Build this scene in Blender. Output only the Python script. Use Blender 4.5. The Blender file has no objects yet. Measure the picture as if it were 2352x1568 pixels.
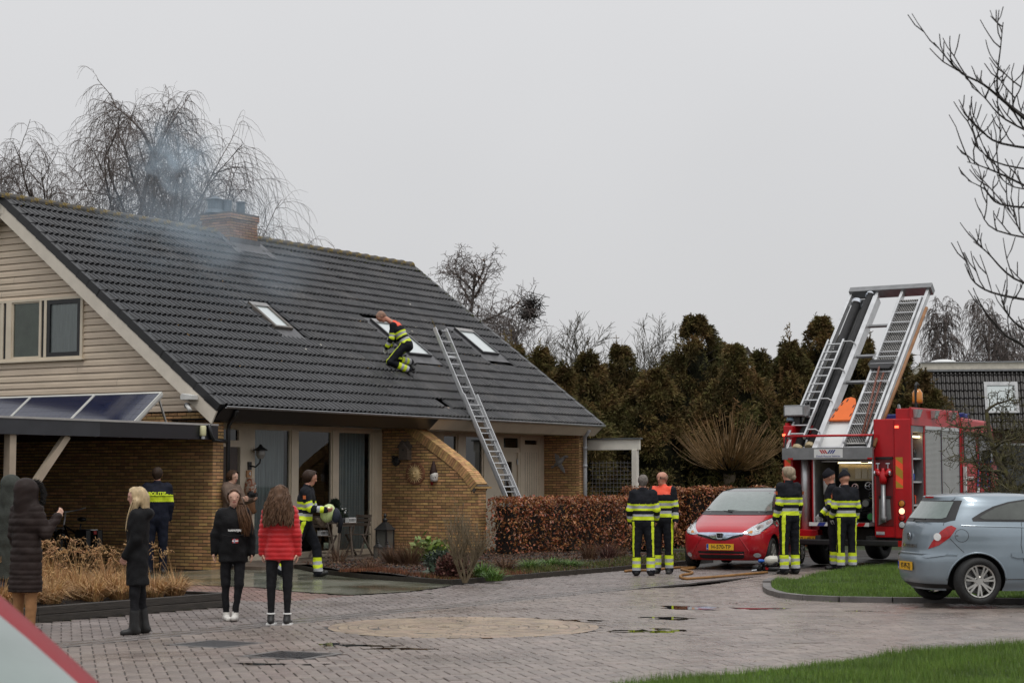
import bpy,bmesh,math,random
import numpy as np
from mathutils import Vector,Matrix,Euler
from mathutils.bvhtree import BVHTree
R=math.radians
scene=bpy.context.scene
COL=scene.collection
# ------------------------------------------------------------------ camera, sky, sun, exposure
CAM_H=1.65
F_PX=4350.0/2352.0
PITCH=math.atan(320.0/4350.0)
cam_data=bpy.data.cameras.new('camera')
cam_data.sensor_width=36.0
cam_data.lens=36.0*F_PX
cam_data.clip_start=0.1
cam_data.clip_end=2000.0
cam_data.dof.use_dof= True
cam_data.dof.focus_distance=37.0
cam_data.dof.aperture_fstop=4.5
cam=bpy.data.objects.new('camera',cam_data)
cam.location=(0,0,CAM_H)
cam.rotation_euler=(math.pi/2+PITCH,0,0)
COL.objects.link(cam)
scene.camera=cam
SUN_EL,SUN_AZ=64.0,165.0
world=bpy.data.worlds.new('World')
scene.world=world
world.use_nodes= True
wn=world.node_tree.nodes;wl=world.node_tree.links
bg=wn['Background']
bg.inputs['Strength'].default_value=0.1
sky=wn.new('ShaderNodeTexSky')
sky.sky_type='NISHITA'
sky.sun_disc= False
sky.sun_elevation=R(SUN_EL)
sky.sun_rotation=R(SUN_AZ)
sky.dust_density=3.0
over=wn.new('ShaderNodeRGB');over.outputs[0].default_value=(7.0,7.0,7.1,1)
tcw=wn.new('ShaderNodeTexCoord')
nzw=wn.new('ShaderNodeTexNoise');nzw.inputs['Scale'].default_value=1.7;nzw.inputs['Detail'].default_value=4
wl.new(tcw.outputs['Generated'],nzw.inputs['Vector'])
rpw=wn.new('ShaderNodeMapRange');rpw.inputs['From Min'].default_value=.3;rpw.inputs['From Max'].default_value=.7
rpw.inputs['To Min'].default_value=.93;rpw.inputs['To Max'].default_value=1.05
wl.new(nzw.outputs['Fac'],rpw.inputs['Value'])
mulw=wn.new('ShaderNodeVectorMath');mulw.operation='SCALE'
sepw=wn.new('ShaderNodeSeparateXYZ');wl.new(tcw.outputs['Generated'],sepw.inputs[0])
elw=wn.new('ShaderNodeMapRange');elw.inputs['From Max'].default_value=.9;elw.inputs['To Min'].default_value=.88;elw.inputs['To Max'].default_value=1.5
wl.new(sepw.outputs['Z'],elw.inputs['Value'])
mw2=wn.new('ShaderNodeMath');mw2.operation='MULTIPLY';wl.new(rpw.outputs[0],mw2.inputs[0]);wl.new(elw.outputs[0],mw2.inputs[1])
wl.new(over.outputs[0],mulw.inputs[0]);wl.new(mw2.outputs[0],mulw.inputs['Scale'])
mixw=wn.new('ShaderNodeMix');mixw.data_type='RGBA';mixw.inputs['Factor'].default_value=0.95
wl.new(sky.outputs[0],mixw.inputs[6]);wl.new(mulw.outputs[0],mixw.inputs[7]);wl.new(mixw.outputs[2],bg.inputs['Color'])
sun_data=bpy.data.lights.new('sun','SUN')
sun_data.energy=1.2
sun_data.angle=R(16)
sun_data.color=(1.0,.97,.93)
sun=bpy.data.objects.new('sun',sun_data)
az,el=R(SUN_AZ),R(SUN_EL)
sdir=Vector((math.sin(az)*math.cos(el),math.cos(az)*math.cos(el),math.sin(el)))
sun.rotation_euler=(-sdir).to_track_quat('-Z','Y').to_euler()
COL.objects.link(sun)
scene.view_settings.view_transform='Standard'
scene.view_settings.look='None'
scene.view_settings.exposure=0.0
scene.view_settings.gamma=1.0
scene.cycles.max_bounces=6
scene.cycles.diffuse_bounces=3
scene.cycles.glossy_bounces=3
scene.cycles.transmission_bounces=4
scene.cycles.transparent_max_bounces=12
scene.cycles.volume_bounces=1
scene.cycles.caustics_reflective= False
scene.cycles.caustics_refractive= False
scene.cycles.sample_clamp_indirect=3.0
# ------------------------------------------------------------------ places measured from the photograph
_cp,_sp=math.cos(PITCH),math.sin(PITCH)
def ray(u,v):
 x=(u-1176)/4350.0;y=-(v-784)/4350.0
 return (x,_cp-y*_sp,_sp+y*_cp)
def gnd(u,v,z=0.0):
 """the spot on the level z that shows at (u, v) of a 2352 px wide picture"""
 r=ray(u,v);k=(z-CAM_H)/r[2]
 return Vector((r[0]*k,r[1]*k,z))
def dep(u,v,Y):
 r=ray(u,v);k=Y/r[1]
 return Vector((r[0]*k,Y,CAM_H+r[2]*k))
# ------------------------------------------------------------------ materials
def mat(name,col,rough=.6,var=.12,scale=6.0,metal=0.0,spec=.5,bump=0.0,bscale= None ,col2= None ,thr= None ,rnd=0.0,emit= None ,alpha= None ,coat=0.0,coord='Object',stretch= None ,detail=4.0,trans=0.0,bdist=.02,sheen=0.0,wet=0.0):
 m=bpy.data.materials.new(name);m.use_nodes= True
 N=m.node_tree.nodes;Lk=m.node_tree.links
 b=N['Principled BSDF']
 b.inputs['Roughness'].default_value=rough
 b.inputs['Metallic'].default_value=metal
 b.inputs['Specular IOR Level'].default_value=spec
 if coat:b.inputs['Coat Weight'].default_value=coat;b.inputs['Coat Roughness'].default_value=.06
 if trans:b.inputs['Transmission Weight'].default_value=trans
 if sheen:b.inputs['Sheen Weight'].default_value=sheen
 if emit:b.inputs['Emission Color'].default_value=(*emit[0],1);b.inputs['Emission Strength'].default_value=emit[1]
 if alpha is not None :b.inputs['Alpha'].default_value=alpha
 if var==0 and not bump and not rnd and col2 is None :
  b.inputs['Base Color'].default_value=(*col,1); return m
 tc=N.new('ShaderNodeTexCoord');vec=tc.outputs[coord]
 if stretch:
  mp=N.new('ShaderNodeMapping');mp.inputs['Scale'].default_value=stretch
  Lk.new(vec,mp.inputs['Vector']);vec=mp.outputs[0]
 nz=N.new('ShaderNodeTexNoise');nz.inputs['Scale'].default_value=scale;nz.inputs['Detail'].default_value=detail
 nz.inputs['Roughness'].default_value=.6
 Lk.new(vec,nz.inputs['Vector'])
 mx=N.new('ShaderNodeMix');mx.data_type='RGBA'
 if col2 is None :
  mx.inputs[6].default_value=(*[c*(1-var) for c in col],1);mx.inputs[7].default_value=(*[min(1,c*(1+var)) for c in col],1)
 else :
  mx.inputs[6].default_value=(*col,1);mx.inputs[7].default_value=(*col2,1)
 mr=N.new('ShaderNodeMapRange')
 lo,hi=thr if thr else (.32,.68)
 mr.inputs['From Min'].default_value=lo;mr.inputs['From Max'].default_value=hi
 Lk.new(nz.outputs['Fac'],mr.inputs['Value']);Lk.new(mr.outputs[0],mx.inputs['Factor'])
 out=mx.outputs[2]
 if rnd:
  at=N.new('ShaderNodeAttribute');at.attribute_name='rnd'
  oi=N.new('ShaderNodeObjectInfo')
  ad=N.new('ShaderNodeMath');ad.operation='ADD';Lk.new(at.outputs['Fac'],ad.inputs[0]);Lk.new(oi.outputs['Random'],ad.inputs[1])
  fr=N.new('ShaderNodeMath');fr.operation='FRACT';Lk.new(ad.outputs[0],fr.inputs[0])
  r2=N.new('ShaderNodeMapRange');r2.inputs['To Min'].default_value=1-rnd;r2.inputs['To Max'].default_value=1+rnd
  Lk.new(fr.outputs[0],r2.inputs['Value'])
  vs=N.new('ShaderNodeVectorMath');vs.operation='SCALE'
  Lk.new(out,vs.inputs[0]);Lk.new(r2.outputs[0],vs.inputs['Scale']);out=vs.outputs[0]
  h=N.new('ShaderNodeHueSaturation')
  m7=N.new('ShaderNodeMath');m7.operation='MULTIPLY';m7.inputs[1].default_value=7.31;Lk.new(fr.outputs[0],m7.inputs[0])
  f7=N.new('ShaderNodeMath');f7.operation='FRACT';Lk.new(m7.outputs[0],f7.inputs[0])
  r3=N.new('ShaderNodeMapRange');r3.inputs['To Min'].default_value=.5-rnd*.05;r3.inputs['To Max'].default_value=.5+rnd*.04
  Lk.new(f7.outputs[0],r3.inputs['Value']);Lk.new(r3.outputs[0],h.inputs['Hue']);Lk.new(out,h.inputs['Color']);out=h.outputs[0]
 Lk.new(out,b.inputs['Base Color'])
 if wet:
  nw=N.new('ShaderNodeTexNoise');nw.inputs['Scale'].default_value=.8;nw.inputs['Detail'].default_value=3
  Lk.new(tc.outputs[coord],nw.inputs['Vector'])
  rw=N.new('ShaderNodeMapRange');rw.inputs['From Min'].default_value=.35;rw.inputs['From Max'].default_value=.65
  rw.inputs['To Min'].default_value=max(.05,rough-wet);rw.inputs['To Max'].default_value=rough
  Lk.new(nw.outputs['Fac'],rw.inputs['Value']);Lk.new(rw.outputs[0],b.inputs['Roughness'])
 if bump:
  n2=N.new('ShaderNodeTexNoise');n2.inputs['Scale'].default_value=bscale or scale*3;n2.inputs['Detail'].default_value=5
  Lk.new(vec,n2.inputs['Vector'])
  bp=N.new('ShaderNodeBump');bp.inputs['Strength'].default_value=bump;bp.inputs['Distance'].default_value=bdist
  Lk.new(n2.outputs['Fac'],bp.inputs['Height']);Lk.new(bp.outputs[0],b.inputs['Normal'])
 return m
def add_layer(m,col,scale,lo,hi,coord='Object',rough= None ,zrange= None ):
 """a second noise layer (lichen, moss, dirt with a shape of its own) over the base colour"""
 N=m.node_tree.nodes;Lk=m.node_tree.links;b=N['Principled BSDF']
 src=b.inputs['Base Color'].links[0].from_socket
 tc=N.new('ShaderNodeTexCoord');nz=N.new('ShaderNodeTexNoise');nz.inputs['Scale'].default_value=scale;nz.inputs['Detail'].default_value=6
 nz.inputs['Roughness'].default_value=.7
 Lk.new(tc.outputs[coord],nz.inputs['Vector'])
 mr=N.new('ShaderNodeMapRange');mr.inputs['From Min'].default_value=lo;mr.inputs['From Max'].default_value=hi
 Lk.new(nz.outputs['Fac'],mr.inputs['Value'])
 mx=N.new('ShaderNodeMix');mx.data_type='RGBA';mx.inputs[7].default_value=(*col,1)
 Lk.new(mr.outputs[0],mx.inputs['Factor']);Lk.new(src,mx.inputs[6]);Lk.new(mx.outputs[2],b.inputs['Base Color'])
 return m
# ------------------------------------------------------------------ mesh building
class MB:
 def __init__(s):s.v=[];s.f=[];s.mi=[];s.cur=0
 def add(s,vs,fs):
  o=len(s.v);s.v.extend([tuple(p) for p in vs])
  for f in fs:s.f.append([i+o for i in f]);s.mi.append(s.cur)
  return s
 def quad(s,a,b,c,d): return s.add([a,b,c,d],[(0,1,2,3)])
 def box(s,x0,x1,y0,y1,z0,z1):
  vs=[(x0,y0,z0),(x1,y0,z0),(x1,y1,z0),(x0,y1,z0),(x0,y0,z1),(x1,y0,z1),(x1,y1,z1),(x0,y1,z1)]
  return s.add(vs,[(3,2,1,0),(4,5,6,7),(0,1,5,4),(1,2,6,5),(2,3,7,6),(3,0,4,7)])
 def obox(s,c,sx,sy,sz,M):
  """box of size sx, sy, sz centred at c, turned by the 3x3 matrix M"""
  c=Vector(c);vs=[]
  for z in (-.5,.5):
   for x,y in ((-.5,-.5),(.5,-.5),(.5,.5),(-.5,.5)):vs.append(c+M@Vector((x*sx,y*sy,z*sz)))
  return s.add(vs,[(3,2,1,0),(4,5,6,7),(0,1,5,4),(1,2,6,5),(2,3,7,6),(3,0,4,7)])
 def bar(s,a,b,w,h,up=(0,0,1)):
  a=Vector(a);b=Vector(b);d=b-a;L=d.length;d.normalize()
  u=Vector(up)
  if abs(d.dot(u))>.98:u=Vector((1,0,0))
  x=d.cross(u).normalized();y=x.cross(d)
  M=Matrix((x,d,y)).transposed()
  return s.obox((a+b)/2,w,L,h,M)
 def tube(s,pts,rad,n=8,caps= True ,flat= None ):
  pts=[Vector(p) for p in pts];m=len(pts)
  if not hasattr(rad,'__len__'):rad=[rad]*m
  vs=[];fs=[];px= None
  for i,p in enumerate(pts):
   d=(pts[min(i+1,m-1)]-pts[max(i-1,0)])
   if d.length<1e-9:d=Vector((0,0,1))
   d.normalize()
   if px is None :
    a=Vector((0,0,1)) if abs(d.z)<.9 else Vector((1,0,0));px=d.cross(a).normalized()
   else :
    px=px-d*px.dot(d)
    px=px.normalized() if px.length>1e-6 else d.orthogonal().normalized()
   py=d.cross(px)
   for k in range(n):
    t=2*math.pi*k/n
    vs.append(p+(px*math.cos(t)+py*math.sin(t))*rad[i])
  for i in range(m-1):
   for k in range(n):
    k2=(k+1)%n;fs.append((i*n+k,i*n+k2,(i+1)*n+k2,(i+1)*n+k))
  if caps and n>2:fs.append(tuple(range(n))[::-1]);fs.append(tuple(range((m-1)*n,m*n)))
  return s.add(vs,fs)
 def lathe(s,prof,n=24,c=(0,0,0),axis='z',caps= True ):
  vs=[];fs=[];m=len(prof)
  for r,h in prof:
   for k in range(n):
    t=2*math.pi*k/n;p=(r*math.cos(t),r*math.sin(t),h)
    if axis=='x':p=(p[2],p[0],p[1])
    elif axis=='y':p=(p[1],p[2],p[0])
    vs.append((p[0]+c[0],p[1]+c[1],p[2]+c[2]))
  for i in range(m-1):
   for k in range(n):
    k2=(k+1)%n;fs.append((i*n+k,i*n+k2,(i+1)*n+k2,(i+1)*n+k))
  if caps:
   fs.append(tuple(range(n))[::-1]);fs.append(tuple(range((m-1)*n,m*n)))
  return s.add(vs,fs)
 def prism(s,poly,h0,h1,fn):
  """polygon (2D) swept from h0 to h1; fn(a, b, h) gives the point"""
  n=len(poly);vs=[fn(a,b,h0) for a,b in poly]+[fn(a,b,h1) for a,b in poly]
  fs=[tuple(range(n))[::-1],tuple(range(n,2*n))]
  for i in range(n):j=(i+1)%n;fs.append((i,j,n+j,n+i))
  return s.add(vs,fs)
 def ball(s,c,r,n=12,m=8,sc=(1,1,1)):
  prof=[];c=Vector(c);vs=[];fs=[]
  for i in range(m+1):
   th=math.pi*i/m
   for k in range(n):
    t=2*math.pi*k/n
    vs.append((c.x+r*sc[0]*math.sin(th)*math.cos(t),c.y+r*sc[1]*math.sin(th)*math.sin(t),c.z+r*sc[2]*math.cos(th)))
  for i in range(m):
   for k in range(n):
    k2=(k+1)%n;fs.append((i*n+k,(i+1)*n+k,(i+1)*n+k2,i*n+k2))
  return s.add(vs,fs)
 def mesh(s,name,mats,smooth= False ):
  me=bpy.data.meshes.new(name);me.from_pydata(s.v,[],s.f)
  if not isinstance(mats,(list,tuple)):mats=[mats]
  for m in mats:me.materials.append(m)
  if len(mats)>1:me.polygons.foreach_set('material_index',s.mi)
  if smooth:me.polygons.foreach_set('use_smooth',[ True ]*len(me.polygons))
  me.update(); return me
 def build(s,name,mats,parent= None ,smooth= False ,bevel=0,**kw):
  o=bpy.data.objects.new(name,s.mesh(name,mats,smooth)); return place(o,parent,bevel=bevel,**kw)
def place(o,parent= None ,loc= None ,rot= None ,bevel=0,label= None ,cat= None ,group= None ,kind= None ):
 COL.objects.link(o)
 if parent:o.parent=parent
 if loc is not None :o.location=loc
 if rot is not None :o.rotation_euler=rot
 if bevel:
  md=o.modifiers.new('bevel','BEVEL');md.width=bevel;md.segments=2;md.limit_method='ANGLE';md.angle_limit=R(40)
 if label:o['label']=label
 if cat:o['category']=cat
 if group:o['group']=group
 if kind:o['kind']=kind
 return o
def thing(name,label,cat,loc=(0,0,0),rotz=0.0,group= None ,rot= None ):
 o=bpy.data.objects.new(name,None );o.empty_display_size=.2
 return place(o,None ,loc,rot or (0,0,rotz),label=label,cat=cat,group=group)
def inst(name,me,parent= None ,loc= None ,rot= None ,sc= None ,**kw):
 o=bpy.data.objects.new(name,me);place(o,parent,loc,rot,**kw)
 if sc is not None :o.scale=sc if hasattr(sc,'__len__') else (sc,sc,sc)
 return o
def np_mesh(name,V,Fq,mats,rnd= None ,smooth= False ,mi= None ):
 """mesh from arrays: V (n,3), Fq (m,k)"""
 V=np.asarray(V,np.float32);Fq=np.asarray(Fq,np.int32);k=Fq.shape[1];m=len(Fq)
 me=bpy.data.meshes.new(name)
 me.vertices.add(len(V));me.vertices.foreach_set('co',V.ravel())
 me.loops.add(m*k);me.loops.foreach_set('vertex_index',Fq.ravel())
 me.polygons.add(m);me.polygons.foreach_set('loop_start',np.arange(0,m*k,k,dtype=np.int32))
 if not isinstance(mats,(list,tuple)):mats=[mats]
 for mm in mats:me.materials.append(mm)
 if mi is not None :me.polygons.foreach_set('material_index',np.asarray(mi,np.int32))
 me.polygons.foreach_set('use_smooth',np.full(m,bool(smooth)))
 me.update(calc_edges= True )
 if rnd is not None :
  at=me.attributes.new('rnd','FLOAT','POINT');at.data.foreach_set('value',np.asarray(rnd,np.float32))
 return me
def np_tile(V0,F0,T):
 """copies of a small mesh (V0, F0) under the transforms T (n,4,4)"""
 n=len(T);V0=np.asarray(V0,float);k=len(V0)
 V=np.einsum('nij,kj->nki',T[:,:3,:3],V0)+T[:,None ,:3,3]
 Fq=(np.asarray(F0)[ None ]+(np.arange(n)*k)[:,None ,None ]).reshape(-1,np.asarray(F0).shape[1])
 return V.reshape(-1,3),Fq
def text_mesh(s,size,extrude=.004,align='CENTER',bold=0.0,sx=1.0):
 cu=bpy.data.curves.new('lettering','FONT');cu.body=s;cu.size=size;cu.extrude=extrude
 cu.align_x=align;cu.align_y='CENTER';cu.offset=bold;cu.resolution_u=3
 o=bpy.data.objects.new('lettering',cu);COL.objects.link(o)
 if sx!=1:o.scale=(sx,1,1)
 dg=bpy.context.evaluated_depsgraph_get();me=bpy.data.meshes.new_from_object(o.evaluated_get(dg))
 if sx!=1:me.transform(Matrix.Diagonal((sx,1,1,1)))
 bpy.data.objects.remove(o);bpy.data.curves.remove(cu)
 return me
def text(name,s,size,m,parent,loc,rot,**kw):
 ex={k:kw.pop(k) for k in ('extrude','align','bold','sx') if k in kw}
 me=text_mesh(s,size,**ex);me.materials.clear();me.materials.append(m)
 return inst(name,me,parent,loc,rot,**kw)
rng=np.random.default_rng(7)
random.seed(7)
# the house stands turned: local x runs along the street front, local y goes back into the plot
HOUSE_C=gnd(485.5,1309)
HOUSE_ROT=R(90-31.69)
HM=Matrix.Translation(HOUSE_C)@Matrix.Rotation(HOUSE_ROT,4,'Z')
def hw(s,t,z=0.0): return HM@Vector((s,t,z))
# ------------------------------------------------------------------ the ground
M_SOIL=mat('soil',(.022,.016,.012),.8,.5,5,bump=.8,bscale=20,bdist=.05)
M_EARTH=mat('rough_grass',(.03,.042,.014),.85,.4,3,bump=.6,bscale=30)
M_JOINT=mat('joint_sand',(.035,.031,.028),.55,.3,9,wet=.3)
M_PAVER=mat('paver',(.215,.177,.155),.42,.18,1.1,rnd=.17,bump=.25,bscale=180,bdist=.004,wet=.2)
M_PAVER_DARK=mat('paver_dark',(.19,.16,.148),.45,.2,1.3,rnd=.2,bump=.25,bscale=180,bdist=.004,wet=.2)
M_PAVER_RED=mat('paver_red',(.21,.13,.11),.5,.25,2,rnd=.25,wet=.2)
M_OCHRE=mat('paver_ochre',(.285,.212,.145),.45,.22,1.5,rnd=.24,wet=.15)
M_GUTTER=mat('gutter_concrete',(.17,.15,.14),.4,.25,3,rnd=.12,wet=.25)
M_SLAB=mat('wet_slab',(.19,.19,.15),.3,.35,.9,col2=(.075,.08,.05),thr=(.42,.62),wet=.22,detail=6,stretch=(1,1,1))
M_KERB=mat('kerb_stone',(.13,.12,.115),.5,.3,4,rnd=.12,bump=.2,bscale=60)
M_TIMBER=mat('dark_timber',(.034,.028,.022),.55,.4,4,stretch=(1,8,8),bump=.3)
M_WATER=mat('puddle_water',(.012,.011,.010),.03,0)
M_IRON=mat('cast_iron',(.03,.03,.032),.45,.3,20,metal=.3,bump=.5,bscale=60)
def sheet(name,poly,z,m,kind='structure',label= None ,zf= None ):
 mb=MB();mb.add([(p[0],p[1],(zf(p[0],p[1]) if zf else 0)+z) for p in poly],[tuple(range(len(poly)))])
 o=mb.build(name,m,kind=kind)
 return o
def inpoly(P,poly):
 x,y=P[:,0],P[:,1];c=np.zeros(len(P),bool);n=len(poly)
 for i in range(n):
  x0,y0=poly[i][:2];x1,y1=poly[(i+1)%n][:2]
  c^=((y0>y)!=(y1>y))&(x<(x1-x0)*(y-y0)/((y1-y0)+1e-12)+x0)
 return c
def inview(P,lo=-60,hi=2412):
 u=1176+4350*P[:,0]/np.maximum(P[:,1],.1); return (u>lo)&(u<hi)&(P[:,1]>13.5)
def hl(P):
 """world xy to house-local s, t"""
 d=np.asarray(P,float)[:,:2]-np.array([HOUSE_C.x,HOUSE_C.y]);c,s=math.cos(HOUSE_ROT),math.sin(HOUSE_ROT)
 return np.stack([d[:,0]*c+d[:,1]*s,-d[:,0]*s+d[:,1]*c],1)
def dip(x,y):
 """the road falls a little towards the grass island"""
 a=np.clip((np.asarray(x,float)-1.5)/2.5,0,1);b=np.clip((np.asarray(y,float)-22.5)/4.5,0,1)*np.clip((33.5-np.asarray(y,float))/3,0,1)
 a=a*a*(3-2*a);b=b*b*(3-2*b)
 return -.085*a*b
def lpoly(pts): return [tuple(hw(s,t))[:2] for s,t in pts]
ISLAND=[tuple(gnd(u,v,-.08))[:2] for u,v in ((1775,1340),(1762,1347),(1764,1357),(1775,1364),(1800,1371),(1850,1376.5),(1930,1380),(2050,1382),(2200,1383),(2400,1385))]+[(13,27.5),(15,38)]+[tuple(gnd(u,v,0))[:2] for u,v in ((2120,1299),(2040,1302),(1960,1309),(1880,1320),(1820,1331))]
FRONT_LAWN=[tuple(gnd(u,v,.0))[:2] for u,v in ((1400,1580),(1560,1562),(1700,1552),(1900,1528),(2100,1500),(2250,1489),(2420,1479))]+[(9,19),(9,9),(1,9),(.55,14)]
BED=lpoly([(1.3,-.95),(-.1,-2.67),(-1.1,-4.3),(-1.85,-6.55),(3.5,-6.55),(6.2,-6.5),(8.2,-6.3),(9.3,-5.4),(9.6,-1.2),(7.2,-1.2),(7.1,-.95)])
SLAB=lpoly([(-4.1,-3.0),(-4.05,-4.4),(-4.6,-5.5),(-5.0,-6.85),(-3.75,-7.07),(-2.65,-6.87),(-1.9,-6.62),(-1.17,-4.3),(-.17,-2.62),(1.3,-.9),(.32,-.9),(.32,-.02),(-.02,-.02),(-3.0,-.02)])
ground=sheet('ground',[(-500,-60),(500,-60),(500,900),(-500,900)],-.16,M_EARTH)
road=MB()
# the bed sheet under the stones follows the dip
xs=np.linspace(-14,22,73);ys=np.linspace(8,46,77)
V=np.array([(x,y,-.012+float(dip(x,y))) for y in ys for x in xs])
Fq=[(j*73+i,j*73+i+1,(j+1)*73+i+1,(j+1)*73+i) for j in range(76) for i in range(72)]
road=inst('road',np_mesh('road',V,Fq,M_JOINT),kind='structure')
def herring(c,ang,xr,yr):
 """bricks of a herringbone of cell c: centres, and the angle of each"""
 d=R(ang);ex=np.array([math.cos(d),-math.sin(d)]);ey=np.array([math.sin(d),math.cos(d)])
 n=int(max(xr[1]-xr[0],yr[1]-yr[0])/c)+10
 cx,cy=(xr[0]+xr[1])/2,(yr[0]+yr[1])/2
 i,j=np.meshgrid(np.arange(-n,n),np.arange(-n,n));i=i.ravel();j=j.ravel();k=(i-j)%4
 H=k==0;Vv=k==3
 a=np.concatenate([np.stack([i[H]+1.0,j[H]+.5],1),np.stack([i[Vv]+.5,j[Vv]+1.0],1)])*c
 th=np.concatenate([np.zeros(H.sum()),np.full(Vv.sum(),math.pi/2)])
 P=a[:,:1]*ex+a[:,1:]*ey+np.array([cx,cy])
 ok=(P[:,0]>xr[0])&(P[:,0]<xr[1])&(P[:,1]>yr[0])&(P[:,1]<yr[1])
 return P[ok],th[ok]-d
def stone_mesh(lx,ly,h=.03,bev=.006):
 a,b=lx/2,ly/2;p=[(-a,-b),(a,-b),(a,b),(-a,b)];q=[(-a+bev,-b+bev),(a-bev,-b+bev),(a-bev,b-bev),(-a+bev,b-bev)]
 V=[(x,y,-h) for x,y in p]+[(x,y,-bev*.6) for x,y in p]+[(x,y,0) for x,y in q]
 Fq=[(8,9,10,11)]+[(i,(i+1)%4,4+(i+1)%4,4+i) for i in range(4)]+[(4+i,4+(i+1)%4,8+(i+1)%4,8+i) for i in range(4)]
 return np.array(V),np.array(Fq)
def stone_T(P,th,z,tilt=.006):
 n=len(P);T=np.zeros((n,4,4));c,s=np.cos(th),np.sin(th)
 T[:,0,0]=c;T[:,0,1]=-s;T[:,1,0]=s;T[:,1,1]=c;T[:,2,2]=1;T[:,3,3]=1
 T[:,2,0]=rng.normal(0,tilt,n);T[:,2,1]=rng.normal(0,tilt,n)
 T[:,0,3]=P[:,0];T[:,1,3]=P[:,1];T[:,2,3]=z
 return T
def lay(P,th,V0,F0,m,parent,one,rest,n_single=0,zf= None ,z0=0.0):
 z=z0+rng.normal(0,.0016,len(P))+(zf(P[:,0],P[:,1]) if zf else 0)
 T=stone_T(P,th,z)
 order=np.argsort(P[:,1])
 if n_single:
  me=np_mesh(one,V0,F0,m)
  for k in order[:n_single]:
   o=inst(one,me,parent);o.matrix_local=Matrix([list(r) for r in T[k]])
 k=order[n_single:]
 V,Fq=np_tile(V0,F0,T[k])
 o=inst(rest,np_mesh(rest,V,Fq,m,rnd=np.repeat(rng.random(len(k)),len(V0))),parent);o['kind']='stuff'
 return o
OVC,OVR=np.array([-.55,21.72]),1.52
COVERS=[(-3.0,19.42),(-2.1,18.2)]
C_=.118
P,th=herring(C_,-13.3,(-9,12),(13.5,36))
st=hl(P)
ok=inview(P)&(st[:,1]<-9.5)&~inpoly(P,[(x*1.0,y) for x,y in ISLAND])&~inpoly(P,FRONT_LAWN)&(np.hypot(P[:,0]-OVC[0],P[:,1]-OVC[1])>OVR+.05)
for cx,cy in COVERS:ok&=np.maximum(np.abs(hl(P)-hl(np.array([[cx,cy]])))[:,0],np.abs(hl(P)-hl(np.array([[cx,cy]])))[:,1])>.37
V0,F0=stone_mesh(2*C_-.011,C_-.011)
Pk,tk=P[ok],th[ok]
# nearest stones that show
vis=(Pk[:,1]>15.6)&(Pk[:,0]/Pk[:,1]>-.235)&(Pk[:,0]/Pk[:,1]<.26)
lay(np.concatenate([Pk[vis]]),tk[vis],V0,F0,M_PAVER,road,'paving_stone','paving_stones',300,zf=dip)
V,Fq=np_tile(V0,F0,stone_T(Pk[~vis],tk[~vis],dip(Pk[~vis][:,0],Pk[~vis][:,1])))
o=inst('paving_edge',np_mesh('paving_edge',V,Fq,M_PAVER,rnd=np.repeat(rng.random((~vis).sum()),len(V0))),road);o['kind']='stuff'
# far road: one sheet in the colour of the stones
# ochre disc, laid in rings
Pr,tr=[],[]
for k in range(1,14):
 r=k*.114;n=max(5,int(2*math.pi*r/.21))
 for i in range(n):
  a=2*math.pi*(i+.5*(k%2))/n;Pr.append((OVC[0]+r*math.cos(a),OVC[1]+r*math.sin(a)));tr.append(a+math.pi/2)
V1,F1=stone_mesh(.2,.106)
disc=inst('paved_circle',MB().lathe([(.001,-.004),(OVR+.03,-.004)],48,(OVC[0],OVC[1],0),caps= False ).mesh('paved_circle',M_JOINT),kind='structure')
lay(np.array(Pr),np.array(tr),V1,F1,M_OCHRE,disc,'paving_stone','paving_stones',150)
# footway between gutter and front gardens: darker herringbone
P,th=herring(.108,31.69+45,(-12,9),(17,38));st=hl(P)
ok=inview(P)&(st[:,1]>-9.1)&~inpoly(P,SLAB)&~inpoly(P,BED)&(st[:,0]<5.5)&((st[:,1]<-6.95)|((st[:,0]>-7.6)&(st[:,0]<-1.2)&(st[:,1]<-.1))|((st[:,0]>-1.9)&(st[:,1]<-6.6)))
footway=sheet('footway',lpoly([(-16,-9.1),(16,-9.1),(16,-6),(0,0),(-16,0)]),-.008,M_JOINT)
red=(st[:,1]>-6.3)|((st[:,0]>-6.6)&(st[:,1]>-6.9)&(st[:,0]<-4.4))
Vs,Fs=stone_mesh(.205,.097)
lay(P[ok&~red],th[ok&~red],Vs,Fs,M_PAVER_DARK,footway,'paving_stone','paving_stones',150,z0=.003)
V,Fq=np_tile(Vs,Fs,stone_T(P[ok&red],th[ok&red],.003))
inst('red_paving',np_mesh('red_paving',V,Fq,M_PAVER_RED,rnd=np.repeat(rng.random((ok&red).sum()),len(Vs))),footway)['kind']='stuff'
# gutter: two rows of long flush stones with a wet groove between them
gut=sheet('gutter',lpoly([(-16,-9.52),(12,-9.52),(12,-9.06),(-16,-9.06)]),-.003,M_JOINT)
Pg,tg=[],[]
for row,tt in enumerate((-9.19,-9.4)):
 s=-16.0
 while s<9:
  L=.5;p=hw(s+L/2+.25*row,tt);Pg.append((p.x,p.y));tg.append(HOUSE_ROT);s+=L+.008
Pg=np.array(Pg);tg=np.array(tg);k=inview(Pg)
Vg,Fg=stone_mesh(.495,.185)
lay(Pg[k],tg[k],Vg,Fg,M_GUTTER,gut,'gutter_stone','gutter_stones',90,z0=.004)
# concrete slab of the drive in large wet plates
slab=inst('driveway',MB().add([(x,y,.012) for x,y in SLAB],[tuple(range(len(SLAB)))]).mesh('driveway',M_SLAB),kind='structure')
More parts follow.
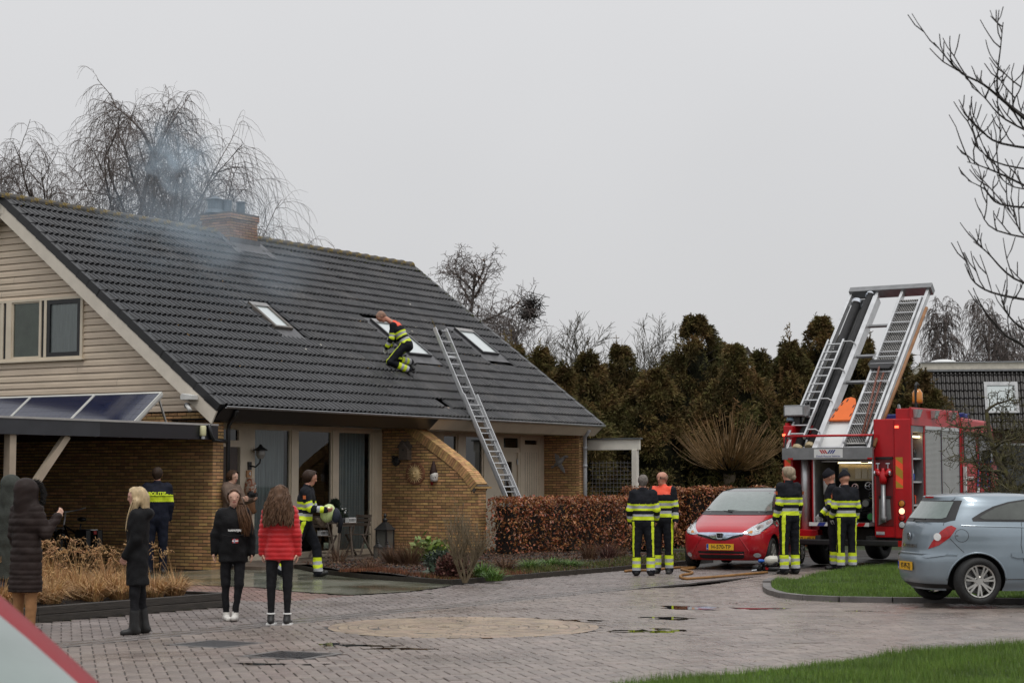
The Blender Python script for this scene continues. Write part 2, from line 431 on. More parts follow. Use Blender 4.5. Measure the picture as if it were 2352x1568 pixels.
# puddles
def puddle(u,v,w,hgt,seed):
 c=gnd(u,v,.0);rr=random.Random(seed);n=40;pts=[]
 a=w/4350.0*c.y/2;b=abs(gnd(u,v-hgt/2).y-gnd(u,v+hgt/2).y)/2
 ph=[rr.uniform(0,6.28) for _ in range(4)]
 zc=float(dip(c.x,c.y))+.0014
 for i in range(n):
  t=2*math.pi*i/n;k=1+.22*math.sin(2*t+ph[0])+.16*math.sin(3*t+ph[1])+.12*math.sin(5*t+ph[2])+.08*math.sin(9*t+ph[3])
  pts.append((c.x+a*k*math.cos(t)+rr.uniform(-.02,.02),c.y+b*k*math.sin(t),zc))
 o=MB().add(pts,[tuple(range(n))]).build('puddle',M_WATER,kind='structure')
for k,(u,v,w,h) in enumerate([(1530,1393,230,8),(1690,1390,180,4),(1535,1419,125,6),(1490,1448,170,9),(1342,1424,90,4),(830,1482,150,5),(770,1478,90,4),(915,1489,130,5),(600,1524,120,4),(1970,1394,70,2.5),(690,1376,60,3),(770,1372,30,2),(720,1525,60,3),(1230,1344,50,1.5),(1015,1362,90,2)]):
 puddle(u,v,w,h,40+k)
# drain covers
for k,(x,y) in enumerate(COVERS):
 t=thing('drain_cover',['smooth dark drain cover in the paving nearer the planter','patterned drain cover with square concrete rim beside long puddles'][k],'drain cover',(x,y,0),HOUSE_ROT+R(6*k))
 a=.34;mb=MB()
 for s1 in (-1,1):mb.box(-a,a,s1*a-.03,s1*a+.03,-.03,.003);mb.box(s1*a-.03,s1*a+.03,-a+.03,a-.03,-.03,.002)
 mb.build('rim',M_KERB,t)
 mb=MB()
 if k==0:
  mb.box(-.3,.3,-.3,.3,-.03,-.001)
 else :
  mb.lathe([(.29,-.03),(.29,0),(.001,0)],32,caps= False )
  for i in range(-4,5):
   for j in range(-4,5):
    if math.hypot(i,j)<4.3:mb.box(i*.062-.02,i*.062+.02,j*.062-.02,j*.062+.02,-.01,.004)
 mb.build('lid',M_IRON,t)
# kerb of the grass island: stone by stone
isl=[Vector((x,y,0)) for x,y in ISLAND[:10]]
kerb=thing('kerb','rounded grey concrete kerb around the grass island','kerb')
for i in range(len(isl)-1):
 a,b=isl[i],isl[i+1];L=(b-a).length;n=max(1,round(L/.9));d=(b-a)/n
 for j in range(n):
  p,q=a+d*j,a+d*(j+1);nrm=Vector((-d.y,d.x,0)).normalized()*-.075
  dd=d.normalized()*.004;z=float(dip((p.x+q.x)/2,(p.y+q.y)/2))
  mb=MB();lo,hi=z-.06,z+.075
  P4=[p+dd-nrm,q-dd-nrm,q-dd+nrm,p+dd+nrm]
  T4=[p+dd-nrm*.7,q-dd-nrm*.7,q-dd+nrm,p+dd+nrm]
  mb.add([(v.x,v.y,lo) for v in P4]+[(v.x,v.y,hi-.03) for v in P4]+[(v.x,v.y,hi) for v in T4],[(4,5,1,0),(5,6,2,1),(6,7,3,2),(7,4,0,3),(8,9,5,4),(9,10,6,5),(10,11,7,6),(11,8,4,7),(8,11,10,9)])
  mb.build('kerb_stone',M_KERB,kerb)
# lawns
M_GRASS=mat('grass_blade',(.108,.190,.024),.55,.3,1.2,rnd=.4)
M_TURF=mat('turf',(.03,.05,.012),.8,.4,8,bump=.6,bscale=60)
def grid_sheet(name,poly,zf,m,step=.25):
 """a flat lawn clipped to its outline"""
 bm=bmesh.new();f=bm.faces.new([bm.verts.new((x,y,0)) for x,y in poly])
 bb=np.array(poly);me=bpy.data.meshes.new(name)
 for ax in (0,1):
  k=bb[:,ax].min()+step
  while k<bb[:,ax].max():
   co=(k,0,0) if ax==0 else (0,k,0);no=(1,0,0) if ax==0 else (0,1,0)
   bmesh.ops.bisect_plane(bm,geom=bm.verts[:]+bm.edges[:]+bm.faces[:],plane_co=co,plane_no=no);k+=step
 for v in bm.verts:v.co.z=zf(v.co.x,v.co.y)
 bm.normal_update();bm.to_mesh(me);bm.free();me.materials.append(m)
 for p in me.polygons:
  if p.normal.z<0:p.flip()
 return inst(name,me,kind='structure')
def blades(name,poly,n,zf,h=(.03,.07),w=.005,m= None ,bend=.5,view= True ,label= None ):
 bb=np.array(poly);P=np.stack([rng.uniform(bb[:,0].min(),bb[:,0].max(),n*3),rng.uniform(bb[:,1].min(),bb[:,1].max(),n*3)],1)
 k=inpoly(P,poly)
 if view:k&=inview(P)
 P=P[k][:n];n=len(P)
# uneven tufts
 hh=rng.uniform(h[0],h[1],n)*(.65+.7*np.clip(np.sin(P[:,0]*3.1+1.7*np.sin(P[:,1]*2.3))*np.sin(P[:,1]*4.1)*.5+.5,0,1))
 a=rng.uniform(0,6.283,n);dx,dy=np.cos(a),np.sin(a);b=rng.uniform(0,6.283,n);le=rng.uniform(.1,bend,n)*hh
 z=np.array(zf(P[:,0],P[:,1]))-.005
 B=np.stack([P[:,0],P[:,1],z+np.zeros(n)],1);S=np.stack([dx,dy,0*dx],1)*w*.5
 top=B+np.stack([np.cos(b)*le,np.sin(b)*le,hh],1)
 V=np.stack([B-S,B+S,top],1).reshape(-1,3);Fq=np.arange(3*n).reshape(-1,3)
 o=inst(name,np_mesh(name,V,Fq,m or M_GRASS,rnd=np.repeat(rng.random(n),3)),kind='stuff')
 if label:o['label']=label;o['category']='grass'
 return o
def isl_z(x,y): return .015+dip(x,y)*.8+.03*np.clip((np.asarray(y)-28)/3,0,1)
# the lawn lies just inside the kerb
cen=np.mean(np.array(ISLAND),0)
ISL_IN=[tuple(np.array(p)+(cen-np.array(p))/np.linalg.norm(cen-np.array(p))*.07) for p in ISLAND]
grid_sheet('lawn',ISL_IN,lambda x,y:float(isl_z(x,y)),M_TURF,.4)
blades('lawn_grass',ISL_IN,75000,isl_z,(.03,.075),.007,label='short green lawn grass on the island behind the kerb')
fz= lambda x,y:.02+0*np.asarray(x)
grid_sheet('front_lawn',FRONT_LAWN,lambda x,y:.02,M_TURF,.5)
blades('front_lawn_grass',FRONT_LAWN,110000,fz,(.03,.09),.005,label='green lawn grass along the near edge of the road')
# garden bed and its dark edging boards
def bedz(x,y):
 s=hl(np.stack([np.atleast_1d(x),np.atleast_1d(y)],1)); return .03+.09*np.clip((s[:,1]+6.5)/1.5,0,1)+.02*np.sin(s[:,0]*2.3)*np.sin(s[:,1]*3.1)
grid_sheet('garden_bed',BED,lambda x,y:float(bedz(x,y)[0]),M_SOIL,.25)
edge=thing('bed_edging','low dark plank edging around the front garden bed','edging')
pts=[hw(s,t) for s,t in ((1.3,-.95),(-.1,-2.67),(-1.1,-4.3),(-1.85,-6.55),(.8,-6.55),(3.5,-6.55),(6.2,-6.5),(8.2,-6.3),(9.3,-5.4))]
for a,b in zip(pts[:-1],pts[1:]):
 n=max(1,round((b-a).length/1.3))
 for j in range(n):
  p=a+(b-a)*(j/n);q=a+(b-a)*((j+1)/n)-(b-a).normalized()*.006
  MB().bar((p.x,p.y,.035),(q.x,q.y,.035+random.uniform(-.006,.006)),.05,.10).build('plank',M_TIMBER,edge)
# raised planter in front of the carport
planter=thing('raised_planter','low dark plank wall of the raised bed with dry grasses','planter',HOUSE_C,HOUSE_ROT)
for z0,z1,off in ((0,.088,0),(.092,.185,.012)):
 s=-14.5
 while s<-7.75:
  e=min(s+1.7,-7.7)
  MB().box(s+.003,e-.003,-6.92+off,-6.84+off,z0,z1).build('plank',M_TIMBER,planter,bevel=.006)
  s=e
 t0=-6.84+off
 while t0<-3.0:
  MB().box(-7.78,-7.70,t0+.003,t0+1.3,z0,z1).build('plank',M_TIMBER,planter,bevel=.006);t0+=1.303
sheet('planter_soil',lpoly([(-14.5,-6.84),(-7.78,-6.84),(-7.78,-2.9),(-14.5,-2.9)]),.15,M_SOIL)
# scattered leaves and grit on the road
n=420;P=np.stack([rng.uniform(-6,7,n),rng.uniform(15,34,n)],1);P=P[inview(P)&~inpoly(P,FRONT_LAWN)&~inpoly(P,ISLAND)&(hl(P)[:,1]<-6.95)];n=len(P)
a=rng.uniform(0,6.283,n);sz=rng.uniform(.012,.04,n);D=np.stack([np.cos(a),np.sin(a),rng.uniform(0,.35,n)],1)*sz[:,None ];E_=np.stack([-np.sin(a),np.cos(a),rng.uniform(-.1,.3,n)],1)*(sz*.35)[:,None ]
C=np.stack([P[:,0],P[:,1],dip(P[:,0],P[:,1])+.006],1)
o=inst('fallen_leaves',np_mesh('fallen_leaves',np.stack([C,C+D*.5+E_,C+D,C+D*.5-E_],1).reshape(-1,3),np.arange(4*n).reshape(-1,4),mat('road_litter',(.07,.04,.02),.6,.4,6,rnd=.6),rnd=np.repeat(rng.random(n),4)),kind='stuff');o['label']='few small fallen leaves scattered over the paving';o['category']='leaf litter'
# ------------------------------------------------------------------ the house
TE,ZE,TR,ZR,LEN=.34,3.02,5.46,7.37,14.26
PIT=math.atan((ZR-ZE)/(TR+TE));SLOPE=(TR+TE)/math.cos(PIT)
M_BRICK=mat('yellow_brick',(.48,.285,.118),.75,.22,14,rnd=.3,bump=.3,bscale=60,bdist=.006)
M_MORTAR=mat('mortar',(.085,.07,.055),.9,.3,20)
M_CREAM=mat('cream_paint',(.62,.54,.42),.5,.08,2.5)
M_SIDING=mat('siding',(.58,.475,.36),.5,.10,1.4,stretch=(1,1,6),rnd=.05)
M_BLACK=mat('black_paint',(.010,.010,.011),.35,.3,5)
M_TILE=mat('roof_tile',(.023,.0235,.026),.36,.35,2.2,rnd=.28,bump=.35,bscale=70,bdist=.006,wet=.14,spec=.38)
add_layer(M_TILE,(.062,.058,.055),1.1,.50,.75)
M_RIDGE=mat('ridge_tile',(.050,.046,.042),.6,.3,4,rnd=.2,bump=.4,bscale=40)
add_layer(M_RIDGE,(.20,.135,.018),5.5,.50,.62)
add_layer(M_RIDGE,(.035,.045,.010),2.3,.50,.66)
M_ZINC=mat('zinc',(.42,.43,.44),.35,.15,5,metal=.8)
M_GREYPIPE=mat('grey_pipe',(.36,.37,.38),.45,.1,4)
M_GLASS_DARK=mat('window_glass',(.006,.007,.007),.03,0,spec=.6)
M_GLASS=mat('clear_glass',(.9,.95,.94),.0,0,trans=1.0)
M_CURTAIN=mat('net_curtain',(.32,.35,.36),.9,.15,3,stretch=(8,8,.5))
M_CURTAIN_L=mat('white_curtain',(.62,.63,.63),.9,.12,5,stretch=(8,8,.5))
M_BLIND=mat('pleated_blind',(.34,.36,.30),.8,.1,3)
M_DOORBROWN=mat('brown_door',(.035,.020,.014),.35,.2,5,stretch=(6,6,.6))
M_SKYGLASS=mat('skylight_glass',(.55,.60,.60),.06,.05,1,coat=.6)
M_FLASH=mat('lead_flashing',(.11,.11,.115),.55,.3,5,metal=.2,bump=.3)
M_CONC=mat('terrace_stone',(.12,.09,.07),.5,.3,3,wet=.2)
house=thing('semi_detached_house','tan brick semi-detached house with dark tiled roof and smoking chimney','house',HOUSE_C,HOUSE_ROT)
HINV=HM.inverted()
def hdist(s,t,z): return (hw(s,t,z)-Vector((0,0,CAM_H))).length
# --- tiles
GA,TW=SLOPE/21.0,.30
prof=[]
for k in range(2):
 for x,z in ((0,0),(.028,-.002),(.06,.022),(.085,.043),(.118,.045),(.14,.018)):prof.append((k*.15+x,z))
prof.append((.30,0));prof=[(x,z) for x,z in prof]
def tile_geo():
 V=[];F=[];n=len(prof)
 ql=GA+.05
 for q,dz in ((0,.052),(.03,.050),(ql,.008)):
  for x,z in prof:V.append((x,q,z*(1 if q<.1 else .95)+dz))
 for x,z in prof:V.append((x,.004,z+.034))
 for r in (0,1):
  for i in range(n-1):F.append((r*n+i,r*n+i+1,(r+1)*n+i+1,(r+1)*n+i))
 for i in range(n-1):F.append((3*n+i,3*n+i+1,i+1,i))
 return np.array(V),np.array(F)
TV,TF=tile_geo()
RM=Matrix(((1,0,0,0),(0,math.cos(PIT),-math.sin(PIT),-TE),(0,math.sin(PIT),math.cos(PIT),ZE),(0,0,0,1)))
def rp(s,q,n=0.0): return RM@Vector((s,q,n))
roof=MB()
# deck: two slopes, kept under the tiles
d=.02
roof.prism([(-TE+.05,ZE-.09),(-TE+.05,ZE-.03),(TR,ZR-.05),(2*TR+TE,ZE-.05),(2*TR+TE,ZE-.12),(TR,ZR-.15)],-.16,LEN-.03,lambda a,b,h:(h,a,b))
roof_o=roof.build('roof',M_BLACK,house)
SKY=[(4.32,4.93,3.02,3.95),(8.68,9.60,2.46,3.86),(12.33,13.10,2.88,3.93)]
CHI=(6.40,7.38,5.05,5.90)
HOLE=(7.55,7.85,2)
Ts,cents=[],[]
ncol=int(round((LEN+.2)/TW))
for r in range(21):
 q=r*GA
 for c in range(ncol):
  s=-.2+c*TW;sc=s+TW/2;qc=q+GA/2
  if any(a-.16<sc<b+.16 and p-.3<qc<e+.12 for a,b,p,e in SKY): continue
  if CHI[0]-.02<sc<CHI[1]+.02 and qc>6.62: continue
  if r==1 and 7.55<sc<7.85: continue
  yaw=rng.normal(0,.004);dz=abs(rng.normal(0,.003))
  M=RM@Matrix.Translation((s,q-.02,dz))@Matrix.Rotation(yaw,4,'Z')
  Ts.append(np.array(M));p=RM@Vector((sc,qc,0));cents.append(hdist(*p))
Ts=np.array(Ts);order=np.argsort(cents)
me=np_mesh('roof_tile',TV,TF,M_TILE)
for k in order[:300]:
 inst('roof_tile',me,roof_o).matrix_local=Matrix([list(x) for x in Ts[k]])
V,Fq=np_tile(TV,TF,Ts[order[300:]])
inst('roof_tiles',np_mesh('roof_tiles',V,Fq,M_TILE,rnd=np.repeat(rng.random(len(Ts)-300),len(TV))),roof_o)['kind']='stuff'
# slipped bits of tile around the gap, pale patches of lichen
mb=MB()
for s,q,w in ((7.6,.36,.09),(7.75,.33,.07),(7.48,.37,.05),(7.1,1.62,.08)):
 mb.obox(rp(s,q,.05),w,.05,.02,RM.to_3x3()@Matrix.Rotation(random.uniform(0,2),3,'Z'))
mb.build('tile_shard',mat('shard',(.25,.2,.17),.8),roof_o)
M_LICH=mat('lichen',(.42,.40,.34),.9,.2,20)
M_LEAF_Y=mat('yellow_leaf',(.40,.21,.03),.7,.3,20)
mb=MB();mc=MB()
for i in range(9):
 s,q=random.uniform(4,13.5),random.uniform(2,6.2);n=7;a0=random.uniform(.02,.05)
 mb.add([rp(s+a0*(1+.3*math.sin(k*2.1))*math.cos(k*6.28/n),q+a0*math.sin(k*6.28/n),.077) for k in range(n)],[tuple(range(n))])
for i in range(60):
 s,q=random.uniform(0,12.5),(random.randrange(21)+random.uniform(-.02,.06))*GA;a0=random.uniform(.015,.032)
 if any(a-.2<s<b+.2 and p-.3<q<e+.2 for a,b,p,e in SKY): continue
 mc.obox(rp(s,max(.02,q),.055),a0*1.6,a0,.006,RM.to_3x3()@Euler((random.uniform(-.5,.5),random.uniform(-.5,.5),random.uniform(0,3))).to_matrix())
mb.build('lichen_patch',M_LICH,roof_o);mc.build('fallen_leaves',M_LEAF_Y,roof_o)['kind']='stuff'
# ridge caps
def cap_mesh(L,r0,r1):
 mb=MB();n=9;vs=[]
 for y,r in ((0,r0),(.05,r0),(.051,r0*.93),(L,r1)):
  for k in range(n):
   a=-.25+(math.pi+.5)*k/(n-1);vs.append((y,math.cos(a)*r,math.sin(a)*r*.8))
 fs=[(i*n+k,i*n+k+1,(i+1)*n+k+1,(i+1)*n+k) for i in range(3) for k in range(n-1)]
 fs.append(tuple(range(n))); return mb.add(vs,fs)
capm=cap_mesh(.44,.155,.13).mesh('ridge_tile',M_RIDGE)
s=LEN+.02
while s>-.2:
 if not (CHI[0]-.25<s-.2<CHI[1]+.25):
  inst('ridge_tile',capm,roof_o,(s,TR,ZR+.0+random.uniform(-.006,.006)),(random.uniform(-.03,.03),0,math.pi))
 s-=.40
# verge tiles down the near gable, moss lumps under the ridge at the far end
vm=MB();vm.box(-.05,.10,0,GA+.03,-.10,.055);vmm=vm.mesh('verge_tile',M_BLACK)
for r in range(21):
 inst('verge_tile',vmm,roof_o).matrix_local=RM@Matrix.Translation((-.22,r*GA-.02,.012 if r%1==0 else 0))@Matrix.Rotation(-.03,4,'X')
 inst('verge_tile',vmm,roof_o).matrix_local=RM@Matrix.Translation((LEN+.03,r*GA-.02,.012))@Matrix.Rotation(-.03,4,'X')
M_MOSS=mat('moss',(.055,.058,.012),.95,.5,20,bump=1,bscale=60)
V0=[];rr=random.Random(3);mb=MB()
for i in range(260):
 s=rr.uniform(7.9,LEN) if i>60 else rr.uniform(0,6.2);q=SLOPE-abs(rr.gauss(0,.16))-.05
 mb.ball(rp(s,q,.06),rr.uniform(.012,.035),5,3,(1.3,1,.6))
for i in range(60):
 q=SLOPE-rr.uniform(0,2.2)**1.3;mb.ball(rp(LEN-.02+rr.uniform(-.08,.06),q,.06),rr.uniform(.01,.035),5,3,(1,1.3,.7))
mb.build('moss',M_MOSS,roof_o,smooth= True )['kind']='stuff'
# --- walls and bricks
BR=[]
def bricks(origin,ux,n,poly,course=.0625,bl=.21,bh=.0525,shift=0.0):
 """running bond over a polygon in the plane (a along ux, z up); n = outward"""
 o=Vector(origin);ux=Vector(ux);n=Vector(n);zs=[p[1] for p in poly]
 k=0;z=min(zs)
 while z<max(zs)-.02:
  zc=z+course/2;xs=[]
  for i in range(len(poly)):
   (x0,y0),(x1,y1)=poly[i],poly[(i+1)%len(poly)]
   if (y0>zc)!=(y1>zc):xs.append(x0+(x1-x0)*(zc-y0)/(y1-y0))
  xs.sort()
  for a,b in zip(xs[::2],xs[1::2]):
   x=math.floor(a/.22-1)*.22+(.11 if k%2 else 0)+shift
   while x<b:
    l,r=max(a,x),min(b,x+bl)
    if r-l>.03:
     c=o+ux*((l+r)/2)+Vector((0,0,zc))+n*rng.normal(0,.0012)
     M=Matrix.Translation(c)@Matrix((ux,n,Vector((0,0,1)))).transposed().to_4x4()@Matrix.Diagonal((r-l,1,1,1))
     BR.append((hdist(*c),M))
    x+=.22
  z+=course;k+=1
BV=np.array([(-.5,-.01,-.026),(.5,-.01,-.026),(.5,-.01,.026),(-.5,-.01,.026),(-.49,.005,-.022),(.49,.005,-.022),(.49,.005,.022),(-.49,.005,.022)])
BF=np.array([(4,5,6,7)[::-1],(0,1,5,4)[::-1],(1,2,6,5)[::-1],(2,3,7,6)[::-1],(3,0,4,7)[::-1]])
walls={}
def wallbox(name,x0,x1,y0,y1,z0,z1,m= None ): return MB().box(x0,x1,y0,y1,z0,z1).build(name,m or M_MORTAR,house)
# near gable wall (faces the carport)
gw=wallbox('gable_wall',0,.30,0,2*TR,0,ZE-.27)
bricks((0,0,0),(0,1,0),(-1,0,0),[(0,0),(7.2,0),(7.2,2.95),(.32,2.95),(0,2.74)])
bricks((0,0,0),(1,0,0),(0,-1,0),[(0,0),(.30,0),(.30,2.75),(0,2.75)])
# far gable wall with its return (carries the duck)
wallbox('gable_wall',13.78,14.08,0,2*TR,0,ZE-.25)
bricks((13.78,0,0),(0,1,0),(-1,0,0),[(0,.9),(1.05,.9),(1.05,2.80),(0,2.80)])
bricks((13.78,0,0),(1,0,0),(0,-1,0),[(0,.3),(.30,.3),(.30,2.78),(0,2.78)])
# dividing wing wall with the sloping brick coping
WS,WE=6.82,7.12
cope=[(.6,3.05),(.15,2.80),(-.72,2.245),(-1.02,2.04),(-1.25,1.84),(-1.42,1.64),(-1.50,1.56)]
wing_poly=[(-1.5,0),(1.05,0),(1.05,2.9),(.33,2.9)]+[(t,z-.15) for t,z in cope[1:-1]]+[(-1.5,1.52)]
wpoly=[(t,z) for t,z in wing_poly]
MB().prism(wpoly,WS+.001,WE,lambda a,b,h:(h,a,b)).build('wing_wall',M_MORTAR,house)
bricks((WS,0,0),(0,1,0),(-1,0,0),wpoly)
bricks((WS,-1.5,0),(1,0,0),(0,-1,0),[(0,0),(.30,0),(.30,1.5),(0,1.5)])
# back wall and far-house front wall (mostly hidden)
wallbox('unseen_back_wall',.3,13.78,2*TR-.3,2*TR,0,ZE-.25)
order=sorted(range(len(BR)),key= lambda i:BR[i][0])
bme=np_mesh('brick',BV,BF,M_BRICK)
for i in order[:300]:inst('brick',bme,gw).matrix_local=BR[i][1]
T=np.array([np.array(BR[i][1]) for i in order[300:]])
V,Fq=np_tile(BV,BF,T)
inst('brickwork',np_mesh('brickwork',V,Fq,M_BRICK,rnd=np.repeat(rng.random(len(T)),len(BV))),house)['kind']='stuff'
# coping: soldier bricks laid across the slope
cp_o=MB();path=[Vector((0,t,z)) for t,z in cope]
def along(d):
 for a,b in zip(path[:-1],path[1:]):
  L=(b-a).length
  if d<=L: return a+(b-a)*(d/L),(b-a).normalized()
  d-=L
 return path[-1],(path[-1]-path[-2]).normalized()
tot=sum((b-a).length for a,b in zip(path[:-1],path[1:]));x=.35
base= None
wing_cope=MB();wing_cope.prism([(t,z-.02) for t,z in cope[1:]]+[(t+.1,z-.17) for t,z in reversed(cope[1:])],WS-.015,WE+.12,lambda a,b,h:(h,a,b))
wing_cope=wing_cope.build('wing_coping',M_MORTAR,house)
while x<tot-.03:
 p,dd=along(x);nrm=Vector((0,dd.z,-dd.y));nrm=nrm if nrm.z>0 else -nrm
 for sx,wd in ((WS-.02,.2),(WS+.185,.2)):
  M=Matrix((Vector((1,0,0)),dd,nrm)).transposed()
  MB().obox(p-nrm*.09+Vector((sx+wd/2,0,0)),wd,.052,.2+random.uniform(-.004,.004),M).build('coping_brick',M_BRICK,wing_cope)
 x+=.0605
MB().box(WS-.05,WE+.13,-1.56,-1.44,1.49,1.53).build('coping_foot',M_BRICK,wing_cope)
# gable cladding board by board
clad=wallbox('gable_cladding',-.012,.05,.1,.2,2.85,2.95,M_SIDING)
def gable_half(z): return None
z=2.95;bh=.1335;k=0
tz= lambda z:(z-ZE)/math.tan(PIT)-TE
while z<ZR-.3:
 t0=max(0.0,tz(z+.17));t0b=max(0.0,tz(z+.17+bh));t1=2*TR-t0;t1b=2*TR-t0b
 segs=[(t0,t0b,t1,t1b)]
 if z>4.0 and z+bh<5.25:segs=[(t0,t0b,3.31,3.31),(8.2,8.2,t1,t1b)]
 for a,ab,b,bb in segs:
  cut= None
  if b-a>3.5 and k%2==0:cut=a+(1.9 if k%4==0 else 2.6)
  for lo,lob,hi,hib in ([(a,ab,b,bb)] if cut is None else [(a,ab,cut-.002,cut-.002),(cut+.002,cut+.002,b,bb)]):
   mb=MB();x0,x1,x2=-.034,-.020,0.0
   mb.add([(x0,lo,z+.010),(x0,hi,z+.010),(x0+.004,hi,z+bh*.62),(x0+.004,lo,z+bh*.62),(x1+.012,hib,z+bh),(x1+.012,lob,z+bh),(x2,lo,z+.004),(x2,hi,z+.004)],[(3,2,1,0),(5,4,2,3),(0,1,7,6)])
   mb.build('board',M_SIDING,clad)
 z+=bh;k+=1
MB().prism([(.02,2.755),(.3,2.97),(TR,ZR-.36),(2*TR-.3,2.97),(2*TR-.02,2.755)],.001,.25,lambda a,b,h:(h,a,b)).build('gable_core',M_BLACK,house)
# bargeboards
M_BARGE=mat('bargeboard_paint',(.64,.58,.49),.5,.08,3)
n_lo,n_hi=-.33,-.085
for sgn in (1,-1):
 def bp(q,n):
  v=rp(0,q,n);t=v.y if sgn>0 else 2*TR-v.y; return (t,v.z)
 prof_b=[bp(-.02,n_hi),bp(-.06,n_lo-.02),bp(.22,n_lo-.02),bp(SLOPE-.05,n_lo),bp(SLOPE-.1,n_hi)]
 MB().prism(prof_b,-.262,-.225,lambda a,b,h:(h,a,b)).build('bargeboard',M_BARGE,house)
 MB().prism([bp(0.05,-.2),bp(.05,-.28),bp(SLOPE-.3,-.28),bp(SLOPE-.3,-.2)],-.225,0.0,lambda a,b,h:(h,a,b)).build('verge_soffit',M_BARGE,house)
MB().box(-.266,-.22,TR-.12,TR+.12,ZR-.35,ZR-.05).build('apex_block',M_BARGE,house)
# gable windows
def window(parent,axis,at,a0,a1,z0,z1,fw=.06,frame=M_CREAM,pane=M_GLASS_DARK,curtain= None ,depth=.05,out=-1,folds=9,name='window',cdist=.10,clear= False ,amp=.025):
 """frame + pane (+ curtain) in the plane x=at (axis 'y') or y=at (axis 'x')"""
 f=MB()
 def B(mb,p0,p1,q0,q1,d0,d1):
  lo,hi=sorted((at+out*d0,at+out*d1))
  if axis=='y':mb.box(lo,hi,p0,p1,q0,q1)
  else :mb.box(p0,p1,lo,hi,q0,q1)
 B(f,a0,a1,z1-fw,z1,0,depth);B(f,a0,a1,z0,z0+fw,0,depth)
 B(f,a0,a0+fw,z0+fw,z1-fw,0,depth);B(f,a1-fw,a1,z0+fw,z1-fw,0,depth)
 fo=f.build(name,frame,parent)
 g=MB();pq=at+out*depth*.3
 cr=[(a0+fw,z0+fw),(a1-fw,z0+fw),(a1-fw,z1-fw),(a0+fw,z1-fw)]
 if axis=='y':cr=cr[::-1]
 g.add([(pq,a,z) if axis=='y' else (a,pq,z) for a,z in cr],[(0,1,2,3)])
 g.build('pane',M_GLASS if clear else pane,fo)
 if curtain:
  c=MB();n=folds*6;vs=[];x0,x1=a0+fw,a1-fw
  for zz in (z0+fw,z1-fw):
   for i in range(n+1):
    x=x0+(x1-x0)*i/n;dd=-cdist+amp*math.sin(i/6*6.283+.9*math.sin(i*.37))+amp*.4*math.sin(i*.21)
    p=at+out*dd
    vs.append((p,x,zz) if axis=='y' else (x,p,zz))
  c.add(vs,[(i,i+1,n+2+i,n+1+i) for i in range(n)])
  c.build('curtain',curtain,fo,smooth= True )
 return fo
GZ0,GZ1,gx=4.10,5.23,-.002
wo=MB()
wo.box(gx-.06,gx,3.31,8.2,GZ1,GZ1+.05);wo.box(gx-.06,gx,3.31,8.2,GZ0-.05,GZ0)
for a,b in ((3.31,3.375),(4.29,4.36),(4.44,4.49),(5.27,5.42),(5.50,5.56),(6.4,6.5),(8.1,8.2)):wo.box(gx-.062,gx,a,b,GZ0,GZ1)
wo.build('window_surround',M_CREAM,house)
mb=MB();mb.box(gx-.04,gx,4.36,4.44,GZ0,GZ1);mb.box(gx-.04,gx,5.42,5.50,GZ0,GZ1);mb.build('window_recess',M_BLACK,house)
MB().box(gx-.095,gx,3.27,8.25,GZ0-.085,GZ0-.052).build('window_sill',M_CREAM,house)
M_THIN=bpy.data.materials.new('thin_glass');M_THIN.use_nodes= True
_n=M_THIN.node_tree.nodes;_l=M_THIN.node_tree.links;_n.remove(_n['Principled BSDF'])
_t=_n.new('ShaderNodeBsdfTransparent');_t.inputs[0].default_value=(.86,.91,.9,1);_g=_n.new('ShaderNodeBsdfGlossy');_g.inputs['Roughness'].default_value=.015
_w=_n.new('ShaderNodeFresnel');_w.inputs[0].default_value=1.55;_m=_n.new('ShaderNodeMixShader')
_l.new(_w.outputs[0],_m.inputs[0]);_l.new(_t.outputs[0],_m.inputs[1]);_l.new(_g.outputs[0],_m.inputs[2]);_l.new(_m.outputs[0],_n['Material Output'].inputs[0])
M_GLASS=M_THIN
wf=window(house,'y',gx,3.375,4.29,GZ0,GZ1,.085,M_BLACK,curtain=M_CURTAIN_L,depth=.055,clear= True ,folds=6,cdist=-.0085,amp=.0045)
wf=window(house,'y',gx,4.49,5.27,GZ0,GZ1,.03,M_CREAM,curtain= None ,depth=.04,clear= True )
bl=MB()
for i in range(44):z=GZ0+.03+i*(GZ1-GZ0-.06)/44;bl.add([(gx-.006,4.52,z),(gx-.006,5.24,z),(gx-.002,5.24,z+.013),(gx-.002,4.52,z+.013),(gx-.006,5.24,z+.0245),(gx-.006,4.52,z+.0245)],[(3,2,1,0),(5,4,2,3)])
bl.build('blind',M_BLIND,wf)
window(house,'y',gx,5.56,6.4,GZ0,GZ1,.05,M_CREAM,curtain=M_CURTAIN_L,depth=.05,clear= True ,cdist=-.0085,amp=.0045)
# --- eaves: inclined fascia, gutter, soffit
fprof=[(-.405,3.0),(-.375,3.0),(-.105,2.775),(-.14,2.765)]
MB().prism(fprof,-.16,6.965,lambda a,b,h:(h,a,b)).build('fascia',M_BLACK,house)
MB().prism(fprof,6.968,LEN+.04,lambda a,b,h:(h,a,b)).build('fascia',M_CREAM,house)
MB().box(-.128,6.965,-.12,1.02,2.79,2.81).build('soffit',M_BLACK,house)
MB().box(6.968,LEN-.1,-.12,1.02,2.79,2.81).build('soffit',M_CREAM,house)
g=MB();gp=[(-.455,3.03),(-.465,3.022),(-.455,2.995),(-.43,2.985),(-.405,3.0),(-.415,3.004),(-.43,2.992),(-.448,3.0)]
g.prism(gp,-.15,LEN+.06,lambda a,b,h:(h,a,b)).build('gutter',M_ZINC,house)
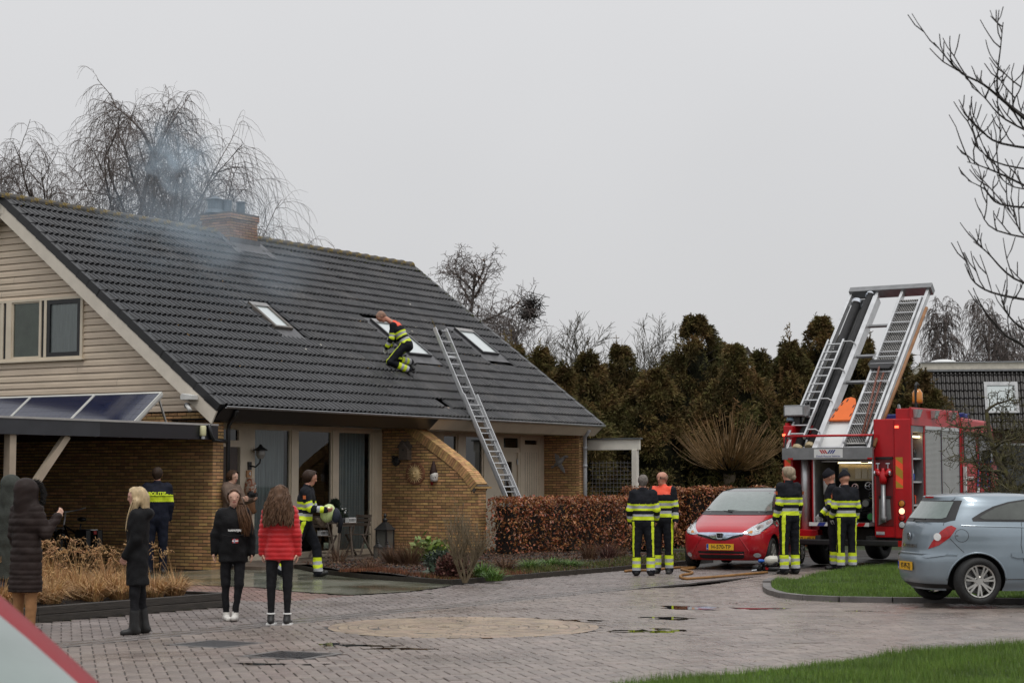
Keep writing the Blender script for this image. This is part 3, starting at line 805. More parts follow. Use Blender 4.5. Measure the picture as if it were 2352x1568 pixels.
# --- recessed fronts
T0=1.03
fr=MB()
def front(name,s0,s1,z0,z1,m=M_CREAM,t0=T0,t1=T0+.08): return MB().box(s0,s1,t0,t1,z0,z1).build(name,m,house)
front('front_panel',.3,.98,.08,2.79);front('lintel',.98,WS,2.71,2.79,t0=T0-.004)
front('front_panel',2.03,2.46,.08,2.71)
for a,b in ((3.64,3.87),(5.04,5.25),(6.45,WS-.001)):front('mullion',a,b,.08,2.71,t0=T0-.02)
front('plinth',2.03,WS-.002,.05,.16,t0=T0-.035)
for k in range(2):front('post_trim',6.53+k*.12,6.545+k*.12,.17,2.70,t0=T0-.03,t1=T0-.015)
d0=front('door',.98,1.98,.08,2.32,M_DOORBROWN,T0+.03,T0+.07)
MB().box(1.06,1.9,T0+.005,T0+.03,.25,2.2).build('door_panel',M_DOORBROWN,d0);MB().box(1.9,1.93,T0-.02,T0+.01,1.0,1.14).build('handle',M_ZINC,d0)
front('transom_bar',.98,2.03,2.32,2.40);window(house,'x',T0+.06,.98,2.03,2.40,2.71,.05,M_CREAM,M_GLASS_DARK,depth=.06)
window(house,'x',T0+.06,2.46,3.64,.16,2.71,.035,M_CREAM,curtain=M_CURTAIN,depth=.05,clear= True ,folds=11)
window(house,'x',T0+.06,3.87,5.04,.16,2.71,.035,M_CREAM,depth=.05,clear= True )
window(house,'x',T0+.06,5.25,6.45,.16,2.71,.035,M_CREAM,curtain=M_CURTAIN,depth=.05,clear= True ,folds=11)
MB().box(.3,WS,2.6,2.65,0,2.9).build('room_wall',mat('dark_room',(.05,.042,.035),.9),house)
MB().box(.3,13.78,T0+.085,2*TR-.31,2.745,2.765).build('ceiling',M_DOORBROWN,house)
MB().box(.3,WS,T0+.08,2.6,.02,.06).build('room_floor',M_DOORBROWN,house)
terr=MB().box(.3,WS,-.95,T0-.04,0,.075).build('terrace',M_CONC,house)
# far half
front('front_panel',WE,9.25,.05,2.79);front('lintel',9.25,13.78,2.735,2.79,t0=T0-.004)
for a,b in ((9.86,10.18),(10.98,11.86),(12.64,12.80),(13.55,13.777)):front('mullion',a,b,.05,2.735,t0=T0-.02)
window(house,'x',T0+.06,9.25,9.86,.6,2.735,.05,M_CREAM,M_GLASS_DARK,depth=.05);front('front_panel',9.25,9.86,.05,.6)
window(house,'x',T0+.06,10.18,10.98,.1,2.735,.05,M_CREAM,M_GLASS_DARK,depth=.05)
front('transom_bar',11.86,12.64,2.34,2.42);window(house,'x',T0+.06,11.86,12.64,2.42,2.735,.04,M_CREAM,M_GLASS_DARK,depth=.05)
d1=front('door',11.86,12.55,.06,2.34,M_CREAM,T0+.03,T0+.07);MB().box(11.98,12.30,T0+.022,T0+.03,.9,2.12).build('pane',M_GLASS_DARK,d1)
MB().box(12.28,12.32,T0+.0,T0+.03,.9,2.12).build('trim',M_CREAM,d1);MB().box(12.55,12.64,T0-.01,T0+.06,.06,2.34).build('door_post',M_CREAM,d1)
mb=MB()
for z in (.4,1.0,2.05):mb.lathe([(.018,z),(.018,z+.13)],8,(12.53,T0+.0,0))
mb.build('hinge',M_ZINC,d1)
d2=front('storage_door',12.80,13.55,.06,2.40,M_CREAM,T0+.01,T0+.05);MB().box(12.87,12.90,T0-.03,T0+.01,1.05,1.16).build('handle',M_BLACK,d2)
mb=MB()
for k in range(1,7):mb.box(12.80+k*.107,12.803+k*.107,T0+.006,T0+.012,.1,2.36)
mb.build('groove',M_MORTAR,d2)
front('transom_bar',12.80,13.55,2.40,2.47);window(house,'x',T0+.05,12.80,13.55,2.47,2.735,.08,M_CREAM,M_GLASS_DARK,depth=.05)
# --- chimney, course by course
ch=MB().box(CHI[0]+.01,CHI[1]-.01,CHI[2]+.01,CHI[3]-.01,6.6,7.83).build('chimney',M_MORTAR,house)
M_CBRICK=mat('chimney_brick',(.31,.17,.088),.75,.3,12,rnd=.3,bump=.3,bscale=60)
BR2=[]
def chim_face(o,ux,n,w,z0,z1,oo):
 global BR
 sv=BR;BR=[];bricks(o,ux,n,[(0,z0),(w,z0),(w,z1),(0,z1)],shift=oo)
 BR2.extend([b[1] for b in BR]);BR=sv
z0c=6.83;w1,w2=CHI[1]-CHI[0],CHI[3]-CHI[2]
for zz0,zz1,e in ((z0c,7.70,0.0),(7.70,7.83,.03)):
 chim_face((CHI[0]-e,CHI[2]-e,0),(1,0,0),(0,-1,0),w1+2*e,zz0,zz1,0)
 chim_face((CHI[0]-e,CHI[2]-e,0),(0,1,0),(-1,0,0),w2+2*e,zz0,zz1,.11)
 chim_face((CHI[1]+e,CHI[2]-e,0),(0,1,0),(1,0,0),w2+2*e,zz0,zz1,.11)
cbm=np_mesh('brick',BV,BF,M_CBRICK)
for M in BR2:inst('brick',cbm,ch).matrix_local=M
MB().box(CHI[0]-.03,CHI[1]+.03,CHI[2]-.03,CHI[3]+.03,7.70,7.86).build('chimney_cap',M_MORTAR,ch)
M_POT=mat('flue_metal',(.09,.11,.13),.45,.3,8,metal=.5)
for s,t,r,h,m in ((6.52,5.62,.17,.26,1),(6.80,5.50,.115,.30,0),(6.95,5.66,.09,.2,0),(7.16,5.38,.105,.30,0)):
 mb=MB();mb.lathe([(r,7.86),(r,7.86+h),(r*1.1,7.86+h),(r*1.1,7.86+h+.03),(r*.8,7.86+h+.03),(r*.8,7.88)],16,(s,t,0))
 if m:mb.lathe([(r*1.5,7.86),(r*1.1,7.95)],16,(s,t,0),caps= False );mb.lathe([(r*1.25,7.86+h+.06),(r*.1,7.86+h+.16)],16,(s,t,0))
 mb.build('flue_pot',M_POT,ch,smooth= False )
fl=MB()
fl.add([rp(6.30,6.42,.075),rp(7.50,6.40,.075),rp(7.46,6.76,.085),rp(6.34,6.76,.085),tuple(rp(7.44,6.76,.085)+Vector((0,.0,.12))),tuple(rp(6.36,6.76,.085)+Vector((0,0,.12)))],[(0,1,2,3),(3,2,4,5)])
for s0,s1 in ((6.20,6.42),(7.36,7.62)):fl.add([rp(s0,6.3,.08),rp(s1,6.3,.08),rp(s1,7.2,.09),rp(s0,7.2,.09)],[(0,1,2,3)])
fl.build('flashing',M_FLASH,ch)
# --- skylights
for k,(a,b,p,e) in enumerate(SKY):
 so=MB()
 fw=.055 if k else .085;h0,h1=.0,.115
 for x0,x1,y0,y1 in ((a,a+fw,p,e),(b-fw,b,p,e),(a+fw,b-fw,p,p+fw*.7),(a+fw,b-fw,e-.11,e)):
  vs=[rp(x,y,h) for h in (h0,h1) for x,y in ((x0,y0),(x1,y0),(x1,y1),(x0,y1))]
  so.add(vs,[(3,2,1,0),(4,5,6,7),(0,1,5,4),(1,2,6,5),(2,3,7,6),(3,0,4,7)])
 so=so.build('skylight',mat('skylight_frame_%d'%k,(.055,.055,.058),.35,.2,5,metal=.4) if k!=0 else mat('skylight_frame_b',(.13,.115,.10),.5,.2,5),house)
 g=MB();g.add([rp(a+fw,p+.04,.09),rp(b-fw,p+.04,.09),rp(b-fw,e-.11,.09),rp(a+fw,e-.11,.09)],[(0,1,2,3)])
 g.build('pane',M_SKYGLASS,so)
 g=MB();g.add([rp(a,e-.12,.12),rp(b,e-.12,.12),rp(b,e+.02,.12),rp(a,e+.02,.12),rp(b,e+.02,.02),rp(a,e+.02,.02),rp(a,e-.12,.1),rp(b,e-.12,.1)],[(0,1,2,3),(3,2,4,5),(6,7,1,0)])
 g.build('top_cover',mat('cover_%d'%k,(.30,.29,.28),.4,.1,3,metal=.5),so)
 if k:
  for x0 in (a+.012,b-.03):
   g=MB();g.add([rp(x0,p,.118),rp(x0+.018,p,.118),rp(x0+.018,e-.12,.118),rp(x0,e-.12,.118)],[(0,1,2,3)]);g.build('trim',M_ZINC,so)
 g=MB();g.add([rp(a-.17,p-.29,.045),rp(b+.17,p-.29,.045),rp(b+.17,p+.03,.05),rp(a-.17,p+.03,.05),rp(a-.17,e+.14,.05),rp(b+.17,e+.14,.05),rp(b,e,.05),rp(a,e,.05),rp(a,p+.03,.05),rp(b,p+.03,.05)],[(0,1,2,3),(3,8,7,4),(9,2,5,6),(7,6,5,4)])
 g.build('flashing',M_FLASH,so)
# --- downpipes
def pipe(name,pts,r,m,parent= None ): return MB().tube(pts,r,10).build(name,m,parent or house,smooth= True )
dp=pipe('downpipe',[(.2,-.40,2.96),(.28,-.28,2.86),(.36,-.08,2.70),(.36,-.065,2.6),(.36,-.065,.02)],.042,M_BLACK)
dp2=pipe('downpipe',[(13.75,-.30,2.90),(13.85,-.12,2.74),(13.94,-.075,2.6),(13.94,-.075,1.9),(13.94,-.075,.02)],.05,M_GREYPIPE)
pipe('pipe_collar',[(13.94,-.075,2.42),(13.94,-.075,2.5)],.058,M_GREYPIPE,dp2);pipe('pipe_collar',[(13.94,-.075,1.98),(13.94,-.075,2.06)],.058,M_GREYPIPE,dp2)
# ------------------------------------------------------------------ carport with solar panels
carport=thing('carport','flat roofed carport with anthracite fascia and cream braced post','carport',HOUSE_C,HOUSE_ROT)
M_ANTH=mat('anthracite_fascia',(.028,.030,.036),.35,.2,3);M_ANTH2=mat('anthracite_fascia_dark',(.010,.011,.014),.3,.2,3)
M_ALU=mat('aluminium_trim',(.45,.44,.42),.4,.1,4,metal=.6)
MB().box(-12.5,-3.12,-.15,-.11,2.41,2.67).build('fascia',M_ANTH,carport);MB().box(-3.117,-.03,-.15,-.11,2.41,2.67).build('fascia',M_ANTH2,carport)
MB().box(-12.5,-.03,-.165,-.06,2.67,2.705).build('trim',M_ALU,carport)
MB().box(-12.5,-.035,-.11,9.0,2.50,2.60).build('roof_deck',M_BLACK,carport)  # deck stretched beyond the view to darken the gable wall beneath
MB().box(-12.5,-12.44,-.11,9.0,2.41,2.67).build('fascia',M_ANTH,carport)
mb=MB()
for s in np.arange(-12.2,-.3,.6):mb.box(s,s+.06,-.1,8.9,2.40,2.498)
mb.build('joists',M_DOORBROWN,carport)
M_POSTC=mat('post_paint',(.40,.33,.25),.55,.1,3)
MB().box(-5.12,-4.98,-.09,.05,0,2.41).build('post',M_POSTC,carport,bevel=.004)
MB().bar((-4.98,-.02,1.05),(-3.78,-.02,2.41),.10,.12).build('brace',M_POSTC,carport)
MB().box(-9.4,-9.26,-.09,.05,0,2.41).build('post',M_POSTC,carport)
MB().box(-12.4,-.04,8.8,8.9,0,2.5).build('unseen_back_wall',M_DOORBROWN,carport);MB().box(-12.44,-12.4,2.0,8.9,0,2.5).build('unseen_side_wall',M_DOORBROWN,carport)  # unseen walls added to keep light out from under the carport
lamp=thing('outdoor_lamp','cream tubular outdoor lamp on the carport fascia','lamp',hw(-.5,-.19,2.45),HOUSE_ROT)
MB().lathe([(.05,.02),(.06,.04),(.06,.19),(.05,.21)],16).build('lamp_shade',mat('cream_glass',(.62,.60,.36),.4,.05),lamp,smooth= True )
MB().lathe([(.04,-.03),(.04,.02)],12).build('lamp_base',M_ZINC,lamp);MB().box(-.03,.03,.02,.045,.0,.2).build('bracket',M_BLACK,lamp)
pipe('downpipe',[(-.33,-.19,2.68),(-.28,-.19,2.5),(-.2,-.19,2.40),(.0,-.16,2.39),(.26,-.10,2.39)],.035,M_BLACK,carport)
M_CELL=bpy.data.materials.new('solar_cells');M_CELL.use_nodes= True
_n=M_CELL.node_tree.nodes;_l=M_CELL.node_tree.links;_b=_n['Principled BSDF'];_b.inputs['Roughness'].default_value=.1;_b.inputs['Coat Weight'].default_value=.25
_tc=_n.new('ShaderNodeTexCoord');_v=_n.new('ShaderNodeTexVoronoi');_v.inputs['Scale'].default_value=60;_l.new(_tc.outputs['Object'],_v.inputs['Vector'])
_x=_n.new('ShaderNodeMix');_x.data_type='RGBA';_x.inputs[6].default_value=(.005,.008,.026,1);_x.inputs[7].default_value=(.009,.015,.050,1);_l.new(_v.outputs['Color'],_x.inputs['Factor']);_l.new(_x.outputs[2],_b.inputs['Base Color'])
M_WHITEALU=mat('panel_frame',(.62,.62,.58),.4,.06,3,metal=.3)
for k in range(3):
 t0,t1=.40+1.67*k,.40+1.67*k+1.65
 pan=thing('solar_panel',['solar panel at the open right end of the row on the carport','middle solar panel of the row on the carport roof','solar panel at the cut-off left end of the carport row'][k],'solar panel',hw(-1.75,t0,2.62),HOUSE_ROT,group='solar panels on the carport roof')
 ang=math.atan2(.615,.79);W=1.0;Mx=Matrix(((math.cos(ang),0,-math.sin(ang)),(0,1,0),(math.sin(ang),0,math.cos(ang))))
 def pp(a,t,n=0): return Mx@Vector((a,t,n))
 g=MB();g.add([pp(.0,0,.03),pp(W,0,.03),pp(W,1.65,.03),pp(0,1.65,.03),pp(0,0,.01),pp(W,0,.01),pp(W,1.65,.01),pp(0,1.65,.01)],[(3,2,1,0),(4,5,6,7)]);lam=g.build('laminate',mat('laminate_%d'%k,(.13,.14,.16),.15,.1),pan)
 for i in range(6):
  for j in range(10):
   g=MB();a0,b0=.03+i*.157,.028+j*.1595;g.add([pp(a0,b0,.034),pp(a0+.153,b0,.034),pp(a0+.153,b0+.155,.034),pp(a0,b0+.155,.034)],[(3,2,1,0)]);g.build('cell',M_CELL,lam)
 g=MB()
 for a0,a1,b0,b1 in ((-.02,.02,-.005,1.655),(W-.02,W+.02,-.005,1.655),(.02,W-.02,-.005,.02),(.02,W-.02,1.63,1.655)):
  vs=[pp(x,y,h) for h in (-.015,.043) for x,y in ((a0,b0),(a1,b0),(a1,b1),(a0,b1))]
  g.add(vs,[(3,2,1,0),(4,5,6,7),(0,1,5,4),(1,2,6,5),(2,3,7,6),(3,0,4,7)])
 g.build('frame',M_WHITEALU,pan)
 g=MB()
 for y in (.0,1.6):g.bar(pp(W-.1,y+.02,-.02),(.98,y+.02,-.01),.03,.03);g.bar(pp(.05,y+.02,-.03),pp(W,y+.02,-.03),.04,.035)
 g.build('mount',M_ALU,pan)
# pergola at the far end of the house, with wire mesh
perg=thing('pergola','cream painted pergola beam and post with wire trellis beside the house','pergola',HOUSE_C,HOUSE_ROT)
M_PERG=mat('pergola_paint',(.66,.64,.57),.5,.08,3)
MB().box(14.38,14.46,-1.36,.10,2.42,2.68).build('beam',M_PERG,perg);MB().box(14.34,14.50,-1.40,.12,2.68,2.715).build('cap',mat('slate_cap',(.09,.1,.1),.5,.2),perg)
MB().box(14.36,14.48,-1.30,-1.16,0,2.42).build('post',M_PERG,perg,bevel=.004)
mb=MB()
for i in range(12):t=-1.12+i*.1;mb.tube([(14.42,t,.1),(14.42,t,2.15)],.004,4,False )
for i in range(19):z=.3+i*.1;mb.tube([(14.42,-1.16,z),(14.42,.05,z)],.004,4,False )
mb.build('trellis',mat('wire',(.16,.16,.17),.5,.1,metal=.4),perg)
# ------------------------------------------------------------------ trees
M_BARK=mat('bark',(.055,.045,.038),.85,.35,10,bump=.5,bscale=40)
M_TWIG=mat('twig',(.12,.097,.088),.8,.3,8)
M_BIRCH=mat('birch_bark',(.15,.12,.105),.8,.4,6,col2=(.045,.035,.032),thr=(.45,.6))
M_MOSSBARK=mat('mossy_bark',(.05,.042,.024),.85,.4,9,col2=(.10,.09,.025),thr=(.45,.62))
M_WILLOWTW=mat('willow_shoot',(.27,.155,.065),.55,.3,3,rnd=.3)
M_THUJA=mat('thuja',(.088,.082,.028),.75,.35,.8,rnd=.5,col2=(.16,.10,.038),spec=.2,thr=(.42,.66))
M_BEECH=mat('beech_leaf',(.27,.105,.036),.38,.35,3,rnd=.5)
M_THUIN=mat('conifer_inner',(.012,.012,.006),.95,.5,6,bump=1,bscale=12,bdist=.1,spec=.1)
M_DARKIN=mat('dark_twigs',(.014,.009,.006),.9,.3,6)
class Twigs:
 """collects tapering tubes as arrays; all tubes of one length are built together"""
 def __init__(s):s.b={}
 def add(s,pts,rad,sides=3):
  m=len(pts)
  if not hasattr(rad,'__len__'):rad=[rad]*m
  s.b.setdefault((m,sides),[]).append((pts,rad))
 def arrays(s):
  Vs,Fs,n0=[],[],0
  for (m,sides),L in s.b.items():
   P=np.array([[tuple(q) for q in p] for p,_ in L],float);r=np.array([list(x) for _,x in L],float);N=len(P)
   d=np.gradient(P,axis=1);d/=np.linalg.norm(d,axis=2,keepdims= True )+1e-9
   a=np.where(np.abs(d[...,2:3])<.9,np.array([0,0,1.0]),np.array([1.0,0,0]))
   x=np.cross(d,a);x/=np.linalg.norm(x,axis=2,keepdims= True )+1e-9;y=np.cross(d,x)
   t=np.arange(sides)*2*math.pi/sides
   V=P[:,:,None ]+r[:,:,None ,None ]*(x[:,:,None ]*np.cos(t)[:,None ]+y[:,:,None ]*np.sin(t)[:,None ])
   i=np.arange(m-1)[:,None ]*sides;k=np.arange(sides)[ None ];k2=(k+1)%sides
   F=np.stack([i+k,i+k2,i+sides+k2,i+sides+k],-1).reshape(-1,4)
   F=(F[ None ]+(np.arange(N)*m*sides)[:,None ,None ]+n0).reshape(-1,4)
   Vs.append(V.reshape(-1,3));Fs.append(F);n0+=N*m*sides
  return np.concatenate(Vs),np.concatenate(Fs)
 def mesh(s,name,m):V,F=s.arrays(); return np_mesh(name,V,F,m,smooth= True )
 def build(s,name,m,parent= None ): return inst(name,s.mesh(name,m),parent)
def _nrm(d):
 l=math.sqrt(d[0]*d[0]+d[1]*d[1]+d[2]*d[2])+1e-9; return (d[0]/l,d[1]/l,d[2]/l)
def _crs(a,b): return (a[1]*b[2]-a[2]*b[1],a[2]*b[0]-a[0]*b[2],a[0]*b[1]-a[1]*b[0])
def bare_tree(rr,H,spread,levels=4,droop=.0,trunk_r=.18,first=.25,nb=(9,6,6,5),up=.55,sp=.55,wob=.10,twig_r=.006,lean=0,fork=0):
 """returns (trunk Twigs, branch Twigs): a recursive bare tree, base at the origin"""
 T,B=Twigs(),Twigs();G=rr.gauss;U=rr.uniform
 def grow(p,d,L,r,lv):
  n=7 if lv<2 else (5 if lv==2 else 4);pts=[p];dd=_nrm(d);w=wob*(.6 if lv==0 else 1)
  for i in range(n):
   z=dd[2]+G(0,w)
   if lv==1:z+=up*.08-droop*.10*i/n
   if lv==2 and droop:z-=droop*(.04+.30*i/n)
   if lv>=3 and droop:z-=droop*.75
   dd=_nrm((dd[0]+G(0,w),dd[1]+G(0,w),z));k=L/n
   p=(p[0]+dd[0]*k,p[1]+dd[1]*k,p[2]+dd[2]*k);pts.append(p)
  e=.3 if lv<2 else .5
  (T if lv<2 else B).add(pts,[max(twig_r*.55,r*(1-(1-e)*i/n)) for i in range(n+1)],7 if lv==0 else (5 if lv==1 else 3))
  if lv>=levels: return
  k=nb[lv]
  for i in range(k):
   f=first+(1-first)*((i+rr.random())/k) if lv==0 else .10+.9*(i+rr.random())/k
   x=f*n;j=min(int(x),n-1);q0,q1=pts[j],pts[j+1];t=x-j
   bp=(q0[0]+(q1[0]-q0[0])*t,q0[1]+(q1[1]-q0[1])*t,q0[2]+(q1[2]-q0[2])*t)
   ax=_nrm((q1[0]-q0[0],q1[1]-q0[1],q1[2]-q0[2]));az=i*2.4+G(0,.5)
   e1=_nrm(_crs(ax,(.3,.2,1.0) if abs(ax[2])<.9 else (1,0,0)));e2=_crs(ax,e1)
   an=(sp+G(0,.12))*(1.15 if lv==0 else 1);ca,sa,cz,sz=math.cos(an),math.sin(an),math.cos(az),math.sin(az)
   nd=tuple(ax[c]*ca+(e1[c]*cz+e2[c]*sz)*sa+(up*(.35 if lv==0 else .1) if c==2 else 0) for c in range(3))
   if lv==0:nl=spread*(1.05-.6*(f-first)/(1-first))*U(.8,1.15)
   elif lv>=2 and droop:nl=L*U(.5,.85)
   else :nl=L*U(.4,.62)
   grow(bp,nd,nl,max(twig_r,r*(.42-.15*f) if lv==0 else r*U(.32,.45)),lv+1)
 grow((0,0,0),(lean,0,1.0),H,trunk_r,0)
 return T,B
def plant_bare(name,label,loc,rotz=0,mt=M_BARK,mb_=M_TWIG,seed=1,group= None ,**kw):
 T,B=bare_tree(random.Random(seed),**kw)
 t=thing(name,label,'tree',loc,rotz,group=group)
 T.build('trunk',mt,t);B.build('crown',mb_,t)
 return t
# birches behind the house
gb='bare birches behind the house'
plant_bare('birch_tree','bare weeping birch rising behind the left end of the ridge',tuple(dep(290,1100,64))[:2]+(0,),0,M_BIRCH,M_TWIG,11,gb,H=13.0,spread=5.8,droop=.62,trunk_r=.2,first=.32,nb=(15,8,8,5),up=.75,sp=.60,twig_r=.0062,lean=-.03)
plant_bare('birch_tree','broad bare birch straight behind the brick chimney',tuple(dep(500,1100,66))[:2]+(0,),1.3,M_BIRCH,M_TWIG,24,gb,H=11.0,spread=6.0,droop=.62,trunk_r=.2,first=.3,nb=(16,8,8,5),up=.7,sp=.62,twig_r=.0062,lean=-.05)
plant_bare('birch_tree','tall slender bare birch left of the other birches',tuple(dep(175,1100,63))[:2]+(0,),2.1,M_BIRCH,M_TWIG,35,gb,H=11.6,spread=4.6,droop=.6,trunk_r=.15,first=.34,nb=(12,8,7,5),up=.7,sp=.62,twig_r=.0062,lean=-.07)
plant_bare('birch_tree','low bare birch top showing at the far left of the ridge',tuple(dep(-20,1100,66))[:2]+(0,),2.9,M_BIRCH,M_TWIG,41,gb,H=8.8,spread=3.6,droop=.6,trunk_r=.17,first=.4,nb=(10,7,7,5),up=.6,sp=.6,twig_r=.0062)
# tree beyond the far verge, a smaller pair with a nest, twigs above the ridge
M_ALDERCONE=mat('withered_leaf',(.10,.055,.03),.8,.3,5)
al=plant_bare('alder_tree','round dark alder rising behind the sloping end of the roof',tuple(dep(1062,1100,62))[:2]+(0,),0,M_BARK,M_TWIG,52,None ,H=8.5,spread=2.5,droop=0.0,trunk_r=.13,first=.30,nb=(22,8,6,4),up=.3,sp=.95,wob=.08,twig_r=.009)
V=[];rr=np.random.default_rng(5)
src=al.children[1].data;co=np.empty(len(src.vertices)*3,np.float32);src.vertices.foreach_get('co',co);co=co.reshape(-1,3)
pk=co[rr.choice(len(co),1500)];pk=pk[pk[:,2]>3.6]
n=len(pk);a=rr.normal(0,.035,(n,3,3));Vv=pk[:,None ]+a
inst('withered_leaves',np_mesh('withered_leaves',Vv.reshape(-1,3),np.arange(3*n).reshape(-1,3),M_ALDERCONE),al)['kind']='stuff'
plant_bare('birch_tree','thin bare birch between the alder and the nest tree',tuple(dep(1180,1100,72))[:2]+(0,),.5,M_BARK,M_TWIG,61,None ,H=6.9,spread=2.6,droop=.15,trunk_r=.1,first=.35,nb=(10,6,5,4),up=.6,sp=.5,twig_r=.010)
nt=plant_bare('birch_tree','bare birch carrying a dark bird nest beside the alder',tuple(dep(1222,1100,72))[:2]+(0,),1.5,M_BARK,M_TWIG,67,None ,H=7.3,spread=2.3,droop=.1,trunk_r=.09,first=.4,nb=(9,6,5,4),up=.7,sp=.45,twig_r=.010)
tw=Twigs();rr=np.random.default_rng(9)
for i in range(260):
 c=rr.normal(0,1,3)*np.array([.17,.17,.24]);d=rr.normal(0,.16,3);tw.add([c-d,c+d*.3,c+d],.012)
nest=tw.build('bird_nest',M_DARKIN);nest.location=dep(1217,712,71.6);nest['label']='dark twig nest high in a bare birch';nest['category']='nest'
for k,(u,d,h,lab) in enumerate(((1335,70,5.9,'bare multi-stemmed tree above the conifers nearest the roof'),(1465,74,6.2,'greyish bare tree top behind the middle conifers'),(770,68,7.75,'bare tree top just clearing the ridge left of its end'))):
 plant_bare('bare_tree',lab,tuple(dep(u,1100,d))[:2]+(0,),k,M_BARK,mat('grey_twig_%d'%k,(.10,.09,.07),.8,.3,5),70+k,None ,H=h,spread=2.8,droop=0,trunk_r=.1,first=.3,nb=(13,6,5,4),up=.9,sp=.5,wob=.06,twig_r=.010)
# birches far right, behind the other house
for k,(u,d,h,lab) in enumerate(((2152,92,9.2,'far weeping birch just right of the tilted ladder rack'),(2238,90,9.4,'far twin-stemmed weeping birch above the dark roof'),(2300,96,8.3,'far weeping birch nearest the right edge above the roof'))):
 plant_bare('birch_tree',lab,tuple(dep(u,1100,d))[:2]+(0,),k*2.0,M_BIRCH,M_TWIG,81+k,'far birches on the right',H=h,spread=3.0,droop=.75,trunk_r=.13,first=.25,nb=(14,7,6,5),up=.9,sp=.45,twig_r=.012)
# thuja conifers: clumps of fan-like fronds hung through a ragged cone
def plant_thuja(name,label,loc,H,Rr,seed,group,n=12500):
 rr=np.random.default_rng(seed+500)
 nc=120;zc=rr.random(nc)**.85*.95+.02;ac=np.arange(nc)*2.4+rr.normal(0,.4,nc)
 rc=np.where(zc<.3,.9+.1*zc/.3,1-((zc-.3)/.7)**1.0)*rr.uniform(.6,1.22,nc)+.02
 CP=np.stack([rc*np.cos(ac)*Rr,rc*np.sin(ac)*Rr,zc*H],1);cs=rr.uniform(.26,.5,nc)*(1.2-.85*zc);crn=rr.random(nc)
 ci=rr.integers(0,nc,n);dirs=rr.normal(0,1,(n,3));dirs/=np.linalg.norm(dirs,axis=1)[:,None ]
 P=CP[ci]+dirs*(cs[ci]*rr.random(n)**.5)[:,None ]*np.array([1,1,1.25]);P[:,2]=np.clip(P[:,2],.05,None )
 a=np.arctan2(P[:,1],P[:,0]);out=np.stack([np.cos(a),np.sin(a),np.zeros(n)],1)
 size=rr.uniform(.55,1.2,n);V=[];Rn=[];rn=(crn[ci]*.75+rr.random(n)*.25)
 base=out*.6+dirs*.7+np.array([0,0,.8])
 for b in range(4):
  d=base+rr.normal(0,.5,(n,3));d/=np.linalg.norm(d,axis=1)[:,None ]
  w=np.cross(d,rr.normal(0,1,(n,3)));w/=np.linalg.norm(w,axis=1)[:,None ]
  L=.17*size;wd=.015*size
  m=P+d*(L*.5)[:,None ];e=P+d*L[:,None ]-np.array([0,0,1])*(L*.25)[:,None ]
  V.append(np.stack([P,m+w*wd[:,None ],e,m-w*wd[:,None ]],1).reshape(-1,3));Rn.append(np.repeat(rn,4))
 V=np.concatenate(V);Fq=np.arange(len(V)).reshape(-1,4)
 t=thing(name,label,'tree',loc,rr.uniform(0,6),group=group)
 inst('crown',np_mesh('crown',V,Fq,M_THUJA,rnd=np.concatenate(Rn)),t)
 tw=Twigs();tw.add([(0,0,0),(.02,0,H*.5),(0,.03,H*.97)],[.12,.08,.02],6)
 for i in range(70):
  zz=rr.uniform(.05,.9)*H;a=rr.uniform(0,6.28);r=Rr*(1-zz/H)**.8*.85
  tw.add([(0,0,zz),(r*.5*math.cos(a),r*.5*math.sin(a),zz+.05),(r*math.cos(a),r*math.sin(a),zz+.22)],[.03,.02,.008])
 tw.build('trunk',M_BARK,t)
 sh=Twigs();V=[]
 for i in range(34):
  a=rr.uniform(0,6.28);r=rr.uniform(0,.75)*Rr;b=np.array([r*math.cos(a),r*math.sin(a),H*(1-.62*(r/Rr))*rr.uniform(.86,.97)])
  tip=b+np.array([rr.normal(0,.1),rr.normal(0,.1),rr.uniform(.3,.75)]);sh.add([b,(b+tip)/2+rr.normal(0,.02,3),tip],[.012,.008,.004])
  for k in range(20):
   q=b+(tip-b)*rr.random();e=rr.normal(0,.5,3)+np.array([0,0,.5]);e=e/np.linalg.norm(e)*.14*rr.uniform(.5,1.2);w=np.cross(e,rr.normal(0,1,3));w=w/np.linalg.norm(w)*.012
   sh.add([q,q+e*.6+w,q+e],[.010,.014,.003])
 sh.build('leader_shoots',M_THUJA,t)['kind']='stuff'
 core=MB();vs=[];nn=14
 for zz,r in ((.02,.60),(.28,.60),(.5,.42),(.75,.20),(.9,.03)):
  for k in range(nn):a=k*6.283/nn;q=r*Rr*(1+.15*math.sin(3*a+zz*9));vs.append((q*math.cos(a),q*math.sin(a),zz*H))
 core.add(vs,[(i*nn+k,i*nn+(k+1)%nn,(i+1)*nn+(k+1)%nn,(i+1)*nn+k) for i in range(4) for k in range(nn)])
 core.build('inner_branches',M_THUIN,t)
 return t
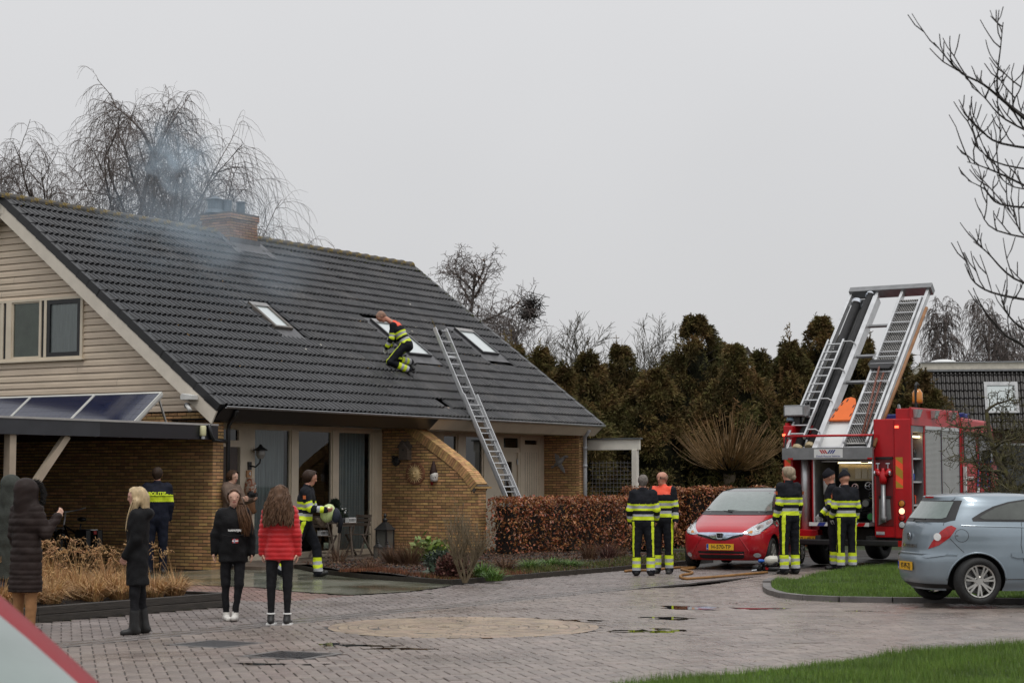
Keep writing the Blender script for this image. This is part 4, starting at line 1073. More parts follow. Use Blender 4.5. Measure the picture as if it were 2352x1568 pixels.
TH=[(1170,57,6.05,1.25,'reddish conifer showing first beyond the roof slope'),(1240,55.5,5.6,1.25,'conifer just right of the roof slope behind the reddish one'),(1290,54,5.0,1.2,'low wide conifer above the pergola beam'),(1350,56,5.5,1.3,'conifer standing behind the pergola post'),(1425,57,5.9,1.2,'brown tinted conifer with pointed top in the middle of the row'),(1500,55,5.1,1.3,'conifer behind the two talking firefighters'),(1600,57,6.75,1.75,'tall broad conifer with ragged top left of the bare pollard'),(1690,55,5.7,1.3,'conifer right behind the pollard willow'),(1750,57,5.6,1.3,'conifer in front of the thatched gable'),(1815,56,5.9,1.2,'conifer filling the gap before the tall brown one'),(1890,57.5,6.75,1.45,'tall brown conifer left of the ladder rack'),(1980,56,6.1,1.35,'conifer seen between the rails of the ladder rack'),(2060,57,5.9,1.3,'conifer behind the right side of the ladder rack'),(2118,55,4.9,1.1,'last conifer of the row beside the dark roof'),(1385,59,5.2,1.2,'half hidden conifer deep behind the pergola'),(1545,59,5.5,1.3,'half hidden conifer left of the tall broad one'),(1655,58.5,6.0,1.2,'conifer leaning against the tall broad one')]
for k,(u,d,h,r,lab) in enumerate(TH):plant_thuja('conifer',lab,tuple(dep(u,1100,d))[:2]+(0,),h*.985,r*1.52,200+k,'row of conifers')
# low dark undergrowth and hedge base behind the second hedge: shut off the view under the crowns
# pollard willow
wl_=thing('pollard_willow','pollarded tree with a wide ball of bare orange shoots','tree',tuple(dep(1676,1100,53.0))[:2]+(0,))
tw=Twigs();tw.add([(0,0,0),(.02,0,.8),(-.01,.02,1.5),(0,0,1.95)],[.17,.145,.14,.2],10);trunk=tw.build('trunk',mat('willow_bark',(.14,.105,.07),.8,.3,8),wl_)
tw=Twigs();rr=np.random.default_rng(3)
for i in range(40):
 a=rr.uniform(0,6.28);e=rr.uniform(.1,1.0);d=np.array([math.cos(a)*math.cos(e),math.sin(a)*math.cos(e),math.sin(e)])
 tw.add([(0,0,1.85),d*.22+[0,0,1.9],d*.45+[0,0,1.92]],[.12,.10,.08],6)
tw.build('knuckle',M_DARKIN,wl_)
tw=Twigs()
for i in range(360):
 a=rr.uniform(0,6.28);e=abs(rr.normal(.42,.45));e=min(e,1.5);d=np.array([math.cos(a)*math.cos(e),math.sin(a)*math.cos(e),math.sin(e)*.9+.02])
 L=rr.uniform(1.0,1.75)*(.93+.05*math.sin(a*3));p=d*.3+np.array([0,0,1.92]);pts=[p];dd=d.copy()
 for j in range(5):dd=dd+np.array([0,0,.15 if e<.9 else .03])+rr.normal(0,.055,3);dd/=np.linalg.norm(dd);p=p+dd*L/5;pts.append(p)
 tw.add(pts,np.linspace(.013,.006,6))
tw.build('shoots',M_WILLOWTW,wl_)
# beech hedges
def leaf_hedge(name,label,corners,w,h,n,z0=.05,m=M_BEECH,leaf=.055):
 """a clipped hedge along a polyline: leaves near the surface, twigs within"""
 t=thing(name,label,'hedge');rr=np.random.default_rng(len(label))
 V=[];Rn=[];tw=Twigs();core=MB()
 tot=sum((Vector(b)-Vector(a)).length for a,b in zip(corners[:-1],corners[1:]))
 for a,b in zip(corners[:-1],corners[1:]):
  a=np.array(a);b=np.array(b);L=np.linalg.norm(b-a);k=int(n*L/tot);d=(b-a)/L;nr=np.array([-d[1],d[0]])
  f=rr.random(k);side=rr.random(k)
  x=rr.uniform(0,L,k);y=np.where(side<.42,-w/2,np.where(side<.6,w/2,rr.uniform(-w/2,w/2,k)));z=np.where(side<.6,rr.random(k)**.85*h,h)
  end=rr.random(k)<.05;x=np.where(end,np.where(rr.random(k)<.5,0,L),x);y=np.where(end,rr.uniform(-w/2,w/2,k),y);z=np.where(end,rr.random(k)*h,z)
  bump=.05*np.sin(x*5+z*4)+.04*np.sin(x*11-z*9)
  y=y*(1+bump)+rr.normal(0,.035,k);z=z+rr.normal(0,.025,k)+(side>=.6)*.03*np.sin(x*7);z=np.maximum(z,0)+z0
  gap=(rr.random(k)<.5)&(np.sin(x*3.1+2)*np.sin(z*5.3+x)>.55);
  C=np.stack([a[0]+d[0]*x+nr[0]*y,a[1]+d[1]*x+nr[1]*y,z],1)[~gap]
  k=len(C);A=rr.normal(0,1,(k,3));A/=np.linalg.norm(A,axis=1)[:,None ];A[:,2]-=.3
  B=np.cross(A,rr.normal(0,1,(k,3)));B/=np.linalg.norm(B,axis=1)[:,None ];s=leaf*rr.uniform(.6,1.3,k)
  nn=np.cross(A,B)
  V.append(np.stack([C,C+A*(s*.55)[:,None ]+B*(s*.36)[:,None ]+nn*(s*.12)[:,None ],C+A*(s*1.15)[:,None ],C+A*(s*.55)[:,None ]-B*(s*.36)[:,None ]+nn*(s*.12)[:,None ]],1).reshape(-1,3));Rn.append(np.repeat(rr.random(k),4))
  for i in range(int(L*46)):
   x=rr.uniform(.05,L-.05);p=np.array([a[0]+d[0]*x,a[1]+d[1]*x,0])+np.append(nr*rr.normal(0,w*.12),0)
   q=p+np.append(nr*rr.normal(0,w*.22)+d*rr.normal(0,.12),z0+rr.uniform(.5,1.05)*h);tw.add([p,(p+q)/2+rr.normal(0,.03,3),q],[.012,.008,.003])
  i0=w*.28
  core.add([tuple(a[:2]+d*.12+nr*sy*i0)+(zz,) for zz in (z0+.1,z0+h-.14) for sy in (-1,1)]+[tuple(b[:2]-d*.12+nr*sy*i0)+(zz,) for zz in (z0+.1,z0+h-.14) for sy in (-1,1)],[(0,4,6,2),(1,3,7,5),(2,6,7,3),(0,2,3,1),(4,5,7,6)])
 V=np.concatenate(V);inst('leaves',np_mesh('leaves',V,np.arange(len(V)).reshape(-1,4),m,rnd=np.concatenate(Rn)),t)
 tw.build('stems',M_DARKIN,t);core.build('inner_twigs',M_DARKIN,t)
 return t
p0,p1=hw(6.75,-2.1),hw(14.9,-2.1)
leaf_hedge('beech_hedge','clipped copper beech hedge in front of the far front door',[(p0.x,p0.y),(p1.x,p1.y)],.7,1.20,17000)
h2=[dep(1432,1100,47.2),dep(1640,1100,46.6),dep(1860,1100,46.6)]
leaf_hedge('beech_hedge','taller copper beech hedge behind the red hatchback',[(p.x,p.y) for p in h2],.8,1.40,14000)
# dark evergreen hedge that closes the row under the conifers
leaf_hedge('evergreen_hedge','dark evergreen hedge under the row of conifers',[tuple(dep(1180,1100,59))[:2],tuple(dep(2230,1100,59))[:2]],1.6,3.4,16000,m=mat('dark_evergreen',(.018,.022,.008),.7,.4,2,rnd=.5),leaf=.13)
# ------------------------------------------------------------------ cars: hull from level slices, trim laid onto the hull
M_TYRE=mat('tyre',(.012,.012,.012),.7,.3,20,bump=.3,bscale=60)
M_RIM=mat('alloy',(.50,.49,.46),.35,.1,6,metal=.85)
M_RIMD=mat('alloy_dark',(.20,.20,.20),.4,.1,6,metal=.7)
M_PLASTIC=mat('black_plastic',(.012,.012,.013),.45,.2,10)
M_CHROME=mat('chrome',(.65,.68,.72),.12,.05,4,metal=.95)
M_LENS=mat('clear_lens',(.55,.58,.60),.08,.25,30,coat=.6)
M_LENS2=mat('lamp_reflector',(.80,.80,.78),.15,.1,20,metal=.6)
M_AMBER=mat('amber_lens',(.60,.22,.03),.15,.1,10,coat=.4)
M_REDLENS=mat('red_lens',(.38,.006,.008),.12,.2,20,coat=.5)
M_PLATE=mat('plate_yellow',(.72,.40,.02),.4,.05,5)
M_PLATEBLUE=mat('plate_blue',(.01,.06,.36),.4,.05,5)
M_INK=mat('black_ink',(.012,.012,.012),.5,0)
M_WHITE=mat('white_print',(.75,.75,.73),.5,0)
M_GLASSCAR=mat('rain_wet_glass',(.018,.022,.021),.05,.2,3,coat=.4)
M_RAINSKY=mat('rain_sky_glass',(.15,.19,.178),.10,.10,9,coat=.5,bump=.05,bscale=120,bdist=.002)  # pale base colour: rain film plus the reflected sky painted into the glass
def interp(tab,z):
 a=np.array(tab); return np.interp(z,a[:,0],a[:,1])
class Car:
 def __init__(s,name,label,loc,heading,paint,xf,xr,w,axles,track,wr,nf=3.0,nr=3.2,arch=.365,zl= None ,z_bot=.18):
  s.t=thing(name,label,'car',loc,heading)
  zt=max(a[0] for a in xf);zs=[]
# dense where the outline runs flat
  zz=np.linspace(z_bot,zt,400);f=interp(xf,zz);r=interp(xr,zz);ww=interp(w,zz)
  ds=np.sqrt(np.diff(zz)**2*4+np.diff(f)**2+np.diff(r)**2+np.diff(ww)**2*3);cum=np.concatenate([[0],np.cumsum(ds)])
  lev=np.interp(np.linspace(0,cum[-1],96),cum,zz)
  k=np.array([1,2,3,2,1.]);k/=k.sum()
  def sm(tab):
   y=interp(tab,lev);p=np.pad(y,2,mode='edge');o=np.convolve(p,k,'valid');o[0]=y[0];o[-1]=y[-1]; return o
  F,Rr,W=sm(xf),sm(xr),sm(w);n=128;V=[]
  th=np.linspace(0,2*math.pi,n,endpoint= False )
  c,sn=np.cos(th),np.sin(th)
  for i,z in enumerate(lev):
   xm=(F[i]+Rr[i])/2;a=(F[i]-Rr[i])/2
   e=np.where(c>0,nf+(3.0*np.clip((.82-z)/.12,0,1)),nr)
   x=xm+a*np.sign(c)*np.abs(c)**(2/e);y=W[i]*np.sign(sn)*np.abs(sn)**(2/3.4)
   V.append(np.stack([x,y,np.full(n,z)],1))
  V=np.concatenate(V);m=len(lev)
  Fq=[(i*n+j,i*n+(j+1)%n,(i+1)*n+(j+1)%n,(i+1)*n+j) for i in range(m-1) for j in range(n)]
  me=bpy.data.meshes.new('body');me.from_pydata(V.tolist(),[],Fq+[tuple(range(n))[::-1],tuple(range((m-1)*n,m*n))])
  me.materials.append(paint);me.materials.append(M_PLASTIC)
  body=bpy.data.objects.new('body',me);COL.objects.link(body)
  cut=MB();cut.cur=1
  for ax in axles:
   for sg in (-1,1):cut.lathe([(arch,.46),(arch,1.2)] if sg>0 else [(arch,-1.2),(arch,-.46)],40,(ax,0,wr),axis='y')
  co=cut.build('cut',[paint,M_PLASTIC]);bpy.context.view_layer.update()
  md=body.modifiers.new('b','BOOLEAN');md.object=co;md.operation='DIFFERENCE';md.solver='EXACT'
  dg=bpy.context.evaluated_depsgraph_get();dg.update();me2=bpy.data.meshes.new_from_object(body.evaluated_get(dg))
  bpy.data.objects.remove(co);bpy.data.objects.remove(body)
  bm=bmesh.new();bm.from_mesh(me);s.bvh=BVHTree.FromBMesh(bm);bm.free()
  for p in me2.polygons:p.use_smooth=len(p.vertices)<20
  if hasattr(me2,'set_sharp_from_angle'):me2.set_sharp_from_angle(angle=R(35))
  s.body=inst('body',me2,s.t)
 def cast(s,a,b,view):
  o,d={'front':((5,a,b),(-1,0,0)),'rear':((-5,a,b),(1,0,0)),'left':((a,3,b),(0,-1,0)),'right':((a,-3,b),(0,1,0)),'top':((a,b,3),(0,0,-1))}[view]
  h=s.bvh.ray_cast(Vector(o),Vector(d))
  return h[0],h[1],Vector(d)
 def patch(s,name,poly,view,m,off=.004,step=.06,parent= None ,mirror= False ,smooth= True ):
  """a piece of trim or glass cut to an outline and laid on the hull"""
  outs=[]
  for mir in ((1,-1) if mirror else (1,)):
   pl=[(a*mir if view in ('front','rear') else a,b) for a,b in poly];vw=view
   if mirror and view in ('left','right'):vw=view if mir==1 else ('right' if view=='left' else 'left');pl=poly
   bm=bmesh.new();bm.faces.new([bm.verts.new((a,b,0)) for a,b in pl]);bb=np.array(pl)
   for ax in (0,1):
    k=bb[:,ax].min()+step
    while k<bb[:,ax].max()-1e-4:
     bmesh.ops.bisect_plane(bm,geom=bm.verts[:]+bm.edges[:]+bm.faces[:],plane_co=(k,0,0) if ax==0 else (0,k,0),plane_no=(1,0,0) if ax==0 else (0,1,0));k+=step
   last= None
   for v in bm.verts:
    h,nrm,d=s.cast(v.co.x,v.co.y,vw)
    if h is None :h=last or Vector((0,0,0));nrm=-d
    if nrm.dot(d)>0:nrm=-nrm
    last=h;v.co=h+nrm*off
   bmesh.ops.recalc_face_normals(bm,faces=bm.faces[:])
   f0=bm.faces[:][0]
   if f0.normal.dot(-d)<0:bmesh.ops.reverse_faces(bm,faces=bm.faces[:])
   me=bpy.data.meshes.new(name);bm.to_mesh(me);bm.free();me.materials.append(m)
   if smooth:me.polygons.foreach_set('use_smooth',[ True ]*len(me.polygons))
   outs.append(inst(name,me,parent or s.t))
  return outs
 def line(s,name,pts,view,m= None ,r=.004,off=0.0,parent= None ):
  P=[]
  for (a,b),(a2,b2) in zip(pts[:-1],pts[1:]):
   k=max(2,int(math.hypot(a2-a,b2-b)/.06))
   for i in range(k+(1 if (a2,b2)==pts[-1] else 0)):
    h,nrm,d=s.cast(a+(a2-a)*i/k,b+(b2-b)*i/k,view)
    if h is not None :P.append(h+(-d)*off)
  return MB().tube(P,r,5,False ).build(name,m or M_PLASTIC,parent or s.t)
def wheel(parent,loc,r,w,rr,side,spokes=7,double= True ,mrim= None ,steer=0):
 """side +1: outer face towards +y"""
 t=bpy.data.objects.new('wheel',None );place(t,parent,loc,(0,0,steer));s=side
 sh=w*.5
 prof=[(rr,-sh*.8),(rr+.012,-sh),(r*.86,-sh*1.02),(r*.965,-sh*.9),(r,-sh*.6),(r,sh*.6),(r*.965,sh*.9),(r*.86,sh*1.02),(rr+.012,sh),(rr,sh*.8)]
 ty=MB().lathe(prof,48,axis='y',caps= False );ty.build('tyre',M_TYRE,t,smooth= True )
 k=MB();h=s*sh
 k.lathe([(rr,h*.85),(rr-.008,h*.95),(rr-.025,h*.9),(rr-.03,h*.1),(rr-.03,-h*.6)],40,axis='y',caps= False )
 for i in range(spokes):
  a0=2*math.pi*i/spokes+.2
  for da in ((-.14,.14) if double else (0,)):
   a1=a0+da;dd=Vector((math.cos(a1),0,math.sin(a1)));st=Vector((math.cos(a0+da*.5),0,math.sin(a0+da*.5)))*.045
   k.bar(Vector((st.x,h*.72,st.z)),Vector((dd.x*(rr-.02),h*.84,dd.z*(rr-.02))),.026 if double else .045,.03,up=(0,1,0))
 k.lathe([(.001,h*.86),(.05,h*.86),(.075,h*.7),(.08,h*.4)],20,axis='y',caps= False )
 k.build('rim',mrim or M_RIM,t)
 k=MB()
 for i in range(5):a=i*1.2566;k.lathe([(.009,h*.80),(.009,h*.88)],6,(math.cos(a)*.055,0,math.sin(a)*.055),axis='y')
 k.build('bolt',M_PLASTIC,t)
 MB().lathe([(rr-.05,h*.05),(rr-.06,h*.12),(.001,h*.12)],32,axis='y',caps= False ).build('brake_disc',M_RIMD,t)
 return t
def plate(parent,loc,rot,s,w=.52,h=.115):
 p=MB().box(-w/2,w/2,-.008,0,-h/2,h/2).build('licence_plate',M_PLATE,parent,loc=loc,rot=rot)
 MB().box(-w/2+.004,-w/2+.042,-.010,-.002,-h/2+.004,h/2-.004).build('blue_band',M_PLATEBLUE,p)
 text('plate_number',s,h*.86,M_INK,p,(.02,-.0095,-.002),(math.pi/2,0,0),extrude=.001,bold=.0015,sx=.94)
 text('country_letters','NL',h*.22,M_WHITE,p,(-w/2+.023,-.0112,-h*.27),(math.pi/2,0,0),extrude=.0008)
 return p
# --- red hatchback in front of the fire engine
def paint(name,c,rough=.28,var=.06): return mat(name,c,rough,var,2.0,coat=.8,bump=.035,bscale=160,bdist=.002)
M_REDCAR=mat('red_car_paint',(.44,.008,.018),.3,.06,2,coat=.45,bump=.035,bscale=160,bdist=.002)
JXF=[(.18,1.86),(.24,1.95),(.34,2.02),(.48,2.06),(.60,2.07),(.68,2.05),(.75,2.00),(.81,1.89),(.87,1.70),(.93,1.47),(.99,1.25),(1.03,1.10),(1.10,.94),(1.20,.70),(1.30,.45),(1.40,.16),(1.46,-.08),(1.50,-.35),(1.525,-.7)]
JXR=[(.18,-1.72),(.3,-1.82),(.5,-1.86),(.7,-1.85),(.9,-1.81),(1.05,-1.75),(1.2,-1.67),(1.35,-1.57),(1.45,-1.42),(1.50,-1.15),(1.525,-.75)]
JW=[(.18,.78),(.26,.835),(.4,.85),(.6,.85),(.75,.845),(.88,.83),(.98,.805),(1.05,.78),(1.2,.715),(1.33,.655),(1.43,.60),(1.49,.52),(1.515,.40),(1.525,.28)]
fa=Vector((4.14,36.0,0));hd=Vector((-.358,-.934,0)).normalized()
c1=fa-hd*1.25
red=Car('hatchback_car','red hatchback with dark glass roof parked before the fire engine',(c1.x,c1.y,0),math.atan2(hd.y,hd.x),M_REDCAR,JXF,JXR,JW,(1.25,-1.25),1.48,.30,nf=2.9)
red.patch('windscreen_surround',[(-.70,1.035),(.70,1.035),(.66,1.12),(.565,1.40),(.535,1.455),(-.535,1.455),(-.565,1.40),(-.66,1.12)],'front',M_PLASTIC,.003)
red.patch('windscreen',[(-.655,1.075),(.655,1.075),(.60,1.20),(.53,1.40),(.51,1.435),(-.51,1.435),(-.53,1.40),(-.60,1.20)],'front',M_RAINSKY,.007)
red.patch('cowl',[(-.69,1.005),(.69,1.005),(.68,1.045),(-.68,1.045)],'front',M_PLASTIC,.006)
M_ROOFD=mat('dark_roof',(.015,.016,.018),.12,.2,3,coat=.5,bump=.12,bscale=90,bdist=.004)
red.patch('glass_roof',[(.02,-.50),(.02,.50),(-.5,.50),(-1.2,.46),(-1.2,-.46),(-.5,-.50)],'top',M_ROOFD,.004,.08)
for sg in (1,-1):
 M2= lambda P:[(a*sg,b) for a,b in P]
 hl_=red.patch('headlight',M2([(.41,.675),(.58,.645),(.70,.68),(.757,.76),(.78,.87),(.772,.955),(.735,.972),(.64,.90),(.52,.78)]),'front',M_CHROME,.005,.04)[0]
 red.patch('lens',M2([(.45,.685),(.58,.662),(.69,.695),(.742,.768),(.763,.87),(.757,.935),(.732,.948),(.655,.885),(.54,.775)]),'front',M_LENS,.009,.04,hl_)
 cc=[(.65+.05*math.cos(t),.775+.055*math.sin(t)) for t in np.linspace(0,6.283,18)[:-1]];red.patch('reflector',M2(cc),'front',M_LENS2,.012,.05,hl_)
 cc=[(.715+.025*math.cos(t),.865+.035*math.sin(t)) for t in np.linspace(0,6.283,14)[:-1]];red.patch('reflector',M2(cc),'front',M_LENS2,.012,.05,hl_)
 cc=[(.65+.022*math.cos(t),.775+.025*math.sin(t)) for t in np.linspace(0,6.283,14)[:-1]];red.patch('bulb',M2(cc),'front',M_RIMD,.015,.05,hl_)
 red.patch('indicator',M2([(.50,.69),(.575,.683),(.585,.72),(.55,.728)]),'front',M_AMBER,.012,.04,hl_)
 cc=[(.64+.115*math.cos(t),.285+.058*math.sin(t)) for t in np.linspace(0,6.283,22)[:-1]];fg=red.patch('fog_lamp',M2(cc),'front',M_REDCAR,.002,.05)[0]
 cc=[(.64+.058*math.cos(t),.285+.040*math.sin(t)) for t in np.linspace(0,6.283,22)[:-1]];red.patch('lens',M2(cc),'front',M_LENS,.010,.05,fg)
 red.line('bumper_crease',[(.36*sg,.62),(.44*sg,.50),(.52*sg,.36),(.50*sg,.26)],'front',M_REDCAR,.012)
 red.line('bonnet_seam',[(.74*sg,.945),(.745*sg,.985),(.735*sg,1.02)],'front',M_PLASTIC,.004)
gr=red.patch('grille',[(-.46,.69),(-.2,.70),(.2,.70),(.46,.69),(.42,.635),(.26,.595),(.10,.555),(-.10,.555),(-.26,.595),(-.42,.635)],'front',M_PLASTIC,.004,.05)[0]
M_CHROMEB=mat('blue_chrome',(.50,.58,.70),.15,.2,6,metal=.9)
red.patch('grille_bar',[(-.45,.688),(-.2,.695),(.2,.695),(.45,.688),(.41,.662),(.24,.635),(.12,.585),(-.12,.585),(-.24,.635),(-.41,.662)],'front',M_CHROMEB,.016,.05,gr)
red.line('grille_rib',[(-.40,.668),(-.22,.655),(-.1,.645)],'front',M_CHROME,.005,.018,gr);red.line('grille_rib',[(.40,.668),(.22,.655),(.1,.645)],'front',M_CHROME,.005,.018,gr)
hp=red.cast(0,.64,'front')[0]
bd=MB();bx=hp.x+.03
bd.tube([(bx,-.055,.69),(bx,.055,.69),(bx,.066,.675),(bx,.052,.598),(bx,.04,.586),(bx,-.04,.586),(bx,-.052,.598),(bx,-.066,.675),(bx,-.055,.69)],.007,6)
bd.bar((bx,-.034,.672),(bx,-.026,.604),.014,.014,up=(1,0,0));bd.bar((bx,.034,.672),(bx,.026,.604),.014,.014,up=(1,0,0));bd.bar((bx,-.03,.638),(bx,.03,.638),.012,.014,up=(1,0,0))
bg_=MB().prism([(-.058,.688),(.058,.688),(.05,.59),(-.05,.59)],bx-.016,bx-.006,lambda a,b,h:(h,a,b)).build('badge',M_PLASTIC,gr);bd.build('emblem',M_CHROME,bg_)
red.patch('lower_intake',[(-.44,.355),(.44,.355),(.42,.235),(.36,.215),(-.36,.215),(-.42,.235)],'front',M_PLASTIC,.004,.05)
for z in (.30,):red.line('intake_bar',[(-.42,z),(0,z),(.42,z)],'front',M_REDCAR,.012,.004)
for z in (.335,.265,.24):red.line('intake_slat',[(-.4,z),(0,z),(.4,z)],'front',M_IRON,.004,.004)
pz=red.cast(0,.435,'front')[0]
plate(red.t,(pz.x+.012,0,.435),(0,0,math.pi/2),'H-570-TP')
# wipers
for y0,y1 in ((.60,-.12),(-.02,-.58)):
 a,_,_=red.cast(y0,1.055,'front');b,_,_=red.cast(y1,1.085 if y1>-.3 else 1.10,'front');MB().tube([a+Vector((.015,0,.01)),(a+b)/2+Vector((.05,0,.01)),b+Vector((.015,0,.01))],.011,6).build('wiper',M_PLASTIC,red.t)
a,_,_=red.cast(.0,1.40,'front');MB().ball(a+Vector((-.02,0,-.03)),.05,10,6,(.4,1.4,.7)).build('rear_view_mirror',M_PLASTIC,red.t,smooth= True )
for vw in ('left','right'):
 red.patch('side_window',[(.98,1.04),(.55,1.27),(.2,1.38),(-.5,1.44),(-1.1,1.42),(-1.45,1.28),(-1.5,1.10),(-.5,1.04)],vw,M_GLASSCAR,.004,.1)
 red.line('door_seam',[(.72,1.0),(.78,.7),(.70,.35)],vw);red.line('door_seam',[(-.28,1.0),(-.26,.6),(-.32,.32)],vw)
 red.line('sill_line',[(.8,.33),(-.8,.33)],vw)
 sg=1 if vw=='left' else -1
 if sg>0:MB().ball((.86,sg*.80,1.05),.055,12,8,(.6,1.0,.9)).build('door_mirror',M_REDCAR,red.t,smooth= True )
 MB().box(.98,1.04,sg*.835-.012,sg*.835+.012,.80,.83).build('side_repeater',M_LENS,red.t)
for ax in (1.25,-1.25):
 for sg in (-1,1):wheel(red.t,(ax,sg*.735,.295),.295,.18,.20,sg,7,False )
# --- silver blue hatchback, seen from behind and beside
M_SILVER=mat('silver_blue_paint',(.245,.300,.345),.34,.06,2,coat=.7,metal=.4)
CXF=[(.2,1.86),(.3,1.96),(.5,2.02),(.66,2.02),(.76,1.95),(.84,1.75),(.92,1.4),(1.0,1.08),(1.1,.86),(1.25,.56),(1.38,.22),(1.45,-.05),(1.485,-.35),(1.50,-.7)]
CXR=[(.2,-1.78),(.27,-1.90),(.34,-1.945),(.48,-1.96),(.58,-1.965),(.63,-1.955),(.68,-1.915),(.80,-1.905),(.95,-1.885),(1.05,-1.855),(1.12,-1.815),(1.25,-1.71),(1.36,-1.625),(1.405,-1.60),(1.43,-1.61),(1.455,-1.60),(1.475,-1.42),(1.49,-1.12),(1.50,-.75)]
CW=[(.2,.78),(.3,.84),(.5,.862),(.68,.865),(.80,.86),(.92,.845),(1.02,.82),(1.10,.785),(1.2,.745),(1.32,.69),(1.40,.64),(1.455,.585),(1.485,.47),(1.5,.30)]
axw=Vector((6.27,25.71,0));fd=Vector((math.sin(R(80)),math.cos(R(80)),0));rd=Vector((fd.y,-fd.x,0))
ctr=axw-rd*.745+fd*1.255
cor=Car('hatchback_car','silver blue three-door hatchback parked against the grass island kerb',(ctr.x,ctr.y,-.01),math.atan2(fd.y,fd.x),M_SILVER,CXF,CXR,CW,(1.255,-1.255),1.49,.31,nf=3.0,nr=3.3,arch=.375)
cor.patch('rear_window_surround',[(-.60,1.10),(.60,1.10),(.655,1.13),(.565,1.395),(-.565,1.395),(-.655,1.13)],'rear',M_PLASTIC,.004)
cor.patch('rear_window',[(-.54,1.145),(.54,1.145),(.575,1.165),(.515,1.375),(-.515,1.375),(-.575,1.165)],'rear',M_RAINSKY,.008)
cor.patch('brake_lamp',[(-.15,1.425),(.15,1.425),(.15,1.445),(-.15,1.445)],'rear',M_REDLENS,.006)
for vw in ('right','left'):
# the side glass tapers to a point at the rear
 arc=[(-1.30,1.155),(-1.16,1.235),(-.98,1.315),(-.75,1.375),(-.45,1.415),(-.05,1.425),(.15,1.38),(.45,1.25),(.72,1.09)]
 cor.patch('side_window_surround',arc+[(-1.29,1.115)],vw,M_PLASTIC,.004,.08)
 arc2=[(-1.20,1.165),(-1.10,1.225),(-.95,1.295),(-.74,1.352),(-.45,1.39),(-.05,1.40),(.13,1.36),(.42,1.235),(.62,1.12)]
 cor.patch('side_window',arc2+[(-1.14,1.14)],vw,mat('tinted_glass',(.07,.078,.07),.05,.3,2.5,coat=.4),.008,.08)
 tl=cor.patch('tail_light',[(-1.57,1.06),(-1.62,1.045),(-1.70,.98),(-1.79,.84),(-1.83,.74),(-1.72,.795),(-1.60,.90),(-1.515,1.025)],vw,M_REDLENS,.006,.03)[0]
 cor.patch('lens',[(-1.735+.038*math.cos(t),.905+.052*math.sin(t)) for t in np.linspace(0,6.283,16)[:-1]],vw,M_LENS2,.010,.05,tl)
 fc=[(-1.455+.085*math.cos(t),.925+.085*math.sin(t)) for t in np.linspace(0,6.283,30)]
 if vw=='right':cor.line('fuel_cap',fc,vw,M_PLASTIC,.0035)
 cor.line('fuel_cap_notch',[(-1.53,.925),(-1.50,.925)],vw,M_PLASTIC,.006)
 cor.line('bumper_seam',[(-1.60,.885),(-1.52,.79),(-1.43,.70)],vw,M_PLASTIC,.004)
 cor.line('tailgate_seam',[(-1.66,1.06),(-1.645,1.10),(-1.61,1.13)],vw,M_PLASTIC,.004)
 cor.line('spoiler_seam',[(-1.56,1.385),(-1.50,1.39),(-1.455,1.41),(-1.44,1.44)],vw,M_PLASTIC,.004)
 cor.patch('rubbing_strip',[(-1.90,.635),(-1.86,.66),(-1.66,.695),(-1.625,.69),(-1.66,.655),(-1.86,.618)],vw,M_SILVER,.016,.05)
 cor.patch('door_strip',[(-.80,.645),(-.80,.69),(.8,.69),(.8,.635),(-.72,.625)],vw,M_SILVER,.016,.1)
 cor.line('door_seam',[(-.62,1.10),(-.66,.8),(-.60,.42)],vw,M_PLASTIC,.004)
 cor.line('sill_line',[(-.85,.34),(.8,.34)],vw,M_PLASTIC,.006)
 cor.line('shoulder',[(-1.45,1.06),(-.4,1.03),(.9,.96)],vw,M_SILVER,.010)
 MB().ball((.62,(1 if vw=='left' else -1)*.93,1.06),.10,12,8,(.7,.9,.75)).build('door_mirror',M_SILVER,cor.t,smooth= True )
# wheel arch lip
for ax in (-1.255,1.255):
 for vw in ('right','left'):
  P=[]
  for t in np.linspace(.05,math.pi-.05,30):
   h,nrm,d=cor.cast(ax+.385*math.cos(t),.31+.385*math.sin(t),vw)
   if h is not None :P.append(h-d*.004)
  MB().tube(P,.014,6).build('arch_lip',M_SILVER,cor.t,smooth= True )
bx=cor.cast(0,.80,'rear')[0].x
MB().lathe([(.052,-.012),(.052,0),(.04,.004)],24,(bx-.004,0,.90),axis='x').build('badge',M_CHROME,cor.t)
text('badge_ring','o',.10,M_RIMD,cor.t,(bx-.02,0,.905),(math.pi/2,0,-math.pi/2),extrude=.002)
cor.patch('tailgate_handle',[(-.25,.755),(.25,.755),(.25,.795),(-.25,.795)],'rear',M_CHROME,.01,.06)
cor.line('bumper_top',[(-.72,.665),(0,.672),(.72,.665)],'rear',M_SILVER,.016)
a,_,_=cor.cast(.0,1.11,'rear');MB().tube([a+Vector((-.02,0,0)),a+Vector((-.05,-.12,.03)),a+Vector((-.02,-.42,.03))],.012,6).build('wiper',M_PLASTIC,cor.t)
plx=cor.cast(-.40,.50,'rear')[0];nr_=cor.cast(-.40,.50,'rear')[1]
plate(cor.t,(cor.cast(0,.5,'rear')[0].x-.012,0,.50),(0,0,-math.pi/2),'97-PF-ZJ',.5,.115)
cor.patch('bumper_base',[(-.6,.21),(.6,.21),(.62,.27),(-.62,.27)],'rear',M_PLASTIC,.004)
for ax in (1.255,-1.255):
 for sg in (-1,1):wheel(cor.t,(ax,sg*.755,.315 if sg<0 else .29),.315,.20,.225,sg,7,True )
